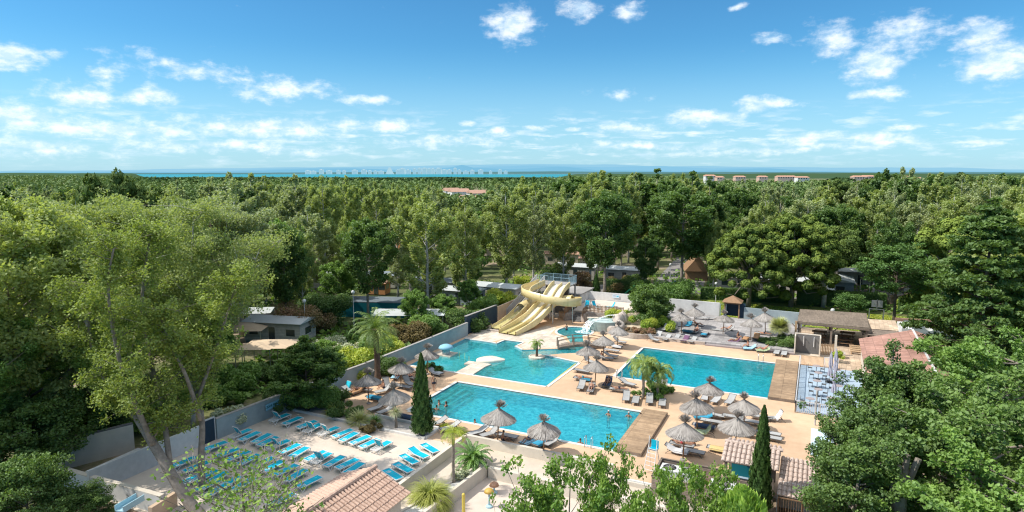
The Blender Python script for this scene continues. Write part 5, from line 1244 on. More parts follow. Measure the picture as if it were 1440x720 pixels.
# pool ladders
def ladder(x, y, ang, lab):
    t = T('pool_ladder', lab, 'ladder', (x, y, 0), R(ang), 'stainless pool ladders')
    for s in (-1, 1): obj('rail', MB().tube([(.35,s*.27,0),(.35,s*.27,.75),(.2,s*.27,.9),(-.05,s*.27,.85),(-.12,s*.27,.3),(-.12,s*.27,-1.0)], .028, 6), 'steel', t, smooth=True)
    for k in range(3): obj('step', MB().box(-.16,-.08,-.26,.26,-.35-.28*k,-.32-.28*k), 'steel', t)
ladder(-15.6, 46.85, 270, 'stainless ladder at the front edge of the front pool near the boardwalk')
ladder(-5.0, 77.7, 90, 'stainless ladder at the back edge of the rear pool near its boardwalk')
ladder(-18.3, 65.0, 270, 'stainless ladder at the left front corner of the rear pool')
def boardwalk(x0, x1, y0, y1, lab):
    t = T('boardwalk', lab, 'boardwalk'); obj('planks', MB().box(x0, x1, y0, y1, .02, .30), 'boardwalk', t)
    s = MB(); s.box(x0-.03, x1+.03, y0-.04, y0-.003, .0, .26); s.box(x1+.003, x1+.04, y0, y1, 0, .26); s.box(x0-.04, x0-.003, y0, y1, -.2, .26); s.box(x0, x1, y1+.003, y1+.04, 0, .26); obj('skirt', s, 'wood_grey', t)
boardwalk(-13.5, -11.3, 46.7, 56.25, 'long brown slatted boardwalk covering the right end of the front pool')
boardwalk(-3.3, -.95, 64.7, 78.6, 'long brown slatted boardwalk covering the right end of the rear pool')
# ------------------------------------------------------------------ rock waterfall, stone seats and planters beside the basin
rk = random.Random(8)
def rock(c, r, sq=(1, 1, 1), n=2, seed=1, amp=.18):
    bm = bmesh.new(); bmesh.ops.create_icosphere(bm, subdivisions=n+1, radius=1); r_ = random.Random(seed); o = [Vector((r_.uniform(-9, 9),)*3) for _ in range(3)]
    from mathutils import noise as nz_
    mb = MB(); 
    for v in bm.verts:
        k = 1+amp*2*nz_.noise(v.co*1.3+o[0])+amp*nz_.noise(v.co*3.1+o[1]); v.co = Vector((v.co.x*sq[0], v.co.y*sq[1], v.co.z*sq[2]))*r*k+Vector(c)
    mb.add([v.co.copy() for v in bm.verts], [tuple(v.index for v in f.verts) for f in bm.faces]); bm.free(); return mb
wf = T('rock_waterfall', 'grey rock waterfall with a raised turquoise basin spilling into the round pool', 'waterfall')
z82 = Zm(820, 420, 10.29)
cx_, cy_ = -26.4, 84.6
obj('raised_basin', MB().lathe([(1.9, 0), (2.0, 1.25), (2.0, 1.35), (1.7, 1.35), (1.65, 1.1), (0, 1.1)], 26, c=(cx_, cy_, 0), sx=1.05, sy=.85), 'basin_grey', wf)
obj('basin_water', MB().lathe([(1.66, 1.22), (0, 1.225)], 26, c=(cx_, cy_, 0), sx=1.05, sy=.85), 'floor_shallow', wf)
obj('stone_rim', MB().cbox((-28.2, 85.4, 1.3), (1.6, .6, .2), rz=R(25)).cbox((-28.7, 85.6, .6), (.5, 1.4, 1.2), rz=R(20)), 'sandstone', wf)
fw_ = MB(); vs = []
for i in range(9):
    u = i/8; p = Vector((-27.6-.9*u, 83.5-1.0*u, 1.35-1.45*u*u)); 
    for s in (-1, 1): vs.append(p+Vector((.55*s, -.45*s, 0))*(1+.3*u))
fw_.add(vs, [(2*i, 2*i+1, 2*i+3, 2*i+2) for i in range(8)]); obj('cascade', fw_, 'foam', wf)
vs = []; f2 = MB()
for i in range(9):
    u = i/8; p = Vector((-25.0-2.4*u, 85.1-.6*u, 2.1-.85*u*u)); 
    for s in (-1, 1): vs.append(p+Vector((.1*s, -.28*s, 0))*(1+.3*u))
f2.add(vs, [(2*i, 2*i+1, 2*i+3, 2*i+2) for i in range(8)]); obj('jet', f2, 'foam', wf)
obj('splash_foam', MB().lathe([(1.15, 0), (0, .02)], 18, c=(-28.6, 82.2, -.085), sy=.6), 'foam', wf)
for i, (c, r, sq) in enumerate((((-24.4,85.2,.9),1.25,(.7,.8,1.15)),((-23.9,84.2,.7),.9,(.8,.8,1.0)),((-24.0,86.2,1.5),.9,(.9,.8,1.0)),((-24.7,83.3,.4),.75,(1,.8,.8)))):
    obj('boulder', rock(c, r, sq, 2, 5+i), 'stone', wf, smooth=True)
ss = T('stone_bench', 'stepped sandy stone seats between waterfall rock and dense bush', 'stone seats')
for i, (x, y, w_, d_, h_) in enumerate(((-22.2, 88.4, 3.2, 1.2, 1.9), (-21.9, 86.9, 3.6, 1.4, 1.25), (-21.6, 85.5, 4.0, 1.5, .75))):
    obj('ledge', MB().prism([(x-w_/2, y-d_/2), (x+w_/2-.3, y-d_/2-.1), (x+w_/2, y+d_/2), (x-w_/2+.2, y+d_/2)], 0, h_), 'stone_sand', ss)
fp = T('stone_flower_bed', 'curved low stone flower bed in front of the dense bush', 'planter')
pts = arc(-21.3, 84.8, 3.6, 205, 322, 14, 3.3)
m_ = MB()
for i in range(len(pts)-1):
    a = Vector(pts[i]); b = Vector(pts[i+1]); c = Vector((-21.3, 84.8)); ia = a+(c-a).normalized()*.3; ib_ = b+(c-b).normalized()*.3
    m_.prism([tuple(a), tuple(b), tuple(ib_), tuple(ia)], 0, .62)
obj('rim', m_, 'stone', fp); obj('bed_soil', MB().prism([tuple(Vector(p)*.94+Vector((-21.3, 84.8))*.06) for p in pts], 0, .5), 'soil', fp)
t = T('white_planter', 'round white stone planter against the white rear wall, right of the dense bush', 'planter', (-20.0, 93.4, .6)); obj('bowl', MB().lathe([(.0,0),(1.0,0),(1.2,.5),(1.25,.7),(1.1,.7),(1.05,.6),(0,.6)], 20), 'white_render', t)

# ------------------------------------------------------------------ shower wall, pergola, gates, cafe terrace
t = T('shower_enclosure', 'grey concrete shower enclosure with two white shower arms beside the round fan palm', 'shower')
obj('back_wall', MB().box(-1.45, 1.15, 84.0, 84.2, 0, 2.25), 'concrete_dark', t); obj('side_wall', MB().box(-1.6, -1.46, 82.55, 84.2, 0, 2.3), 'cream_render', t); obj('side_wall', MB().box(1.16, 1.3, 82.8, 84.2, 0, 2.3), 'cream_render', t)
obj('top_bar', MB().box(-1.6, 1.3, 84.0, 84.22, 2.302, 2.4), 'cream_render', t)
for x in (-.6, .55): obj('shower_arm', MB().tube([(x,83.9,.9),(x,83.88,2.1),(x,83.6,2.15)], .045, 6), 'white_plastic', t)
picket((1.35, 84.1), (2.75, 84.5), 0, 1.35, .1, .17, 'wood_pale', 'pale wooden gate between shower enclosure and white post')
thing1('gate_post', MB().box(2.8, 3.05, 83.9, 84.15, 0, 2.6), 'cream_render', 'tall white post right of the pale wooden gate', 'post')
thing1('gate_post', MB().box(-1.75, -1.5, 88.0, 88.25, 0, 3.0), 'wood_pale', 'tall weathered post at the left corner of the big pergola', 'post')
pg = T('pergola', 'large timber pergola with boarded roof behind the shower enclosure', 'pergola')
obj('roof', MB().prism([(-1.5, 88.3), (6.6, 88.3), (6.9, 97.6), (-1.4, 96.6)], 2.86, 2.95), 'pergola_boards', pg)
obj('beam', MB().box(-1.6, 6.7, 88.15, 88.35, 2.6, 2.84), 'wood_grey', pg); obj('beam', MB().box(-1.5, 6.8, 92.8, 93.0, 2.6, 2.84), 'wood_grey', pg)
for x, y in ((-1.3,88.3),(2.5,88.5),(6.4,88.5),(-1.3,96),(2.5,96.5),(6.6,96.8)): 
    po = obj('post', MB().box(x-.12, x+.12, y-.12, y+.12, 0, 2.6), 'wood_grey', pg)
    if y < 90: obj('brace', MB().bar((x-.8,y,2.6),(x,y,1.8),.1).bar((x+.8,y,2.6),(x,y,1.8),.1), 'wood_grey', po)
struct('pergola_floor', MB().prism([(-1.5, 84.25), (8, 84.3), (8, 99), (-1.5, 98)], -.02, .05), 'paving_cream')
tg = None
for i, (x, y) in enumerate(((1.0,90.5),(4.2,89.8),(4.0,92.0),(1.2,93.2),(4.6,94.2))):
    if i == 0:
        tg = T('picnic_table', 'x', 'table'); obj('tabletop', MB().box(-.9,.9,-.4,.4,.72,.77), 'wood', tg)
        for s in (-1, 1): obj('bench', MB().box(-.9,.9,s*.75-.13,s*.75+.13,.42,.46), 'wood', tg); obj('leg', MB().bar((s*.65,-.75,0),(s*.65,0,.72),.08).bar((s*.65,.75,0),(s*.65,0,.72),.08).box(s*.65-.03,s*.65+.03,-.8,.8,.38,.42), 'wood', tg)
        o = tg
    else: o = dup(tg)
    o.location = (x, y, .05); o['label'] = 'brown picnic table under the big pergola, '+ORD[i]+' by distance from the shower'; o['group'] = 'picnic tables under the pergola'
t = T('table_set', 'stack of pale slatted benches at the right edge of the pergola shade', 'bench')
for k in range(4): obj('bench_seat', MB().box(4.6, 6.0, 85.6+k*.9, 86.1+k*.9, .40, .46).box(4.7,4.78,85.6+k*.9,86.1+k*.9,0.05,.4).box(5.8,5.88,85.6+k*.9,86.1+k*.9,.05,.4), 'wood_pale', t)
thing1('stone_planter', MB().box(3.15,4.0,82.9,83.9,0,.7), 'stone', 'stone planter with small shrub beside the tall white post', 'planter')
# cafe terrace
struct('cafe_terrace', MB().box(-.7, 5.3, 62.2, 78.0, 0, .12), 'blue_floor')
struct('cafe_paving', MB().prism([(3.3, 78.0), (5.3, 78.0), (6.0, 84.2), (3.3, 84.2)], 0, .06), 'paving_cream')
struct('cafe_walkway', MB().box(-.72, 3.28, 78.05, 82.8, 0.0, .02), 'deck')
def fence(a, b, h, lab, pick=.16, mt='rail_paint', r=.03, name='railing_fence'):
    t = T(name, lab, 'railing'); mb = MB(); railing(mb, a, b, h, 1.8, None, r); obj('rails', mb, mt, t)
    pk = MB(); a = Vector(a); b = Vector(b); m = int((b-a).length/pick)
    for i in range(1, m): p = a+(b-a)*i/m; pk.bar(p+Vector((0, 0, .1)), p+Vector((0, 0, h)), r*1.2, up=(1, 0, 0))
    obj('bars', pk, mt, t)
fence((-.8, 62.1, 0), (-.8, 78.2, 0), 1.15, 'long white painted railing between the rear boardwalk and the blue cafe terrace')
fence((-.8, 62.1, 0), (5.3, 62.1, 0), 1.15, 'front white railing of the blue cafe terrace, nearest the camera')
fence((-.8, 78.3, 0), (1.6, 78.35, 0), 1.2, 'left half of the pale bamboo railing behind the cafe terrace', .12, 'wood_pale')
fence((1.7, 78.3, 0), (3.1, 78.4, 0), 1.2, 'right half of the grey railing behind the cafe terrace', .14)
tb0 = None
CT = [(.9,75.8),(2.9,75.2),(1.1,73.2),(2.6,72.2),(1.0,70.2),(2.9,69.4),(1.1,67.4),(2.2,65.2),(.4,64.2)]
for i, (x, y) in enumerate(CT):
    if not tb0:
        tb0 = T('cafe_table', 'x', 'table'); obj('tabletop', MB().lathe([(.0,.70),(.42,.70),(.42,.73),(0,.73)], 8), 'step_face', tb0); obj('pedestal', MB().lathe([(.24,0),(.24,.03),(.03,.05),(.03,.7)], 10), 'black', tb0)
        ch0 = T('cafe_chair', 'x', 'chair'); obj('seat', MB().box(-.21,.21,-.21,.21,.42,.45), 'lounger_frame', ch0); obj('backrest', MB().box(-.21,.21,.19,.22,.48,.82), 'lounger_frame', ch0)
        for sx_ in (-1,1):
            for sy_ in (-1,1): obj('leg', MB().box(sx_*.19-.015,sx_*.19+.015,sy_*.19-.015,sy_*.19+.015,0,.42 if sy_ < 0 else .48), 'black', ch0)
        o = tb0; 
    else: o = dup(tb0)
    o.location = (x, y, .12); o['label'] = f'grey cafe table, {ORD[i]} from the back on the blue terrace'; o['group'] = 'cafe tables on the blue terrace'
    for j, (dx, rz) in enumerate(((-.62, 90), (.62, -90))):
        c = ch0 if (i == 0 and j == 0) else dup(ch0)
        c.location = (x+dx, y, .12); c.rotation_euler = (0, 0, R(rz)); c['label'] = f'dark cafe chair on the {["boardwalk","far"][j]} side of the {ORD[i]} table from the back'; c['group'] = 'cafe chairs on the blue terrace'
for i, (x, y, h) in enumerate(((2.2,72.6,3.3),(2.75,75.2,3.0),(2.45,67.0,3.2))):
    t = T('closed_parasol', f'closed pale lilac parasol on the blue terrace, {["middle one","farthest one","nearest one"][i]} of the three', 'parasol', (x, y, .12), 0, 'closed parasols on the cafe terrace')
    obj('pole', MB().tube([(0,0,0),(0,0,h)], .035, 8), 'steel', t); obj('base', MB().lathe([(.0,0),(.4,0),(.4,.08),(.06,.12),(0,.12)], 16), 'black', t)
    vs = MB(); prof_ = [(.10,.7),(.25,.75),(.20,1.3),(.13,1.6),(.19,1.9),(.14,h-.5),(.03,h+.05)]
    n = 16; pv = []
    for r_, z in prof_:
        for k in range(n): a = 2*PI*k/n; rr_ = r_*(1.15 if k % 2 else .75); pv.append((rr_*math.cos(a), rr_*math.sin(a), z))
    vs.add(pv, [(i_*n+k, i_*n+(k+1) % n, (i_+1)*n+(k+1) % n, (i_+1)*n+k) for i_ in range(len(prof_)-1) for k in range(n)]); obj('folded_canopy', vs, 'parasol_closed', t, smooth=False)
# foot basin and shower pole on the right of the deck
thing1('foot_basin', MB().box(.6, 2.3, 52.8, 58.6, 0, .04), 'sign_pale', 'pale blue foot basin at the right edge of the deck behind the broadleaf tree', 'foot basin')
t = T('shower_pole', 'tall bare white post with a small handrail at the right edge of the deck', 'post'); x, y = z92(1290-880+0, 400) if False else P(1146, 598)
obj('pole', MB().tube([(x,y,0),(x,y,3.2)], .07, 8), 'bark_white', t); obj('handrail', MB().tube([(x+.4,y,0),(x+.4,y,1.0),(x+1.2,y,1.0),(x+1.2,y,0)], .03, 6), 'steel', t)

# ------------------------------------------------------------------ buildings on the right
def gable_tiles(mb, x0, x1, y0, y1, zr, ze, rows):
    pass
def barrel_roof(t, nm, c, ux, uy, L_, W_, zt, zb, n_cols, n_rows, mt, rad=None):
    """one slope of barrel tiles: c = top corner (ridge start), u along the ridge, down-slope to the side uy"""
    c = Vector(c); ux = Vector(ux).normalized(); dn = Vector(uy).normalized(); cw = L_/n_cols; r_ = cw*.36; slope = (Vector((0, 0, zb-zt))+dn*W_); sl_ = slope.length; sd_ = slope.normalized(); nu = ux.cross(sd_); 
    if nu.z < 0: nu = -nu
    mb = MB(); mb.add([c, c+ux*L_, c+ux*L_+slope, c+slope], [(0, 1, 2, 3)]); rr = random.Random(n_cols)
    rl_ = sl_/n_rows
    for i in range(n_cols):
        for j in range(n_rows):
            o = c+ux*(cw*(i+.5)+rr.uniform(-.01, .01))+sd_*(rl_*j); s0 = 1.0-.04; k = 6; vs = []
            for e, (q, rs, lift) in enumerate(((0, .86, .0), (rl_*1.08, 1.0, .035))):
                for a in range(k+1): an = PI*a/k; vs.append(o+sd_*q+ux*(math.cos(an)*r_*rs*1.15)+nu*(math.sin(an)*r_*rs+lift+.01))
            mb.add(vs, [(a, a+1, k+2+a, k+1+a) for a in range(k)]+[tuple(range(2*k+1, k, -1))])
    return obj(nm, mb, mt, t)
# tiled kiosk
kt = T('tiled_kiosk', 'small open timber kiosk with barrel tiled roof left of the slender cypress', 'kiosk')
KX0, KX1, KYr = -5.0, -1.3, 46.6
for x, y in ((-4.7,43.9),(-1.7,43.9),(-4.7,46.9),(-1.7,46.9)): obj('post', MB().box(x-.1,x+.1,y-.1,y+.1,0,2.3), 'wood_grey', kt)
obj('beam', MB().box(-4.9,-1.5,43.8,44.0,2.2,2.36).box(-4.9,-1.5,46.8,47.0,2.2,2.36), 'wood_grey', kt)
obj('back_wall', MB().box(-4.6,-1.8,46.7,46.78,0,2.2), 'sign_teal', kt); obj('counter', MB().box(-4.6,-1.8,43.95,44.35,0,1.0), 'screen_boards', kt); obj('floor', MB().box(-4.6,-1.8,44.36,46.7,0.0,.03), 'blue_floor', kt)
barrel_roof(kt, 'roof', (KX0, 45.6, 2.95), (1,0,0), (0,-1,0), KX1-KX0, 2.1, 2.95, 2.38, 12, 4, 'tile_grey')
barrel_roof(kt, 'roof_slope', (KX0, 45.6, 2.95), (1,0,0), (0,1,0), KX1-KX0, 1.7, 2.95, 2.45, 12, 3, 'tile_grey')
rdg = MB()
for i in range(9): rdg.tube([(KX0+i*.42, 45.6, 2.98), (KX0+i*.42+.46, 45.6, 3.0)], [.12, .14], 8)
obj('ridge_tiles', rdg, 'tile_grey', kt)
k2 = T('tiled_annex', 'lower barrel tiled lean-to with barred front right of the slender cypress', 'kiosk')
obj('wall', MB().box(-1.2, 1.6, 43.4, 46.4, -.4, 1.75), 'white_render', k2)
barrel_roof(k2, 'roof', (-1.3, 46.3, 2.25), (1,0,0), (0,-1,0), 3.2, 4.3, 2.25, 1.45, 11, 8, 'tile_grey')
gm = MB()
for i in range(20): gm.box(-1.2+i*.15, -1.17+i*.15, 41.9, 41.93, -.4, 1.35)
gm.box(-1.25, 1.7, 41.88, 41.95, 1.33, 1.40).box(-1.25, 1.7, 41.88, 41.95, .3, .35); obj('barred_front', gm, 'wood', k2)
for x in (-1.2, .2, 1.6): obj('post', MB().box(x-.06,x+.06,41.96,42.08,-.4,1.4), 'wood', k2)
obj('blue_panel', MB().box(-1.30,-1.26,42.0,46.2,0.0,1.5), 'blue_wall', k2)
# machine enclosure
me_ = T('machine_enclosure', 'grey slatted timber enclosure around two white heat pump units', 'enclosure')
obj('front_screen', MB().box(-9.3,-3.0,41.9,41.96,-.4,1.0), 'screen_boards', me_); obj('left_screen', MB().box(-9.36,-9.3,41.9,44.9,-.4,1.0), 'screen_boards', me_); obj('back_screen', MB().box(-9.3,-5.1,44.9,44.96,0,1.05), 'screen_boards', me_)
obj('right_screen', MB().box(-3.0,-2.94,41.9,43.6,-.4,1.0), 'screen_boards', me_); obj('top_rail', MB().box(-9.38,-5.1,44.86,45.0,1.06,1.1).box(-9.4,-9.26,41.9,44.9,1.01,1.06).box(-9.4,-2.9,41.86,42.0,1.01,1.06), 'wood_grey', me_)
def heat_pump(x, y, z, w_, lab, rz=0):
    t = T('heat_pump', lab, 'heat pump', (x, y, z), rz); obj('casing', MB().box(-w_/2,w_/2,-.55,.55,0,.95), 'ac_white', t)
    ns = 2 if w_ > 1.9 else 1
    for k in range(ns):
        cx = 0 if ns == 1 else (-.5+k)*w_*.5
        fn_ = obj('fan_grille', MB().lathe([(.0,.96),(.43,.96),(.46,.985),(.43,1.0),(.40,.975),(0,.972)], 28, c=(cx,0,0)), 'black', t)
        bl = MB()
        for q in range(9): a = 2*PI*q/9; bl.bar((cx+.06*math.cos(a),.06*math.sin(a),.985),(cx+.38*math.cos(a+.5),.38*math.sin(a+.5),.985),.035,.012)
        bl.lathe([(0,.98),(.07,.98),(.07,.995),(0,.995)], 10, c=(cx,0,0)); obj('fan_blades', bl, 'concrete', fn_)
heat_pump(-4.7, 43.0, 0.02, 1.75, 'white heat pump with one round fan in front of the tiled kiosk')
heat_pump(-7.9, 43.9, 0.02, 2.5, 'white heat pump with two round fans inside the slatted enclosure', R(0))
# ladder seat
t = T('ladder_seat', 'tall white lifeguard ladder seat with a blue cloth beside the front boardwalk', 'lifeguard seat', (-10.0, 44.9, 0), R(-8))
for s in (-1, 1): obj('leg', MB().tube([(s*.4,-.75,0),(s*.3,0,2.0),(s*.3,.05,2.6)], .03, 6).tube([(s*.4,.6,0),(s*.3,.1,1.7)], .03, 6), 'white_plastic', t)
rg = MB()
for k in range(6): rg.bar((-.37+.01*k,-.65+.11*k,.28*(k+1)-.0),(.37-.01*k,-.65+.11*k,.28*(k+1)),.035)
obj('rung', rg, 'white_plastic', t); obj('seat', MB().box(-.3,.3,-.05,.45,1.55,1.6), 'white_plastic', t); thing1('towel', MB().box(-.28,.28,.4,.45,1.62,2.2).box(-.28,.28,-.05,.45,1.61,1.64), 'turq', 'turquoise cloth hung on the white ladder seat', 'towel', (-10.0, 44.9, 0), R(-8))
# pink shingle building
pk = T('shingled_building', 'low building with a broad pink shingle roof right of the blue cafe terrace', 'building')
obj('wall', MB().prism([(5.6, 67.2), (12.4, 72), (10.4, 86), (5.6, 83.4)], 0, 2.4), 'cream_render', pk)
obj('roof', MB().add([(5.2,66.0,2.5),(5.3,83.8,2.5),(11.0,86.9,3.5),(10.8,68.5,3.5),(5.2,66.0,2.4),(5.3,83.8,2.4)], [(0,3,2,1),(0,1,5,4)]), 'shingle_pink', pk)
obj('roof_slope', MB().add([(10.8,68.5,3.502),(11.0,86.9,3.502),(15.0,86.0,2.4),(15.0,70.0,2.4)], [(0,3,2,1)]), 'shingle_pink', pk)
obj('flashing', MB().bar((10.85,68.4,3.55),(11.02,87,3.55),.22,.06), 'white_render', pk); obj('window', MB().box(5.52,5.58,67.9,68.8,.9,1.9), 'glass_dark', pk)
t = T('tiled_roof_shed', 'small shed with a cream tiled roof over dark boards, behind the pink roof', 'shed')
obj('wall', MB().box(6.9,9.8,88.6,93.5,0,2.2), 'wood_grey', t); obj('roof', MB().add([(6.5,93.9,2.9),(10.0,94.5,2.9),(10.1,90.4,2.45),(6.5,90.2,2.45)],[(0,1,2,3)]), 'paving_cream', t); obj('lower_roof', MB().add([(6.5,90.18,2.4),(10.1,90.38,2.4),(10.3,88.2,2.1),(6.5,88.0,2.1)],[(0,1,2,3)]), 'wood_grey', t)
t = T('flat_roof_house', 'flat dark green-grey roofed house with white chimney block at the right', 'building')
obj('wall', MB().prism([(10.4,87.9),(15.9,88.6),(15.9,97.5),(10.4,96.5)],0,2.4), 'house_white', t); obj('roof', MB().prism([(11.2,88.4),(15.95,89.2),(15.95,97.6),(11.2,97)],2.402,2.55), 'roof_green', t); obj('parapet', MB().prism([(10.2,97),(15.9,97.9),(15.9,98.1),(10.2,97.2)],2.3,2.75), 'terracotta', t)
obj('chimney', MB().prism([(10.0,87.6),(11.1,87.8),(11.1,92.0),(10.0,91.6)],0,3.4), 'house_white', t)
dp = P(1294, 466, 3.0); t = T('satellite_dish', 'round white satellite dish on the flat dark roof', 'satellite dish', (13.0, 90.0, 2.55), R(200))
obj('dish', MB().lathe([(.0,0),(.25,.04),(.45,.13),(.55,.22),(.54,.24),(.44,.16),(.24,.07),(0,.03)],24), 'ac_white', t, (0,0,.8)).rotation_euler = (R(-65), 0, 0); obj('mast', MB().tube([(0,0,0),(0,.1,.8)], .04, 6), 'steel', t)
t = T('roof_aerial', 'metal aerial with crossed arms on the flat roofed house', 'aerial', (14.2, 96.0, 2.55))
obj('aerial_bars', MB().tube([(0,0,0),(0,0,1.6)],.03,5).tube([(-1,0,1.5),(1,.2,1.7)],.025,5).tube([(-.6,-.3,1.3),(-.4,.3,1.9)],.02,5).tube([(.3,-.3,1.3),(.5,.3,1.9)],.02,5), 'steel', t)
t = T('goal_frame', 'white metal goal frame with net on the lawn behind the pergola', 'goal'); gx, gy = 7.6, 103.0
for x in (0, 1.8): obj('post', MB().bar((gx+x,gy,0),(gx+x,gy,2.6),.12,up=(1,0,0)).bar((gx+x,gy,2.6),(gx+x,gy+1,1.8),.08).bar((gx+x,gy+1.2,0),(gx+x,gy+1,1.8),.08,up=(1,0,0)), 'steel', t)
obj('crossbar', MB().bar((gx,gy,2.6),(gx+1.8,gy,2.6),.1).bar((gx+.9,gy,2.6),(gx+.9,gy,4.0),.1,up=(1,0,0)).box(gx+.2,gx+1.6,gy-.05,gy,2.9,3.9), 'steel', t)
t = T('table_tennis_table', 'grey table with a white ball-like lamp behind the pergola', 'table', (3.6, 103.5, 0)); obj('tabletop', MB().box(-2.2,2.2,-.8,.8,.75,.8), 'concrete', t)
for x in (-1.8, 1.8): obj('leg', MB().box(x-.06,x+.06,-.6,.6,0,.75), 'concrete_dark', t)
lg = T('globe_lamp', 'white globe lamp behind the pergola table', 'lamp', (3.0, 106, 0)); obj('pole', MB().tube([(0,0,0),(0,0,1.0)],.04,6), 'steel', lg); obj('globe', MB().lathe([(0,.95),(.25,1.05),(.35,1.3),(.25,1.55),(0,1.65)],14), 'ac_white', lg, smooth=True)

# ------------------------------------------------------------------ pink tiled hut at the bottom
ht = T('tiled_hut', 'low hut with pink roman tile roof at the bottom, beside the cream ramp wall', 'building')
RX, YE, YN = -25.15, 31.6, 20.0
obj('wall', MB().prism([(-27.3, YN), (-22.9, YN), (-22.9, YE-.4), (-27.3, YE-.4)], -1.0, 1.75), 'cream_render', ht)
obj('gable', MB().add([(-27.3,YE-.39,1.75),(-22.9,YE-.39,1.75),(-25.15,YE-.39,2.72)],[(0,1,2)]), 'cream_render', ht)
barrel_roof(ht, 'roof', (RX, YE, 2.85), (0,-1,0), (1,0,0), YE-YN, 2.75, 2.85, 1.72, 42, 6, 'tile_pink')
barrel_roof(ht, 'roof_slope', (RX, YE, 2.85), (0,-1,0), (-1,0,0), YE-YN, 2.6, 2.85, 1.85, 42, 6, 'ridge_pink')
rdg = MB()
for i in range(28): rdg.tube([(RX, YE+.05-i*.42, 2.92), (RX, YE+.05-i*.42-.46, 2.9)], [.16, .14], 8)
obj('ridge_tiles', rdg, 'tile_pink', ht)
# planter between ramp and splash pad
pl = T('long_planter', 'long cream walled planter with white gravel between the ramp and the splash pad', 'planter')
pw = MB(); o0, o1 = Vector((-22.1, 30.5)), Vector((-21.55, 40.2)); i0, i1 = Vector((-24.0, 30.5)), Vector((-22.3, 40.2))
for a, b, w_, zt in ((o0, o1, .25, .0), (i0, i1, -.2, -.1)):
    d = (b-a).normalized(); nn = Vector((-d.y, d.x))*w_; pw.prism([tuple(a), tuple(b), tuple(b+nn), tuple(a+nn)], -1.0, zt)
obj('planter_wall', pw, 'cream_render', pl); obj('gravel_fill', MB().prism([(-23.8,30.5),(-22.36,30.5),(-21.82,40.2),(-22.28,40.2)], -1, -.2), 'gravel_white', pl)
obj('end_wall', MB().prism([(-22.3,40.2),(-21.5,40.2),(-21.5,40.5),(-22.3,40.5)],-1,0.02), 'cream_render', pl)
for nm, (x, y), h_, mt, lab in (('mushroom_fountain', P(695,693,-1), .6, 'mush_brown', 'brown capped mushroom fountain on the splash pad, nearer the low wall'), ('mushroom_fountain', P(688,713,-1), 1.15, 'mush_yellow', 'yellow capped mushroom fountain with green stem in front on the splash pad')):
    t = T(nm, lab, 'water feature', (x, y, -1), 0, 'mushroom fountains on the splash pad'); obj('stem', MB().tube([(0,0,0),(0,0,h_)], .07, 8), 'leaf_grey' if False else 'pale_blue', t, smooth=True)
    obj('cap', MB().lathe([(0,h_+.22),(.16,h_+.2),(.30,h_+.1),(.36,h_-.04),(.3,h_-.06),(0,h_)], 22), mt, t, smooth=True); obj('foot', MB().lathe([(.24,0),(.24,.1),(.1,.18),(0,.18)], 14), 'pale_blue', t)
x, y = P(652, 724, -1); thing1('yellow_post', MB().lathe([(.11,0),(.11,1.5),(.06,1.55),(0,1.55)], 12), 'yellow_post', 'short yellow spray post at the bottom edge of the splash pad', 'post', (x, y, -1))
t = T('toy_fountain', 'blue and red play fountain half hidden behind the broadleaf tree', 'water feature', (*P(829, 703, -1), -1)); obj('stem', MB().tube([(0,0,0),(0,0,1.4)], .08, 8), 'swim_pink', t); obj('foot', MB().lathe([(.3,0),(.3,.15),(.1,.25),(0,.25)], 14), 'sign_blue', t)
# concrete yard, bottom left
yd = T('concrete_yard_wall', 'weathered pale concrete yard wall at the bottom left behind the bright shrubs', 'wall')
def wseg(a, b, z0, z1, th=.25): 
    a = Vector(a); b = Vector(b); d = (b-a).normalized(); nn = Vector((-d.y, d.x))*th; return MB().prism([tuple(a), tuple(b), tuple(b+nn), tuple(a+nn)], z0, z1)
q1 = P(85, 662); q2 = P(190, 634); q3 = P(127, 695); q4 = P(232, 728)
obj('back_wall', wseg(q1, q2, 0, 2.2), 'cream_render', yd); obj('back_coping', wseg((q1[0],q1[1]+.02), (q2[0],q2[1]+.02), 2.203, 2.3, .32), 'concrete_dark', yd)
t = T('white_yard_wall', 'low white capped wall in front of the weathered yard wall', 'wall'); q5 = P(90, 684); q4 = P(226, 724); obj('wall_body', wseg(q5, q4, 0, 1.2, .3), 'white_render', t); obj('coping', wseg(q5, q4, 1.203, 1.28, .36), 'cream_render', t)
t = T('curved_yard_wall', 'curved whitish wall end joining the two yard walls at the far left', 'wall'); cv = cat_path([(*q1, 0), (q1[0]-.9, q1[1]-1.2, 0), (q5[0]-.7, q5[1]+.3, 0), (*q5, 0)], 5)
cw_ = MB()
for i in range(len(cv)-1): cw_.add([(cv[i].x, cv[i].y, 0), (cv[i+1].x, cv[i+1].y, 0), (cv[i+1].x, cv[i+1].y, 1.9-.045*i), (cv[i].x, cv[i].y, 1.9-.04*i)], [(0, 1, 2, 3)])
obj('wall_body', cw_, 'white_render', t)
t = T('inner_yard_wall', 'short inner wall joining the two yard walls behind the poplar trunk', 'wall'); obj('wall_body', wseg(P(127, 690), P(200, 655), 0, 1.3, .25), 'concrete', t); obj('coping', wseg(P(127, 690), P(200, 655), 1.303, 1.38, .3), 'white_render', t)
thing1('garden_chute', MB().prism([(0,0),(.7,0),(.7,1.6),(0,1.6)],0,.1).box(0,.06,0,1.6,.102,.4).box(.64,.7,0,1.6,.102,.4), 'pale_blue', 'pale blue metal chute at the bottom left in front of the white yard wall', 'chute', (*P(163, 738), .9), R(10))
thing1('pink_wall', wseg(P(215, 735), P(250, 712), 0, 1.0, .3), 'beige_wall', 'short pinkish wall at the foot of the leaning poplar', 'wall')
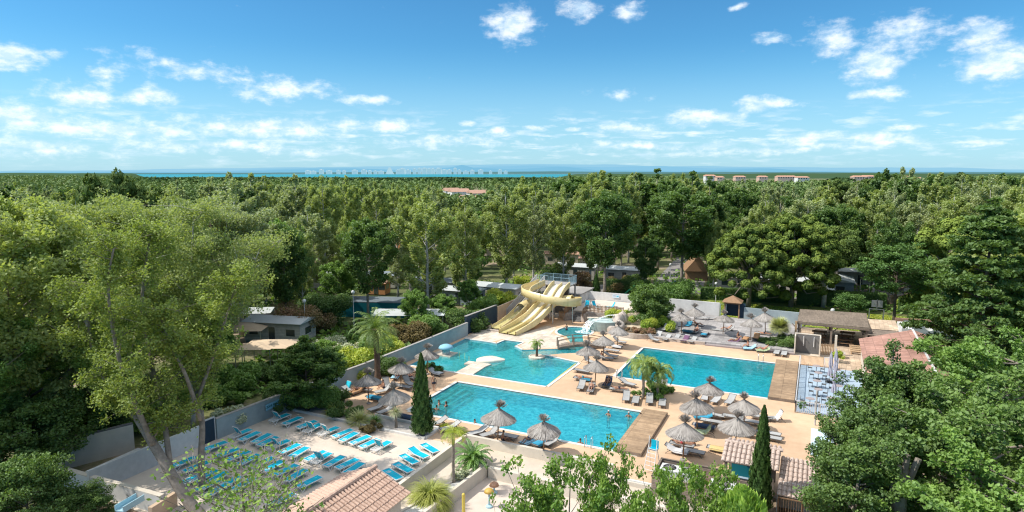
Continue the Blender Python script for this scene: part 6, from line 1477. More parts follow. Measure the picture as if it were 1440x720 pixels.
# ------------------------------------------------------------------ vegetation
def leaf_mesh(name, C, size, rs, tint, up=.35, stretch=1.5, nrm=None, nrmw=0.0, dirv=None):
    """many small rhombic leaves: centres C (n,3), half-size 'size' (scalar or array)"""
    n = len(C); size = np.broadcast_to(np.asarray(size, float), (n,))
    Nn = rs.normal(size=(n, 3)); Nn[:, 2] = np.abs(Nn[:, 2])+up
    if nrm is not None: Nn = Nn*(1-nrmw)+nrm*nrmw*2
    Nn /= np.linalg.norm(Nn, axis=1)[:, None]+1e-9
    A = rs.normal(size=(n, 3)) if dirv is None else dirv+rs.normal(size=(n, 3))*.15
    A -= Nn*(A*Nn).sum(1)[:, None] if dirv is None else 0
    A /= np.linalg.norm(A, axis=1)[:, None]+1e-9
    B = np.cross(Nn, A); B /= np.linalg.norm(B, axis=1)[:, None]+1e-9
    a = A*(size*stretch)[:, None]; b = B*size[:, None]
    V = np.empty((n, 4, 3)); V[:, 0] = C-a; V[:, 1] = C+b*.9-a*.1; V[:, 2] = C+a; V[:, 3] = C-b*.9-a*.1
    me = bpy.data.meshes.new(name); me.vertices.add(4*n); me.vertices.foreach_set('co', V.ravel().astype(np.float32))
    me.loops.add(4*n); me.loops.foreach_set('vertex_index', np.arange(4*n, dtype=np.int32)); me.polygons.add(n)
    me.polygons.foreach_set('loop_start', np.arange(0, 4*n, 4, dtype=np.int32))
    try: me.polygons.foreach_set('loop_total', np.full(n, 4, dtype=np.int32))
    except Exception: pass
    me.update(calc_edges=True)
    at = me.attributes.new('tint', 'FLOAT', 'FACE'); at.data.foreach_set('value', np.clip(tint, 0, 1).astype(np.float32))
    return me
def join_core(me, mb, val=0.0):
    """append a solid builder mesh to a leaf mesh"""
    m2 = mb.mesh('core'); at = m2.attributes.new('tint', 'FLOAT', 'FACE'); at.data.foreach_set('value', [val]*len(m2.polygons))
    bm = bmesh.new(); bm.from_mesh(me); bm.from_mesh(m2); bm.to_mesh(me); bm.free(); return me
def puff(rs, centers, radii, n, shell=.55, flat=.8):
    k = len(centers); w_ = radii**2; idx = rs.choice(k, n, p=w_/w_.sum()); d = rs.normal(size=(n, 3)); d /= np.linalg.norm(d, axis=1)[:, None]
    r_ = shell+(1-shell)*rs.random(n)**.8; off = d*(radii[idx]*r_)[:, None]; off[:, 2] *= flat
    return centers[idx]+off, d, idx
def tree_parts(seed, h, R_, clear=.25, trunk_r=.22, nl=26, rise=.9, prof=None, leaves=8000, lsize=.14, puff_r=.9, lean=(0, 0), up=.35, stretch=1.5, sub=3, fork=0, top=1.0, flat=.8, shell=.35, nw=.0, limb_r=.35, droop=0, crown_mat_light=0.0):
    rs = np.random.default_rng(seed); r = random.Random(seed); prof = prof or (lambda t: math.sin(PI*min(1, t*.94+.06))**.6)
    trunk = MB(); pts = []
    for i in range(9):
        t = i/8; pts.append(Vector((lean[0]*t+r.uniform(-.12, .12)*t*h*.06, lean[1]*t+r.uniform(-.12, .12)*t*h*.06, h*.94*t)))
    trunk.tube(pts, [trunk_r*(1-.88*i/8)*(1.25 if i == 0 else 1) for i in range(9)], 7)
    cs = []; rad = []
    def tp(t): f = t*8; i = min(7, int(f)); return pts[i].lerp(pts[i+1], f-i)
    for i in range(nl):
        t = clear+(.97-clear)*(i+.5)/nl+r.uniform(-.02, .02); t = min(.98, max(clear, t)); a = i*2.4+r.uniform(-.5, .5); u = (t-clear)/(1-clear)
        ln = R_*prof(u)*r.uniform(.72, 1.12); st = tp(t*(1-.10*rise)); d = Vector((math.cos(a), math.sin(a), 0)); rz_ = rise*(1-.35*u)+r.uniform(-.15, .15)
        e = st+d*ln+Vector((0, 0, ln*rz_-droop*ln*ln*.04)); e.z = min(e.z, h*top); m_ = st.lerp(e, .5)+Vector((0, 0, -.08*ln if droop == 0 else .1*ln))
        trunk.tube([st, m_, e], [trunk_r*limb_r*(1-.5*u), trunk_r*limb_r*.6*(1-.5*u), .015], 4, cap=False)
        for s in (.5, .72, .9, 1.02):
            p = st.lerp(m_, s*2) if s < .5 else m_.lerp(e, (s-.5)*2); cs.append(p); rad.append(puff_r*r.uniform(.6, 1.05)*(.75+.25*prof(u)))
        for q in range(sub):
            s = r.uniform(.35, .95); p = st.lerp(m_, s*2) if s < .5 else m_.lerp(e, (s-.5)*2); a2 = a+r.choice((-1, 1))*r.uniform(.5, 1.2); l2 = ln*r.uniform(.25, .45)
            e2 = p+Vector((math.cos(a2)*l2, math.sin(a2)*l2, l2*rise*r.uniform(.4, 1.1)-droop*l2*.1)); e2.z = min(e2.z, h*top); trunk.tube([p, e2], [trunk_r*.12, .012], 3, cap=False); cs.append(e2); rad.append(puff_r*r.uniform(.5, .9))
    for s in range(4): cs.append(tp(.92+.02*s)+Vector((r.uniform(-.2, .2), r.uniform(-.2, .2), r.uniform(.0, h*.05)))); rad.append(puff_r*.7)
    cs = np.array([tuple(c) for c in cs]); rad = np.array(rad)
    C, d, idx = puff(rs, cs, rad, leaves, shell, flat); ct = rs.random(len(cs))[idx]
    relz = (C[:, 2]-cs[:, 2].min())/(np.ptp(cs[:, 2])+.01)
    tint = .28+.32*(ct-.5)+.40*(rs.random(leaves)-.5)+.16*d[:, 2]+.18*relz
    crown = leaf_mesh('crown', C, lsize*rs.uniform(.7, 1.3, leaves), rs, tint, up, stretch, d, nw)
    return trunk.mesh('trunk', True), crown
def make_tree(name, seed, lm, bm_, label='x', cat='tree', **k):
    tr, cr = tree_parts(seed, **k); t = T(name, label, cat); lnk('trunk', tr, bm_, t); lnk('crown', cr, lm, t); t['h'] = k['h']; del t['h']; return t
def put(t, x, y, z=0, s=1, rz=None, label=None, group=None, sz=None):
    t.location = (x, y, z); t.scale = (s, s, sz or s); t.rotation_euler = (0, 0, rz if rz is not None else random.Random(int(x*7+y*3)).uniform(0, 6.28))
    if label: t['label'] = label
    if group: t['group'] = group
    return t
oval = lambda t: math.sin(PI*min(1, .12+.82*t))**.75
cone_ = lambda t: max(.08, (1-t))**.8
dome = lambda t: math.sqrt(max(.02, 1-(t*.95)**2))
fan_ = lambda t: .35+.75*math.sin(PI*(.15+.7*t))

# ---- prototypes for the wood (several seeds each), unit heights noted in PH
PROTO = {}; PH = {}
def proto(kind, seeds, nm, lm, bm_, **k):
    PROTO[kind] = [(nm, s, lm, bm_, dict(k)) for s in seeds]; PH[kind] = k['h']
proto('pop', (1, 2, 3, 4), 'poplar', 'leaf_poplar', 'bark_white', h=16, R_=2.75, clear=.14, trunk_r=.2, nl=30, rise=1.15, prof=oval, leaves=20000, lsize=.088, puff_r=.62, flat=1.35)
proto('sil', (5, 6, 7), 'poplar', 'leaf_silver', 'bark_white', h=16, R_=2.6, clear=.16, trunk_r=.2, nl=30, rise=1.2, prof=oval, leaves=18000, lsize=.088, puff_r=.58, flat=1.35)
proto('drk', (8, 9, 10), 'maple', 'leaf_dark', 'bark', h=14, R_=3.9, clear=.28, trunk_r=.22, nl=26, rise=.8, prof=oval, leaves=20000, lsize=.11, puff_r=.95)
proto('bro', (11, 12), 'plane_tree', 'leaf_bush', 'bark', h=12, R_=4.4, clear=.28, trunk_r=.24, nl=26, rise=.6, prof=dome, leaves=20000, lsize=.115, puff_r=1.05)
proto('col', (13, 14), 'columnar_poplar', 'leaf_dark', 'bark', h=17, R_=2.1, clear=.2, trunk_r=.2, nl=32, rise=1.9, prof=oval, leaves=16000, lsize=.10, puff_r=.65)
proto('pin', (15, 16), 'pine_tree', 'leaf_pine_dark', 'bark', h=12, R_=5, clear=.4, trunk_r=.26, nl=24, rise=.5, prof=dome, leaves=18000, lsize=.09, puff_r=1.15, stretch=2.2, shell=.7, nw=.5, flat=.6)
FARP = {}
for kd, lst in list(PROTO.items()):
    FARP[kd] = [(a, b+50, c, d, {**e, 'leaves': int(e['leaves']*.55), 'lsize': e['lsize']*1.45, 'sub': 1}) for a, b, c, d, e in lst[:2]]
BUILT = {}
def spawn(kind, x, y, h, label, group=None, far_=False, i=0, z=0, wide=1.0):
    lst = (FARP if far_ else PROTO)[kind]; key = (kind, far_, i % len(lst)); nm, s, lm, bm_, k = lst[i % len(lst)]
    if key not in BUILT: t = make_tree(nm, s, lm, bm_, **k); BUILT[key] = t
    else: t = dup(BUILT[key])
    sc = h/PH[kind]; t.location = (x, y, z); t.scale = (sc*wide, sc*wide, sc); t.rotation_euler = (0, 0, (i*2.399+x) % 6.28); t['label'] = label; t['category'] = 'tree'
    if group: t['group'] = group
    elif 'group' in t: del t['group']
    return t

# ---- named trees behind and around the pools: (kind, px, py of foot, py of top, widen, label)
NT = [('pop',602,447,262,1.25,'big bright poplar with pale trunk behind the left wall, between palm and mural wall'),
 ('pop',712,414,256,1.15,'tall pale poplar rising right behind the stair of the slide tower'),
 ('drk',850,418,266,.95,'dark tree with straight bare trunk behind the white wall, right of the slide tower'),
 ('drk',906,412,330,.9,'compact dark tree between the white rear wall and the pale camp road'),
 ('drk',958,404,258,1.15,'tall dark tree pair-like crown left of the big round pine, behind the camp road'),
 ('drk',404,468,312,.75,'narrow dark tree with a bare trunk rising above the white mobile home roofs'),
 ('drk',518,450,300,.9,'dark tree above the orange shed left of the big bright poplar'),
 ('bro',478,440,365,.9,'broad mid green tree between the narrow dark tree and the orange shed'),
 ('sil',560,420,290,1.0,'silvery poplar behind the orange shed'),
 ('pop',655,430,272,1.0,'poplar just left of the slide tower stair, behind the bright poplar'),
 ('sil',750,405,270,1.0,'silvery poplar directly behind the slide tower railing'),
 ('pop',792,402,262,1.0,'poplar behind the right end of the slide tower'),
 ('drk',1000,388,300,1.0,'dark tree half hidden behind the left side of the big round pine'),
 ('sil',1130,402,262,1.2,'silvery poplar behind the big round pine'),
 ('drk',1175,410,285,1.1,'glossy mid green tree to the right of the big round pine'),
 ('bro',1225,408,315,1.0,'olive green broad tree behind the lacy dark tree'),
 ('sil',1285,400,268,1.2,'silvery poplar right of the lacy dark tree'),
 ('pop',1330,410,258,1.1,'poplar at the right behind the tall shaded conifer'),
 ('col',925,380,256,1.1,'columnar dark poplar left of the tall dark tree'),
 ('bro',585,465,405,.8,'low bright tree by the long white tarpaulin roof'),
 ('bro',350,432,350,.8,'round dark green tree behind the mobile homes on the left'),
 ('pop',318,430,262,1.1,'poplar left of the round dark green tree'),
 ('sil',438,430,282,1.1,'silvery poplar behind the narrow dark tree'),
 ('bro',660,440,392,.9,'low leafy tree above the navy mural wall'),]
zone = set()
for i, (kd, px, pb, pt, wd, lab) in enumerate(NT):
    x, y = P(px, pb); h = hat(x, y, pt); zone.add((x, y)); spawn(kd, x, y, h, lab, i=i, wide=wd)
# big round pine: dense balls of needles
def pine_big(seed, h, R_, n_p, leaves, label, name='umbrella_pine', lm='leaf_pine', base=.2, pr=.86, bark='bark'):
    rs = np.random.default_rng(seed); r = random.Random(seed); tr = MB()
    tr.tube([(0,0,0),(.1,.05,h*.3),(-.1,.1,h*.55),(0,0,h*.8)], [.38,.33,.25,.1], 8); cs = []; rad = []
    for i in range(n_p):
        a = i*2.39996; q = math.sqrt((i+.5)/n_p); lay = r.random(); rr_ = R_*q*r.uniform(.9, 1.05); ztop = h*(base+(1-base)*math.sqrt(max(0, 1-(q*.93)**2)))
        z = ztop-(r.random()**1.5)*h*.22 if lay < .75 else h*(base*.8)+r.random()*(ztop-h*base*.8)
        c = Vector((rr_*math.cos(a), rr_*math.sin(a), z)); cs.append(tuple(c)); rad.append(pr*r.uniform(.7, 1.15))
        if i % 3 == 0: tr.tube([(0,0,h*(.3+.25*r.random())), (c.x*.5, c.y*.5, z*.78), tuple(c)], [.12,.08,.03], 4, cap=False)
    cs = np.array(cs); rad = np.array(rad); C, d, idx = puff(rs, cs, rad, leaves, .5, .72); C[:, 2] += np.where(d[:, 2] > 0, .15, 0)*d[:, 2]
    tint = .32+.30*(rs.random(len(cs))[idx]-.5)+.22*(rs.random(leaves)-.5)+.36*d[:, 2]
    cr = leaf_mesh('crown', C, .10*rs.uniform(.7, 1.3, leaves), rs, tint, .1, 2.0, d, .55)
    core = MB()
    for i in range(0, n_p): 
        c = cs[i]; q = rad[i]*.5; core.lathe([(0,-q*.6),(q*.8,-q*.3),(q*.85,q*.2),(0,q*.55)], 7, c=tuple(c))
    join_core(cr, core, 0.0)
    t = T(name, label, 'tree'); lnk('trunk', tr.mesh('trunk', True), bark, t); lnk('crown', cr, lm, t); return t
x, y = P(1052, 434); t = pine_big(5, 13.5, 6.6, 190, 62000, 'big round yellow-green pine behind the rear lawn, left one of the joined crowns'); put(t, x, y, 0, hat(x, y, 318)/13.5, 0)
x, y = P(1112, 432); t = pine_big(6, 13.5, 6.4, 190, 60000, 'big round yellow-green pine behind the rear lawn, right and taller of the joined crowns'); put(t, x, y, 0, hat(x, y, 303)/13.5, 0)
x, y = P(1158, 432); t = pine_big(7, 6.5, 1.5, 12, 6000, 'slim young pine with pale leaning trunk beside the big round pines', 'pine_tree', base=.55, pr=.7, bark='bark_white'); put(t, x, y, 0, hat(x, y, 372)/6.5, 1)
x, y = P(1330, 458); t = pine_big(8, 12, 4.6, 60, 30000, 'yellow-green pine at the right, in front of the tall shaded conifer', 'pine_tree'); put(t, x, y, 0, hat(x, y, 312)/12, 0)
# lacy dark acacia
k = dict(h=11, R_=4.4, clear=.38, trunk_r=.22, nl=26, rise=.55, prof=dome, leaves=17000, lsize=.09, puff_r=1.2, flat=.35, shell=.1, up=1.2)
x, y = P(1256, 462); t = make_tree('acacia', 61, 'leaf_lace', 'bark_dark', **k); put(t, x, y, 0, hat(x, y, 338)/11, 0, 'lacy dark green acacia with forked trunk behind the dark flat roof')
x, y = P(1195, 452); t = make_tree('acacia', 62, 'leaf_lace', 'bark_dark', **{**k, 'h': 6, 'R_': 3, 'leaves': 7000}); put(t, x, y, 0, hat(x, y, 412)/6, 0, 'small lacy acacia behind the pergola')
# dense bush tree on the terrace
k = dict(h=6, R_=2.9, clear=.04, trunk_r=.18, nl=34, rise=.45, prof=dome, leaves=22000, lsize=.095, puff_r=.85)
x, y = -20.9, 89.0; t = make_tree('carob_tree', 71, 'leaf_dark', 'bark', **k); put(t, x, y, 0, hat(x, y, 400)/6, 0, 'dense dark bushy tree above the stone seats, hiding the middle of the white rear wall')
for i, (px, py, pt, kd, lab) in enumerate([(1180,480,0,0,'')][:0]): pass
# cedar-like tree and dark shrubs inside the left wall
k = dict(h=8.5, R_=4.2, clear=.14, trunk_r=.2, nl=32, rise=.75, prof=cone_, leaves=26000, lsize=.10, puff_r=.8, flat=.4, shell=.1, up=1.0)
x, y = P(432, 578); t = make_tree('mimosa_tree', 75, 'leaf_dark', 'bark_dark', **k); put(t, x, y, 0, hat(x, y, 468)/8.5, 0, 'dark feathery tree overhanging the boundary wall by the farthest row of blue loungers')
# cypresses
def cypress(seed, h, R_, leaves, lsize, name, label, lm='leaf_cypress', lump=.22, cat='tree', skirt=.06):
    rs = np.random.default_rng(seed); r = random.Random(seed)
    z = h*(skirt+(1-skirt)*rs.random(leaves)**1.15); a = rs.random(leaves)*2*PI; u = z/h
    pr = R_*np.clip((1-u)**.62*np.clip(u*6+.25, 0, 1)**.5, .03, 1); lum = 1+lump*np.sin(a*5+z*2.1)*np.sin(z*3.3+a*2)+lump*.6*np.sin(a*9-z*5)
    q = pr*lum*rs.uniform(.62, 1.08, leaves); C = np.stack([q*np.cos(a), q*np.sin(a), z], 1)
    d = np.stack([np.cos(a)*.25, np.sin(a)*.25, np.ones(leaves)], 1); nn = np.stack([np.cos(a), np.sin(a), .3*np.ones(leaves)], 1)
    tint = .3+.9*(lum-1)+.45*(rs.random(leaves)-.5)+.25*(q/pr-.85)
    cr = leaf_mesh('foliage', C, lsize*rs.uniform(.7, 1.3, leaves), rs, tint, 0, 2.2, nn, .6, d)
    core = MB().lathe([(0, h*skirt)]+[(R_*.62*max(.02, (1-uu)**.62*min(1, uu*6+.25)**.5), h*max(uu, skirt)) for uu in (.05,.12,.25,.4,.55,.7,.85,.96)]+[(0, h*.99)], 10); join_core(cr, core, 0)
    t = T(name, label, cat); lnk('trunk', MB().tube([(0,0,0),(0,0,h*.5)], [.14,.05], 7).mesh('trunk'), 'bark', t); lnk('foliage', cr, lm, t); return t
x, y = P(594, 612); put(cypress(1, 7, .95, 17000, .045, 'cypress', 'thick dark cypress at the left corner of the front pool'), x, y, 0, hat(x, y, 497)/7, 0)
x, y = P(1067, 722); put(cypress(2, 7, .72, 17000, .045, 'cypress', 'slender dark cypress in front of the tiled kiosk'), x, y, 0, hat(x, y, 571)/7, 0)
x, y = P(838, 414); put(cypress(3, 4, .85, 4000, .08, 'thuja', 'small conical thuja standing above the white rear wall by the flat roofed block', 'leaf_thuja' if False else 'leaf_cypress'), x, y, 0, hat(x, y, 386)/4, 0)
# palms
def palm(seed, h, nfr, fl, lw, name, label, tr_r=.2, lm='leaf_palm', leaflets=34, droop=1.0, upr=.9, ll=.5, dead=0, stub=False, trunk_m='palm_trunk', low=-.5):
    rs = np.random.default_rng(seed); r = random.Random(seed); tr = MB(); n = 12
    tr.tube([(.15*math.sin(i*.4)*h*.06, 0, h*i/n) for i in range(n+1)], [tr_r*(1.25-.25*min(1, i/3))*(1+.07*(-1)**i) for i in range(n+1)], 9)
    if stub: tr.lathe([(tr_r, h-.9), (tr_r*1.7, h-.4), (tr_r*1.5, h), (0, h+.2)], 10)
    top = Vector((.15*math.sin(n*.4)*h*.06, 0, h)); C = []; D_ = []; W_ = []; T_ = []; mb = MB()
    vs = []; fs = []; tint = []
    for i in range(nfr):
        a = i*2.4+r.uniform(-.25, .25); e0 = low+(upr-low)*(1-(i+.5)/nfr)+r.uniform(-.1, .1); d = Vector((math.cos(a), math.sin(a), 0)); L0 = fl*r.uniform(.85, 1.1); p = top.copy(); el = e0*1.25; K = 12; pts = [p.copy()]
        for k_ in range(K): el -= droop*(.05+.022*k_); p = p+(d*math.cos(el)+Vector((0, 0, math.sin(el))))*(L0/K); pts.append(p.copy())
        mb.tube(pts, [.025*(1-.7*q/K) for q in range(K+1)], 3, cap=False); s = Vector((-d.y, d.x, 0)); ti = r.uniform(.1, .8) if i > dead else r.uniform(.8, 1)
        for q in range(leaflets):
            u = .12+.88*(q+.5)/leaflets; f = u*K; j = min(K-1, int(f)); b = pts[j].lerp(pts[j+1], f-j); tg = (pts[j+1]-pts[j]).normalized(); le = ll*math.sin(PI*(.12+.86*u))**.6*r.uniform(.85, 1.1)
            for sg in (-1, 1):
                o = len(vs); dd = (s*sg*.8+tg*.55+Vector((0, 0, r.uniform(-.35, .15)))).normalized(); w2 = tg*lw; tip = b+dd*le+Vector((0, 0, -.12*le)); mid = b+dd*le*.5+Vector((0, 0, .03))
                vs += [b, mid+w2, tip, mid-w2]; fs.append((o, o+1, o+2, o+3)); tint.append(ti+r.uniform(-.2, .2))
    me = bpy.data.meshes.new('fronds'); me.from_pydata([tuple(v) for v in vs], [], fs); at = me.attributes.new('tint', 'FLOAT', 'FACE'); at.data.foreach_set('value', tint); join_core(me, mb, .6)
    t = T(name, label, 'palm'); lnk('trunk', tr.mesh('trunk', True), trunk_m, t); lnk('fronds', me, lm, t); return t
x, y = P(531, 541); put(palm(1, 5.2, 46, 2.7, .022, 'date_palm', 'tall date palm with thick dark scaly trunk by the boundary wall', .27, leaflets=40, droop=.8, upr=1.2, stub=True), x, y, 0, hat(x, y, 452)/6.0, 0)
x, y = P(904, 561); put(palm(2, 3.0, 24, 1.9, .035, 'feather_palm', 'left of the two feathery palms at the rear pool corner', .11, leaflets=30, droop=1.15, ll=.55, trunk_m='bark', low=-.1), x, y, 0, 1.15, 0)
x, y = P(924, 560); put(palm(3, 2.3, 22, 1.8, .035, 'feather_palm', 'right and lower of the two feathery palms at the rear pool corner', .10, leaflets=30, droop=1.15, ll=.55, trunk_m='bark', low=-.1), x, y, 0, 1.15, 1)
x, y = P(638, 678, -.2); put(palm(4, 4.0, 16, 1.5, .014, 'queen_palm', 'slim palm with grey trunk and tilted light crown in the long planter', .12, leaflets=26, droop=1.4, ll=.42, trunk_m='bark', lm='leaf_lime', low=-.1), x, y, -.2, (hat(x, y, 603)+.2)/4.3, 2.6)
x, y = P(665, 652, -.2); put(palm(5, .5, 46, 1.75, .035, 'cycad', 'large glossy dark green cycad in the long planter beside the cream wall corner', .25, leaflets=36, droop=.75, ll=.24, lm='leaf_cycad', upr=1.1, low=-.25), x, y, -.3, 1.05, 0)
x, y = Zm(560, 380, 4.8)(935, 585); px_, py_ = x, y; put(palm(6, 1.5, 18, 1.0, .03, 'small_palm', 'small palm on the round islet at the lagoon edge near the bridge', .13, leaflets=16, droop=.9, ll=.3, low=-.5), x, y, .05, 1.1, 0)
t = T('palm_islet', 'small round pale kerb ring carrying the little palm at the lagoon edge', 'planter', (x, y, 0)); obj('ring', MB().lathe([(1.0, -1), (1.0, .1), (.8, .14), (.75, .08), (0, .08)], 22), 'sandstone', t)
def spiky(seed, n, ln, wd, name, label, lm, trunk=0, up=.2, cat='plant', ball=False, curve=.6):
    r = random.Random(seed); vs = []; fs = []; tint = []
    for i in range(n):
        a = r.uniform(0, 2*PI); e0 = math.asin(min(1, max(-1, r.uniform(-.35 if ball else up, 1)))); d = Vector((math.cos(a), math.sin(a), 0)); s = Vector((-d.y, d.x, 0)); L0 = ln*r.uniform(.75, 1.1); p = Vector((0, 0, trunk)); el = e0; o = len(vs); K = 4
        for k_ in range(K+1):
            w_ = wd*(1-k_/K)**.6+.003; vs += [p-s*w_, p+s*w_]; el -= curve*(.15+.12*k_); p = p+(d*math.cos(el)+Vector((0, 0, math.sin(el))))*(L0/K)
        for k_ in range(K): fs.append((o+2*k_, o+2*k_+1, o+2*k_+3, o+2*k_+2)); tint.append(r.uniform(.1, .9)*.6+.4*k_/K)
    me = bpy.data.meshes.new('leaves'); me.from_pydata([tuple(v) for v in vs], [], fs); at = me.attributes.new('tint', 'FLOAT', 'FACE'); at.data.foreach_set('value', tint)
    t = T(name, label, cat)
    if trunk: lnk('trunk', MB().tube([(0,0,0),(.03,0,trunk*.5),(0,0,trunk)], [.14,.10,.10], 8).mesh('trunk', True), 'bark', t)
    lnk('leaves', me, lm, t); return t
x, y = P(605, 700, -.2); put(spiky(1, 1400, 1.35, .014, 'fountain_grass', 'big round clump of fountain grass at the near end of the long planter', 'leaf_grass', 0, .1, curve=1.0), x, y, -.3, 1.45, 0)
x, y = P(557, 602); put(spiky(2, 260, .75, .022, 'yucca', 'small yucca tree with bare stem at the white kerb', 'leaf_grey', 1.35, ball=True, curve=.5), x, y, .05, 1.0, 0)
x, y = P(506, 594); put(spiky(3, 420, 1.5, .035, 'yucca_clump', 'broad yellow striped yucca clump in the planting bed', 'leaf_yucca', 0, .1, curve=.6), x, y, .05, 1.0, 0)
x, y = P(472, 584); put(spiky(4, 300, 1.3, .03, 'agave_clump', 'greener spiky clump left of the yellow striped yucca', 'leaf_grass', 0, .2, curve=.4), x, y, .05, 1.0, 0)
x, y = P(528, 598); put(spiky(5, 160, .8, .03, 'small_yucca', 'small green spiky plant right of the yellow striped yucca', 'leaf_cycad', .3, .0, curve=.3), x, y, .05, 1.0, 0)
x, y = P(1095, 484); put(spiky(6, 1500, 1.3, .045, 'fan_palm', 'round ball shaped fan palm at the right end of the terrace', 'leaf_yucca', 1.7, ball=True, curve=.25, cat='palm'), x, y, .3, 1.15, 0)
for i, (px, py, s, lab) in enumerate([(640,606,.8,'fine grass tuft beside the loungers right of the dark cypress'),(625,600,.55,'smaller grass tuft close to the dark cypress'),(652,612,.7,'fine grass tuft nearest the cream wall corner')]):
    x, y = P(px, py); put(spiky(20+i, 340, 1.0, .012, 'grass_tuft', lab, 'leaf_lime', 0, .3, curve=.7), x, y, 0, s, 0)
# shrubs
def shrub(seed, w_, h, leaves, ls, lm, label, name='shrub', up=.4, x=0, y=0, z=0, n=14, stretch=1.4):
    rs = np.random.default_rng(seed); cs = np.stack([rs.normal(size=n)*w_*.33, rs.normal(size=n)*w_*.33, rs.uniform(.25, .8, n)*h], 1); rad = rs.uniform(.22, .4, n)*min(w_, h*1.3)
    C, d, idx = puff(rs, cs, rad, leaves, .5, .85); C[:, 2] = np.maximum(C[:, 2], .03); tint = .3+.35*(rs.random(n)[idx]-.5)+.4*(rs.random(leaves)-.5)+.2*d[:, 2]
    t = T(name, label, 'shrub', (x, y, z)); st = MB(); 
    for c in cs[:8]: st.tube([(0,0,0), tuple(c)], [.04,.01], 4, cap=False)
    lnk('stems', st.mesh('stems'), 'bark', t); lnk('foliage', leaf_mesh('foliage', C, ls*rs.uniform(.7, 1.3, leaves), rs, tint, up, stretch, d, .2), lm, t); return t
SH = [(519,612-6,1.0,.7,'leaf_red','low reddish green bush at the white kerb before the small yucca'),(445,575,3.2,2.0,'leaf_bush','dark shrub mass at the left end of the planting bed'),(415,575,2.6,2.2,'leaf_dark','tall dark shrub in the corner of boundary wall and planting bed'),
 (488,586,2.0,1.1,'leaf_dark','low dark shrub behind the yellow striped yucca'),(462,568,1.8,1.4,'leaf_dark','dark shrub by the shaded loungers at the boundary wall'),(503,533,1.6,1.6,'leaf_lime','flowering creeper on the boundary wall left of the date palm'),
 (548,528,2.6,2.0,'leaf_dark','dark shrub right of the date palm trunk'),(610,522,1.4,.9,'leaf_dark','dark low shrub under the wading corner parasol'),(912,556,2.0,.9,'leaf_bush','low green bush under the two feathery palms'),(928,552,1.8,.8,'leaf_bush','second low bush under the two feathery palms, right side'),
 (1078,486,1.8,1.0,'leaf_dark','dark shrub under the round fan palm'),(1108,488,2.4,1.6,'leaf_dark','dense dark shrub between the fan palm and the shower enclosure'),(872,448,2.0,1.4,'leaf_lime','light green creeper hanging over the rock waterfall'),(905,466,3.6,2.0,'leaf_lime','bright creeper at the foot of the dense bushy tree'),
 (930,440,1.7,1.5,'leaf_bush','plant in the round white planter by the rear wall'),(895,478-6,1.6,.7,'leaf_pink','pink flowers in the curved stone flower bed, left part'),(912,474,1.8,.7,'leaf_pink','pink flowers in the curved stone flower bed, right part'),(1178,503,.9,.8,'leaf_lime','small yellow-green shrub in the stone planter'),
 (650,672,1.0,.5,'leaf_grey','silvery ground shrub beside the cycad in the long planter'),(800,640-4,1.4,1.0,'leaf_lime','bright plant tuft near the right front parasol')]
for i, (px, py, w_, h, lm, lab) in enumerate(SH):
    z = {'plant in':.6, 'small ye':.6, 'silvery ':-.2}.get(lab[:8], 0); x, y = P(px, py, z)
    if lab.startswith('pink'): z = .45
    if lab.startswith('light green creeper'): x, y, z = -25.6, 88.2, .9
    if lab.startswith('bright creeper'): x, y = -20.2, 87.2
    if lab.startswith('bright plant'): continue
    shrub(100+i, w_, h, int(2600*w_*max(1, h)), .055, lm, lab, x=x, y=y, z=z)
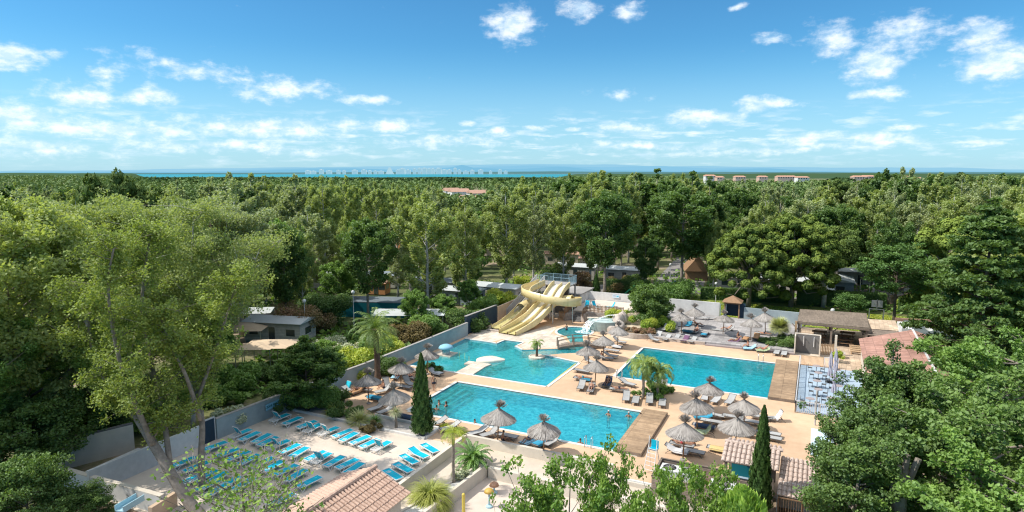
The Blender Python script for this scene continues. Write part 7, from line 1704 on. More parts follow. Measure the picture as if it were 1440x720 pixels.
# garden outside the left wall: oleanders, lime bushes, dark hedges
OUT = [(505,520,3.4,2.4,'leaf_lime','lime green bush outside the boundary wall behind the date palm'),(575,500,3.0,2.2,'leaf_lime','lime bush outside the wall left of the mural'),(600,488,3.6,2.6,'leaf_red','reddish oleander outside the wall beside the lime bush'),(560,512,2.6,2.0,'leaf_bush','green bush outside the wall by the palm parasol'),
 (627,478,3.2,3.0,'leaf_bush','green bush outside the wall near the navy mural panel'),(652,462,3.6,3.0,'leaf_dark','dark creeper bush behind the navy mural wall'),(678,444,3.6,3.0,'leaf_bush','bright leafy bush over the beige wall by the slides'),(700,432,3.0,3.0,'leaf_lime','light green bush beside the slide tower stair'),
 (470,502,3.2,2.0,'leaf_grey','pale flowering shrub left of the date palm crown'),(445,522,3.0,1.6,'leaf_bush','green shrub outside the wall behind the feathery dark tree'),(425,470,5.0,4.2,'leaf_pink','pink oleander below the broad green tree'),(455,462,5.0,4.6,'leaf_dark','dark bush mass below the broad green tree'),
 (490,484,3.0,1.5,'leaf_bush','bush in front of the grey tarpaulin roof'),(540,490,3.0,1.3,'leaf_bush','bush between date palm and white tarpaulin roof'),(560,478,2.4,.9,'leaf_lime','low lime shrub in front of the white tarpaulin roof'),(330,600,2.0,1.8,'leaf_grey','grey-leaved shrub outside the boundary wall above the sign'),
 (300,565,4.0,1.6,'leaf_bush','green shrub outside the wall beneath the big poplar'),(385,535,4.0,1.4,'leaf_dark','dark shrub beneath the beige awnings'),(345,545,3.4,2.4,'leaf_bush','shrub between beige awning and boundary wall'),
 (895,412,3.4,3.0,'leaf_dark','dark hedge piece behind the white rear wall'),(932,425,4.6,3.6,'leaf_bush','wide bright bush behind the white rear wall right of the dense bushy tree'),(955,420,4.2,3.2,'leaf_bush','second wide bush on the rear lawn behind the white wall'),(868,410,3.0,2.4,'leaf_red','pinkish shrub behind the white rear wall'),(815,405,3.4,3.0,'leaf_pink','oleander behind the slide tower platform'),
 (780,398,4.0,3.0,'leaf_dark','dark shrub behind the slide tower'),(1145,408,3,2,'leaf_grey','grey shrub behind the long fence'),(1285,440,3.0,2.4,'leaf_lime','yellow-green bush behind the flat roofed house'),(1230,470,2.4,1.6,'leaf_bush','bush beside the tiled shed'),(1310,470,3.6,2.6,'leaf_bush','bush right of the flat roofed house'),
 (732,408,2.6,2.4,'leaf_lime','yellow flowering shrub left of the slide tower stair')]
for i, (px, py, w_, h, lm, lab) in enumerate(OUT):
    x, y = P(px, py)
    if x > -43.9-.2 and x < -30 and y < 90: x = -44.4-w_*.8
    shrub(200+i, w_, h, int(1500*w_*h**.5), .085, lm, lab, x=x, y=y, name='bush')
# long clipped hedge behind the lawn, lawn sheet, camp roads
struct('lawn', sheet([(-27, 98.9), (16, 98.4), (18, 112), (-24, 118)], [], .02), 'lawn')
struct('camp_road', sheet([P(905, 412), P(985, 414), P(1000, 372), P(952, 362)], [], .012), 'asphalt')
struct('camp_road', sheet([P(985, 414), P(1440, 436), P(1500, 420), P(1000, 398)], [], .016), 'asphalt')
struct('camp_road', sheet([P(905, 412), P(700, 412), P(700, 401), P(905, 400)], [], .02), 'asphalt')
struct('camp_road', sheet([P(985, 414), P(905, 412), P(905, 400), P(985, 399)], [], .024), 'asphalt')
def hedge(a, b, w_, h, seed, label, lm='leaf_dark'):
    rs = np.random.default_rng(seed); a = np.array(a); b = np.array(b); L0 = np.linalg.norm(b-a); n = int(L0*420); u = rs.random(n); d = (b-a)/L0; s = np.array([-d[1], d[0]])
    fc = rs.integers(0, 4, n); off = np.where(fc == 0, -w_/2, np.where(fc == 1, w_/2, rs.uniform(-w_/2, w_/2, n))); z = np.where(fc >= 2, h, rs.uniform(.05, h, n))+rs.normal(size=n)*.07; off = off+rs.normal(size=n)*.07
    C = np.concatenate([a+(b-a)*u[:, None]+s*off[:, None], z[:, None]], 1); t = T('hedge', label, 'hedge'); m = MB(); q = Matrix.Rotation(math.atan2(d[1], d[0]), 4, 'Z'); m.box(0, L0, -w_/2+.06, w_/2-.06, 0, h-.06, Matrix.Translation((a[0], a[1], 0)) @ q)
    me = leaf_mesh('foliage', C, .085, rs, .3+.5*(rs.random(n)-.5)+.2*(z > h*.9), .3, 1.3); join_core(me, m, 0); lnk('foliage', me, lm, t); return t
hedge(P(850, 411), P(897, 413), 1.2, 2.4, 1, 'dark clipped hedge behind the white rear wall by the thuja')
hedge(P(1120, 428), P(1245, 436), 1.4, 2.6, 2, 'long dark hedge behind the rear lawn, right of the pines')
hedge(P(1262, 440), P(1340, 448), 1.4, 2.6, 3, 'dark hedge right of the lacy acacia')
hedge(P(985, 420), P(1110, 426), 1.2, 2.0, 4, 'dark hedge behind the rear lawn below the big pines')
t = T('board_fence', 'long brown board fence along the camp road above the dark hedge', 'fence'); a = Vector(P(1150, 420)); b = Vector(P(1300, 432)); m = MB(); m.bar((*a, .8), (*b, .8), 1.6, .08) if False else m.prism([tuple(a), tuple(b), tuple(b+Vector((0, .1))), tuple(a+Vector((0, .1)))], .1, 1.6); obj('boards', m, 'fence_boards', t)
pp = MB()
for i in range(12): q = a+(b-a)*i/11; pp.box(q.x-.08, q.x+.08, q.y-.1, q.y-.0, 0, 1.9)
obj('fence_posts', pp, 'wood', t)
for i, px in enumerate((1152, 1166, 1212, 1280)):
    q = P(px, 421+i*3); t = T('lifebuoy_ring', ['leftmost','second','third','rightmost'][i]+' orange lifebuoy ring hanging on the long board fence', 'lifebuoy', (q[0], q[1]-.25, 1.2), 0, 'orange rings along the fence')
    rp_ = [(.34*math.cos(2*PI*k/16), 0, .34*math.sin(2*PI*k/16)) for k in range(17)]; obj('ring', MB().tube(rp_, .09, 8, cap=False), 'buoy_orange', t, smooth=True)
t = T('grass_clumps', None, None); bpy.data.objects.remove(t)
# grass blades on the lawn (stuff)
rs = np.random.default_rng(9); n = 26000; gxy = np.stack([rs.uniform(-26, 15, n), rs.uniform(98.8, 112, n)], 1); C = np.concatenate([gxy, np.full((n, 1), .06)], 1)
o = lnk('grass', leaf_mesh('grass', C, .07, rs, rs.random(n), .2, 1.6), 'leaf_lime'); tag(o, 'green lawn grass behind the rear wall', 'grass', kind='stuff')
n = 60000; th = rs.uniform(-.95, .7, n); dd = 60+200*rs.random(n)**1.2; gx = dd*np.tan(th); X = gx*R0[0]+dd*F0[0]; Y = gx*R0[1]+dd*F0[1]; keep = ~((X > -44.6) & (X < 17) & (Y < 113)); cl = np.sin(X*.21)+np.sin(Y*.17+X*.05) > -.2; keep &= cl
C = np.stack([X, Y, rs.uniform(.05, .5, n)], 1)[keep]; n = len(C); o = lnk('undergrowth', leaf_mesh('undergrowth', C, .32*rs.uniform(.5, 1.3, n), rs, rs.random(n), .5, 1.2), 'leaf_bush'); tag(o, 'low undergrowth between the trees of the camp', 'undergrowth', kind='stuff')

# ---- foreground broadleaf trees at the bottom edge
k = dict(h=8, R_=1.7, clear=.1, trunk_r=.1, nl=30, rise=1.5, prof=fan_, leaves=6500, lsize=.075, puff_r=.42, shell=.2, up=.2, stretch=1.1, sub=3)
FT = [(800,720,628,24,1.0,'bright broadleaf treetop in front of the splash pad wall, tallest of the bottom group'),(848,720,633,24,.55,'slim bright broadleaf top right of the tallest one'),(735,745,695,23,.6,'small bright broadleaf top at the bottom edge beside the yellow post'),
      (925,735,652,23,.75,'bright broadleaf top in front of the slatted enclosure'),(975,720,640,24,.8,'bright broadleaf top beside the heat pumps'),(895,745,700,22,.8,'lowest bright broadleaf top at the bottom edge'),(1010,750,695,22,.5,'bright leafy top below the round fan heat pump')]
for i, (px, pb, pt, D_, wd, lab) in enumerate(FT):
    q = Q(px, pb+60, D_); x, y = q.x, q.y; zt = Q(px, pt, D_).z; zb = -1.0; t = make_tree('young_poplar', 300+i, 'leaf_near', 'bark', **{**k, 'leaves': 15000, 'lsize': .052, 'puff_r': .42}); t.location = (x, y, zb); s = (zt-zb)/8.0; t.scale = (s*wd*.72, s*wd*.72, s); t['label'] = lab
q = Q(1040, 780, 23); t = cypress(9, 6, 1.9, 15000, .06, 'thuja', 'light green feathery thuja top below the slender cypress', 'leaf_thuja', .3); put(t, q.x, q.y, -1, (Q(1040, 690, 23).z+1)/6, 0)
k = dict(h=13, R_=3.7, clear=.12, trunk_r=.32, nl=50, rise=.85, prof=oval, leaves=48000, lsize=.072, puff_r=.68, shell=.3, up=.3, stretch=1.15, sub=4)
q = CR(20.0, 34.0); t = make_tree('large_poplar', 331, 'leaf_mid', 'bark', **k); zt = 9.6; put(t, q[0], q[1], -.5, (zt+.5)/13, 0, 'large dark leafy tree at the lower right hiding the end of the tiled annex')
q = CR(23.6, 38.0); t = make_tree('large_poplar', 332, 'leaf_mid', 'bark', **{**k, 'R_': 2.5, 'leaves': 40000}); put(t, q[0], q[1], -.5, (hat(*q, 474)+.5)/13, 1, 'taller leafy tree at the lower right in front of the pink shingle roof')
q = CR(17.6, 30.5); t = make_tree('large_poplar', 333, 'leaf_mid', 'bark', **{**k, 'leaves': 36000, 'R_': 3.0}); put(t, q[0], q[1], -1, (hat(*q, 590)+1)/13, 2, 'lower leafy tree at the bottom right nearest the barred lean-to')
# cut trunk stubs
st = T('pruned_trunks', 'group of grey sawn-off trunk stubs standing up in the lower right foliage', 'tree trunk'); 
for a, b, c, d in ((1262,690,1264,655),(1268,690,1276,640),(1276,680,1292,645),(1256,690,1258,672)):
    p0 = Q(a, b, 29.5); p1 = Q(c, d-20 if False else d, 29.5); obj('stub', MB().tube([p0, p0.lerp(p1, .5), p1], [.17, .16, .15], 9), 'bark', st)
pb = Q(1265, 800, 29.5); obj('trunk', MB().tube([(pb.x, pb.y, -1), Q(1265, 685, 29.5)], [.4, .32], 9), 'bark', st)
# right edge: pale shrubby trees and tall shaded conifer
k = dict(h=10, R_=5.2, clear=.08, trunk_r=.3, nl=46, rise=.5, prof=dome, leaves=52000, lsize=.06, puff_r=.62, shell=.3, up=.4, stretch=1.5, sub=4)
for i, (r_, f_, pt, lab, lm) in enumerate(((25.0,32,520,'olive leafy tree in the bottom right corner','leaf_mid'),(33,40,470,'bright olive tree on the right edge above the corner one','leaf_bush'),(22.4,26,640,'lowest leafy tree in the bottom right corner','leaf_bush'))):
    q = CR(r_, f_); t = make_tree('olive_tree' if i != 3 else 'plane_tree', 340+i, lm, 'bark', **k); put(t, q[0], q[1], -1, (hat(*q, pt)+1)/10, i, lab)
q = CR(47, 62); t = make_tree('conifer', 351, 'leaf_dark', 'bark_dark', h=18, R_=6.2, clear=.05, trunk_r=.3, nl=90, rise=.25, prof=lambda t: (1-t)**.8+.08, leaves=60000, lsize=.11, puff_r=.9, flat=.45, shell=.1, sub=4, droop=.6); put(t, q[0], q[1], 0, hat(*q, 262)/18, 0, 'tall dark shaded conifer at the right edge')
q = CR(57, 68); t = make_tree('plane_tree', 350, 'leaf_poplar', 'bark', **{**k, 'h': 14, 'leaves': 40000, 'lsize': .15, 'puff_r': 1.3}); put(t, q[0], q[1], 0, hat(*q, 275)/14, 0, 'broad bright tree at the far right edge beside the conifer')

# ---- the big leaning poplar and its neighbours, left foreground
def custom_tree(name, label, limbs, cl, leaves, lsize, pr, lm, bark, seed, twigs=3):
    rs = np.random.default_rng(seed); r = random.Random(seed); tr = MB(); cs = []; rad = []
    for pts, r0, r1, f0 in limbs:
        pts = cat_path(pts, 5); n = len(pts); tr.tube(pts, [r0+(r1-r0)*i/(n-1) for i in range(n)], 9)
        L0 = sum((pts[i+1]-pts[i]).length for i in range(n-1)); m = int(L0*(1-f0)*cl)
        for i in range(m):
            u = f0+(1-f0)*(i+.5)/m; f = u*(n-1); j = min(n-2, int(f)); p = pts[j].lerp(pts[j+1], f-j); a = r.uniform(0, 2*PI); el = r.uniform(.1, 1.1); ln = pr*2.3*(1-.45*u)*r.uniform(.6, 1.2)
            d = Vector((math.cos(a)*math.cos(el), math.sin(a)*math.cos(el), math.sin(el))); e = p+d*ln; tr.tube([p, p.lerp(e, .5)+Vector((0, 0, -.05*ln)), e], [max(.03, (r0+(r1-r0)*u)*.35), .03, .01], 5, cap=False)
            for s in (.45, .75, 1.0): cs.append(tuple(p.lerp(e, s))); rad.append(pr*r.uniform(.45, .8))
            for q in range(twigs): s = r.uniform(.4, 1); e2 = p.lerp(e, s)+Vector((r.gauss(0, 1), r.gauss(0, 1), r.gauss(.3, .6)))*pr*.7; tr.tube([p.lerp(e, s), e2], [.02, .008], 3, cap=False); cs.append(tuple(e2)); rad.append(pr*r.uniform(.35, .6))
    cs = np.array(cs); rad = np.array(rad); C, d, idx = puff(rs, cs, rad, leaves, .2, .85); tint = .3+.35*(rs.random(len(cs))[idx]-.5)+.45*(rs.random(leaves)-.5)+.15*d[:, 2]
    t = T(name, label, 'tree'); lnk('trunk', tr.mesh('trunk', True), bark, t); lnk('crown', leaf_mesh('crown', C, lsize*rs.uniform(.7, 1.3, leaves), rs, tint, .3, 1.25), lm, t); return t
D1 = 39.6
limbs = [([Q(300,745,D1-1),Q(262,700,D1-.5),Q(225,640,D1),Q(185,575,D1+.8),Q(150,535,D1+1.5),Q(128,480,D1+2),Q(118,410,D1+2.5)], .42, .08, .35),
 ([Q(215,625,D1),Q(200,590,D1-.5),Q(178,540,D1-1),Q(160,470,D1-1.2),Q(152,400,D1-1.5),Q(160,350,D1-1.5)], .2, .05, .15),
 ([Q(240,665,D1),Q(232,600,D1+1),Q(215,520,D1+2),Q(200,440,D1+3),Q(205,370,D1+3.5),Q(212,330,D1+4)], .2, .05, .2)]
custom_tree('leaning_poplar', 'big poplar with thick trunk leaning left in front of the blue loungers', limbs, 2.4, 40000, .066, 1.2, 'leaf_hero', 'bark', 41)
D2 = 41.8
limbs = [([Q(287,712,D2),Q(283,650,D2),Q(284,590,D2+.3),Q(272,530,D2+1),Q(266,480,D2+1.5),Q(262,430,D2+1.5)], .27, .05, .42),
 ([Q(282,590,D2),Q(262,530,D2-1),Q(240,485,D2-1.5),Q(225,445,D2-2)], .16, .05, .3),([Q(278,560,D2+.5),Q(300,500,D2+1),Q(320,440,D2+1),Q(335,390,D2+1)], .14, .04, .3)]
custom_tree('upright_poplar', 'upright poplar with slim dark trunk standing among the blue loungers', limbs, 2.4, 22000, .07, 1.1, 'leaf_hero', 'bark', 42)
D3 = 53.0
limbs = [([Q(272,600,D3),Q(270,520,D3),Q(270,440,D3),Q(270,370,D3),Q(272,305,D3)], .25, .04, .2),([Q(270,500,D3),Q(310,450,D3+1),Q(345,400,D3+1.5),Q(365,350,D3+2)], .14, .03, .25),([Q(270,520,D3),Q(225,460,D3),Q(200,390,D3),Q(190,325,D3)], .14, .03, .25)]
custom_tree('white_poplar', 'pale barked poplar with bright leaves directly behind the leaning poplar', limbs, 2.0, 44000, .075, 1.8, 'leaf_poplar', 'bark_white', 43)
k = dict(h=16, R_=5.2, clear=.1, trunk_r=.3, nl=54, rise=.9, prof=oval, leaves=75000, lsize=.075, puff_r=.95, shell=.3, sub=4)
LEFT = [(-38,47,255,'leaf_poplar','big olive-green poplar at the far left edge'),(-38.5,62,262,'leaf_poplar','big poplar left of the leaning trunk, its crown reaching the sea line'),(-39,43,420,'leaf_bush','dark shaded tree at the left edge, below the big olive-green poplar'),(-46,60,260,'leaf_silver','silvery poplar behind the far left one'),
        (-37,78,268,'leaf_silver','silvery poplar behind the big left poplars'),(-34,50,440,'leaf_bush','mid green tree filling the gap left of the leaning trunk')]
for i, (r_, f_, pt, lm, lab) in enumerate(LEFT):
    q = CR(r_, f_); t = make_tree('big_poplar', 360+i, lm, 'bark', **k); put(t, q[0], q[1], 0, hat(*q, pt)/16, i, lab)
k = dict(h=5, R_=3.0, clear=.04, trunk_r=.14, nl=44, rise=.5, prof=dome, leaves=30000, lsize=.058, puff_r=.7, sub=3)
for i, (px, pb, pt, wd, lm, lab) in enumerate(((42,752,645,.85,'leaf_mid','bright green shrubby tree in the bottom left corner'),(35,668,560,1.3,'leaf_dark','dark green bushy tree at the left behind the corner one'),(135,612,558,1.1,'leaf_mid','bright bushy tree just above the weathered yard wall'),(10,610,500,1.3,'leaf_bush','mid green bush at the left edge above the dark bushy tree'),(118,735,690,.6,'leaf_dark','low dark bush at the bottom edge by the pale blue chute'),(215,600,560,.8,'leaf_bush','small bush behind the leaning trunk above the yard wall'))):
    q = P(px, pb); hh_ = hat(*q, pt); t = make_tree('bushy_tree', 380+i, lm, 'bark', **k); t.location = (q[0], q[1], 0); t.scale = (wd, wd, hh_/5); t['label'] = lab
# young sapling in front of the blue loungers
k = dict(h=4.2, R_=1.7, clear=.15, trunk_r=.05, nl=30, rise=.9, prof=dome, leaves=1100, lsize=.045, puff_r=.5, sub=4)
q = CR(-14.2, 31.5); t = make_tree('sapling', 391, 'leaf_near', 'bark', **k); put(t, q[0], q[1], 0, (hat(*q, 625))/4.2, 0, 'thin see-through sapling in front of the third row of blue loungers')
q = CR(-13.0, 29.5); t = make_tree('sapling', 392, 'leaf_near', 'bark', **k); put(t, q[0], q[1], 0, (hat(*q, 672))/4.2, 0, 'second thin sapling, nearer the bottom edge by the pink tiled hut')

# ---- mobile homes, roofs, awnings and houses in the wood
def mobile_home(x, y, rz, Lh, Wh, hw, roof_m, wall_m, label, name='mobile_home', cat='mobile home', group=None, rise=.5):
    t = T(name, label, cat, (x, y, 0), rz, group); obj('wall', MB().box(-Lh/2,Lh/2,-Wh/2,Wh/2,.25,hw), wall_m, t); obj('skirt', MB().box(-Lh/2+.1,Lh/2-.1,-Wh/2+.1,Wh/2-.1,0,.249), 'concrete_dark', t)
    e = .25; obj('roof', MB().add([(-Lh/2-e,-Wh/2-e,hw),(Lh/2+e,-Wh/2-e,hw),(Lh/2+e,Wh/2+e,hw),(-Lh/2-e,Wh/2+e,hw),(-Lh/2-e,0,hw+rise),(Lh/2+e,0,hw+rise)],[(0,1,5,4),(2,3,4,5),(0,4,3),(1,2,5),(0,3,2,1)]), roof_m, t)
    for s, yy in ((-1, -Wh/2-.03), (1, Wh/2)):
        for xx in (-Lh*.33, 0, Lh*.33):
            if xx == 0 and s < 0: obj('door', MB().box(xx-.42,xx+.42,yy,yy+.03,.3,2.2), 'glass_dark', t)
            else: w__ = obj('window', MB().box(xx-.6,xx+.6,yy,yy+.03,1.15,2.0), 'glass_dark', t)
    for s, xx in ((-1, -Lh/2-.03), (1, Lh/2)): obj('window', MB().box(xx,xx+.03,-.7,.7,1.15,2.0), 'glass_dark', t)
    return t
MH = [(535,404,.3,7,3.6,2.7,'roof_grey','siding','grey roofed mobile home behind the orange shed'),(395,478,.25,8,4,2.8,'roof_white','siding','pale blue-grey roofed mobile home below the narrow dark tree'),(355,462,.5,6,3.5,2.6,'roof_white','siding','white roofed mobile home behind the big beige awning'),
 (702,424,.0,8,3.8,2.8,'roof_white','siding','white mobile home left of the slide tower stair'),(650,428,.1,7,3.5,2.6,'roof_white','siding_blue','pale roofed mobile home behind the navy mural wall'),(1180,414,1.57,6.5,4.2,2.8,'roof_white','siding_blue','grey mobile home with white gabled roof above the long board fence'),
 (1205,400,.2,8,3.8,2.8,'roof_white','siding','white roofed mobile home behind the gabled grey one'),(1300,412,.2,8,3.8,2.8,'roof_white','siding','white mobile home above the right end of the fence'),(440,405,.4,8,3.6,2.7,'roof_white','siding','white roof seen left of the dark tree behind the camp path'),
 (415,395,.2,7,3.5,2.7,'roof_white','siding_blue','small pale roof left of the white one'),(812,392,.1,8,4,2.8,'roof_white','siding','pale roofed mobile home behind the oleander right of the slide tower'),(880,396,.1,8,4,2.7,'roof_white','siding','mobile home beside the pale camp road'),
 (610,415,.2,8,3.8,2.8,'roof_grey','siding','grey mobile home behind the big bright poplar'),(470,390,.4,8,3.6,2.8,'terracotta','house_cream','terracotta roofed bungalow left of the orange shed'),(840,380,.3,8,4.2,2.9,'terracotta','house_cream','bungalow with pinkish tiled roof right of the slide tower, beneath the dark tree'),
 (860,360,.3,9,5,3,'terracotta','house_cream','farther tiled bungalow behind the pinkish roofed one'),(790,372,.3,8,4,2.8,'terracotta','house_cream','tiled bungalow behind the slide tower platform'),(1100,412,.1,8,4,2.7,'roof_white','siding','mobile home seen beneath the big round pines'),(1040,408,.1,8,4,2.7,'roof_white','siding','mobile home beneath the left pine crown'),
 (500,372,.3,8,4,2.8,'roof_white','siding','white roof deep in the wood left of centre'),(330,410,.3,8,4,2.8,'terracotta','house_cream','terracotta roof glimpsed through the left poplars'),(700,360,.2,9,5,3,'terracotta','house_cream','terracotta roof deep in the wood behind the tall pale poplar'),(560,350,.2,9,5,3,'terracotta','house_orange','orange roofed house deep in the wood')]
for (px, py, rz, a, b, c, rm, wm, lab) in MH:
    x, y = P(px, py); mobile_home(x, y, rz, a, b, c, rm, wm, lab, 'bungalow' if 'terracotta' in rm else 'mobile_home', 'bungalow' if 'terracotta' in rm else 'mobile home'); zone.add((x, y))
x, y = P(533, 414); t = mobile_home(x, y, .25, 3.4, 2.6, 2.3, 'terracotta', 'house_orange', 'small orange shed with tiled roof in front of the grey mobile home', 'shed', 'shed')
t = T('tarpaulin_roof', 'long low grey tarpaulin roof beside the white one', 'roof', (*P(530, 442), 0), .35); obj('cover', MB().box(-6,6,-2.2,2.2,2.3,2.42), 'roof_grey', t); obj('side_panel', MB().box(-6,6,-2.2,-2.1,.0,2.28), 'sign_teal', t)
t = T('tarpaulin_roof', 'broad white tarpaulin roof left of the mural wall behind the bushes', 'roof', (*P(578, 461), 0), .45); obj('cover', MB().add([(-5,-2.4,2.3),(5,-2.4,2.3),(5,2.4,2.3),(-5,2.4,2.3),(-5,0,2.7),(5,0,2.7)],[(0,1,5,4),(2,3,4,5),(0,4,3),(1,2,5),(0,3,2,1)]), 'roof_white', t)
for x_ in (-4.8,4.8):
    for y_ in (-2.2,2.2): obj('post', MB().box(x_-.05,x_+.05,y_-.05,y_+.05,0,2.3), 'steel', t)
for px, py, lab, s in ((338,485,'larger beige square awning on the left, behind the upright poplar',3.6),(384,512,'lower beige awning nearest the feathery dark tree',2.9),(362,516,'small beige awning half hidden by leaves beneath the larger one',2.0),(500,398,'beige awning in the wood left of the grey mobile home',3.0),(1231,412,'cream parasol awning above the long board fence',2.2)):
    x, y = P(px, py); t = T('garden_awning', lab, 'awning', (x, y, 0), .5); obj('cloth', MB().add([(-s,-s*.7,2.4),(s,-s*.7,2.4),(s,s*.7,2.4),(-s,s*.7,2.4),(0,0,2.95)],[(0,1,4),(1,2,4),(2,3,4),(3,0,4),(0,3,2,1)]), 'awning', t)
    for x_ in (-s*.95,s*.95):
        for y_ in (-s*.65,s*.65): obj('post', MB().box(x_-.04,x_+.04,y_-.04,y_+.04,0,2.4), 'steel', t)
x, y = P(978, 392); t = T('thatched_cabin', 'cabin with steep brown thatched roof by the camp road, left of the big pine', 'cabin', (x, y, 0), .3); obj('wall', MB().box(-2,2,-2.5,2.5,0,2.2), 'wood', t); obj('roof', MB().add([(-2.6,-3,2.0),(2.6,-3,2.0),(2.6,3,2.0),(-2.6,3,2.0),(0,-3,5.2),(0,3,5.2)],[(0,1,4),(2,3,5),(1,2,5,4),(3,0,4,5),(0,3,2,1)]), 'shell_tan', t)
t = T('playground_slide', 'small blue play slide beside the camp road', 'slide', (*P(950, 408), 0), .4); obj('chute', MB().bar((0,0,1.8),(-2.4,-.6,.2),.5,.1), 'slide_blue', t); obj('stand', MB().bar((.1,0,0),(.1,0,1.9),.1,up=(1,0,0)).bar((.1,.5,0),(.1,.5,1.9),.1,up=(1,0,0)), 'steel', t)
t = T('playground_slide', 'small green play slide behind the white rear wall', 'slide', (*P(884, 416), 0), .4); obj('chute', MB().bar((1,0,1.9),(-1.0,-.3,.2),.5,.1), 'slide_green', t); obj('stand', MB().bar((1.1,0,0),(1.1,0,1.9),.1,up=(1,0,0)), 'steel', t)
for i, (px, py, h, lab) in enumerate(((942,404,4.2,'white globe street lamp on the camp road'),(1006,430,3.5,'thin pale lamp post on the rear lawn behind the white wall'),(498,462,5.0,'lamp post with flat head beside the pink oleander'),(430,478,5.0,'lamp post with star-like head behind the feathery dark tree'))):
    x, y = P(px, py); t = T('street_lamp', lab, 'street lamp', (x, y, 0)); obj('pole', MB().tube([(0,0,0),(0,0,h)], [.07,.045], 7), 'rail_paint', t); obj('lamp_head', MB().lathe([(0,h),(.22,h+.1),(.28,h+.3),(.15,h+.5),(0,h+.55)], 12), 'ac_white', t, smooth=True)
# white sky-line houses right, houses near the horizon
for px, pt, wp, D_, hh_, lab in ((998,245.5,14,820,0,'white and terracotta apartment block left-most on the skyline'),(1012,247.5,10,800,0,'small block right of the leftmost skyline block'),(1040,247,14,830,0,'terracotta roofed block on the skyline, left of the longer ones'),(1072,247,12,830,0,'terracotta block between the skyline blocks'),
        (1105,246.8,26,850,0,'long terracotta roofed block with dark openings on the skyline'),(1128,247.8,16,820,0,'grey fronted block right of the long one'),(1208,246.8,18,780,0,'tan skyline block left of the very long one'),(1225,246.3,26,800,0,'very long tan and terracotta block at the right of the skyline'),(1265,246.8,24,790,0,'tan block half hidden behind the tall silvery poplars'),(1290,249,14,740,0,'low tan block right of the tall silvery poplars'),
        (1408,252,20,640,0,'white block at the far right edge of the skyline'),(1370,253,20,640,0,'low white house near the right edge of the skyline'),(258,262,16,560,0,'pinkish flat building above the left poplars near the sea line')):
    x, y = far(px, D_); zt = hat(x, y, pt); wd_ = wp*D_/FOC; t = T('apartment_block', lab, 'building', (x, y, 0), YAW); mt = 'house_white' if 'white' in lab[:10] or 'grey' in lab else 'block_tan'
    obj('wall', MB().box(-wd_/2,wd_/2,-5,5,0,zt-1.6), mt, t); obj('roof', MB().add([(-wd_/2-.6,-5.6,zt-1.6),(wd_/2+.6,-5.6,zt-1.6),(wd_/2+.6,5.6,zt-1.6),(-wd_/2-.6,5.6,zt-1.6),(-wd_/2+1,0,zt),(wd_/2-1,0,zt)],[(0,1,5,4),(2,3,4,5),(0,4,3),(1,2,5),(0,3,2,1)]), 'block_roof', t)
    for k_ in range(max(2, int(wd_/3.2))):
        xx = -wd_/2+1.6+k_*3.2; obj('window', MB().box(xx-.7,xx+.7,-5.06,-5.0,zt-3.6,zt-2.2), 'glass_dark', t)
for px, pt, D_, wm, lab in ((634,264,420,10,'pair of far terracotta roofs between the poplars, left house'),(645,265,400,12,'hipped terracotta roof of the far white villa left of centre'),(672,267,390,12,'far white villa with terracotta roof right of the first one'),(657,274,330,8,'small far orange roof below the two villas'),(500,300,260,9,'far orange roof among the left poplars'),(428,282,330,9,'far pinkish wall glimpsed among the left poplars'),(460,290,300,9,'far pale house among the left poplars')):
    x, y = far(px, D_); zt = hat(x, y, pt); mobile_home(x, y, YAW+.4, wm, 9, zt-2, 'terracotta', 'house_white', lab, 'house', 'house', rise=2.0)

# ---- the wood behind: random individual trees
rr = random.Random(77); spots = []; 
RES = [(-44, 30, 17, 105)]
def ok(x, y, dmin):
    if -45.5 < x < 18 and y < 113: return False
    if -66 < x < -44 and 26 < y < 86: return False
    for a, b in spots:
        if (a-x)**2+(b-y)**2 < dmin*dmin: return False
    for a, b in zone:
        if (a-x)**2+(b-y)**2 < 20: return False
    return True
road = [P(905, 412), P(985, 414), P(1000, 366), P(952, 360)]
tries = 0
WG = {'pop':('pale green poplar standing in the camp wood behind the pools','pale green poplars in the camp wood'),'sil':('silvery green poplar standing in the camp wood behind the pools','silvery poplars in the camp wood'),'drk':('dark leafy tree standing in the camp wood behind the pools','dark leafy trees in the camp wood'),
      'bro':('broad mid green tree standing in the camp wood behind the pools','broad green trees in the camp wood'),'col':('dark columnar poplar standing in the camp wood behind the pools','columnar poplars in the camp wood'),'pin':('dark flat topped pine standing in the camp wood behind the pools','dark pines in the camp wood')}
cands = []
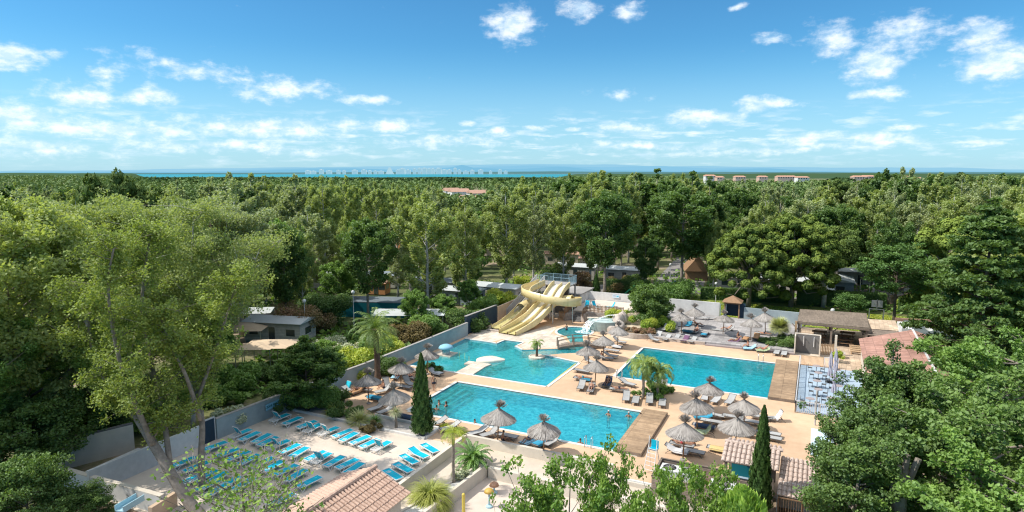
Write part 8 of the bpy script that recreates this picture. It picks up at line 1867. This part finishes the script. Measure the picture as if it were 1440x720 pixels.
while tries < 30000 and len(spots) < 285:
    tries += 1; f_ = 66+174*rr.random()**.85; tx = rr.uniform(-.92, .92); r_ = tx*f_
    if f_ < 98 and tx > -.30 and not (tx > .62 and f_ > 76): continue
    if f_ < 125 and -.30 < tx < -.02 and rr.random() < .45: continue
    x, y = CR(r_, f_)
    if inside((x, y), road) or not ok(x, y, 6.6+f_*.012): continue
    spots.append((x, y)); px = 720+tx*FOC*1.0
    if px < 250: sky_y = 252
    elif px < 520: sky_y = 243
    elif px < 800: sky_y = 251 if f_ > 110 else 262
    elif px < 1000: sky_y = 238
    elif px < 1240: sky_y = 249
    else: sky_y = 240
    if 612 < px < 692 and f_ > 110: sky_y = 274
    p_ = rr.random()
    if px < 520: kd = 'pop' if p_ < .45 else 'sil' if p_ < .78 else 'bro' if p_ < .88 else 'drk'
    elif px < 800: kd = 'pop' if p_ < .62 else 'sil' if p_ < .84 else 'drk' if p_ < .9 else 'bro'
    elif px < 1000: kd = 'drk' if p_ < .28 else 'col' if p_ < .5 else 'pop' if p_ < .85 else 'sil'
    else: kd = 'sil' if p_ < .4 else 'pop' if p_ < .6 else 'bro' if p_ < .75 else 'drk' if p_ < .9 else 'pin'
    h = min(rr.uniform(11.5, 23), hat(x, y, sky_y+rr.uniform(-2, 22)))
    if kd in ('bro', 'pin'): h *= .72
    if f_ > 115 and (780 < px < 1000 or px > 1235) and kd not in ('bro', 'pin'): h = hat(x, y, sky_y+rr.uniform(0, 14))
    if f_ < 175 and kd in ('pop', 'sil') and (255 < px < 612 or 692 < px < 790) and rr.random() < .5: h = hat(x, y, 241+18*rr.random())
    if f_ > 190 and kd != 'bro' and not 612 < px < 692: h = max(h, hat(x, y, sky_y+rr.uniform(0, 9)))
    spawn(kd, x, y, h, WG[kd][0], WG[kd][1], far_=f_ > 130, i=len(spots), wide=rr.uniform(.75, 1.15))
for i, (px, py, kd, h) in enumerate(((455,535,'bro',4.5),(300,525,'bro',6),(295,485,'sil',10),(418,448,'bro',6),(375,430,'pop',10),(625,455,'bro',4.5),(250,520,'pop',11),(310,460,'pop',10))):
    x, y = P(px, py); spawn(kd, x, y, h, ['low leafy tree between wall and mobile homes, %s from the camera' % ORD[min(i, 12)]][0] if False else 'low young tree in the gardens left of the boundary wall', 'low trees in the gardens left of the wall', i=i, wide=1.2)
# few landmarks that break the sky line
for px, pt, D_, kd, lab, wd in ((163,238,95,'pin','round dark pine crown breaking the sky line at the left',.55),(322,236,120,'sil','tall poplar breaking the sea line left of centre, first',1),(352,238,125,'sil','tall poplar breaking the sea line left of centre, second',1),(415,240,130,'sil','poplar just touching the sea line left of the town',1),
        (846,234,150,'pop','tallest poplar on the skyline right of centre',1.1),(900,236,165,'col','dark columnar poplar on the skyline, right of the tallest',1.2),(925,233,170,'col','second dark columnar poplar on the skyline',1.3),(975,237,180,'col','third dark columnar poplar on the skyline, before the far blocks',1.2),(750,243,210,'col','small dark columnar tree at the end of the sea line',1),
        (1245,234,160,'drk','dark top on the skyline left of the paired poplars',.7),(1268,230,150,'sil','left of the paired tall poplars on the right skyline',.8),(1283,232,152,'sil','right of the paired tall poplars on the right skyline',.8),(1322,236,130,'pop','round poplar top on the skyline at the right',1.0),(1000,250,200,'pop','poplar under the far blocks',1)):
    x, y = far(px, D_); spawn(kd, x, y, hat(x, y, pt), lab, far_=True, i=int(px), wide=wd)
# the far wood that reads as one mass (stuff)
rs = np.random.default_rng(31); CC = []; SS = []; TT = []; rn = []
n_t = 3600; f_ = 235+1500*rs.random(n_t)**1.7; tx = rs.uniform(-1.0, 1.0, n_t)
for i in range(n_t):
    F_ = f_[i]; px = 720+tx[i]*FOC; lim = 247.5 if 190 < px < 800 else 243.6 if px <= 190 else 245.5
    if 480 < px < 760 and F_ > 500: lim = 251.0
    if 960 < px < 1330: lim = 252
    if 618 < px < 688 and F_ < 430: lim = 270
    x, y = CR(tx[i]*F_, F_); h = min(16+3*rs.random(), 22-(lim-243+3*rs.random())*F_/FOC); h = max(h, 4)
    m = 70 if F_ < 450 else 34 if F_ < 900 else 18; w_ = (3.2+1.5*rs.random())*(1 if F_ < 600 else 1.5); d = rs.normal(size=(m, 3)); d /= np.linalg.norm(d, axis=1)[:, None]; d[:, 2] = np.abs(d[:, 2])
    c = np.array([x, y, h*.45])+d*np.array([w_, w_, h*.55])*rs.uniform(.7, 1.0, m)[:, None]; CC.append(c); SS.append(np.full(m, .55 if F_ < 450 else .95 if F_ < 900 else 1.6)); TT.append(np.full(m, .25+.45*rs.random())+.25*d[:, 2]-.1+.3*(rs.random(m)-.5))
C = np.concatenate(CC); o = lnk('far_wood', leaf_mesh('far_wood', C, np.concatenate(SS), rs, np.concatenate(TT), .4, 1.2), 'leaf_far'); tag(o, 'distant wood stretching to the sea as one mass', 'wood', kind='stuff')
CC = []; SS = []; TT = []; n_t = 520; f_ = 620+700*rs.random(n_t); 
for i in range(n_t):
    F_ = f_[i]; tx_ = rs.uniform(-.62, .06) if rs.random() < .8 else rs.uniform(.5, .85); x, y = CR(tx_*F_, F_); h = 22-(249.0-243+2.5*rs.random())*F_/FOC; h = max(8, h); m = 60; d = rs.normal(size=(m, 3)); d /= np.linalg.norm(d, axis=1)[:, None]; d[:, 2] = np.abs(d[:, 2]); w_ = 7+4*rs.random()
    c = np.array([x, y, h-4.5])+d*np.array([w_, w_, 4.5])*rs.uniform(.8, 1.0, m)[:, None]; CC.append(c); SS.append(np.full(m, 1.3)); TT.append(.1+.7*d[:, 2]*.6+.3*(rs.random(m)-.5))
C = np.concatenate(CC); o = lnk('far_pinewood', leaf_mesh('far_pinewood', C, np.concatenate(SS), rs, np.concatenate(TT), .6, 1.2), 'leaf_far_pine'); tag(o, 'distant dark umbrella pine wood along the sea', 'pine wood', kind='stuff')
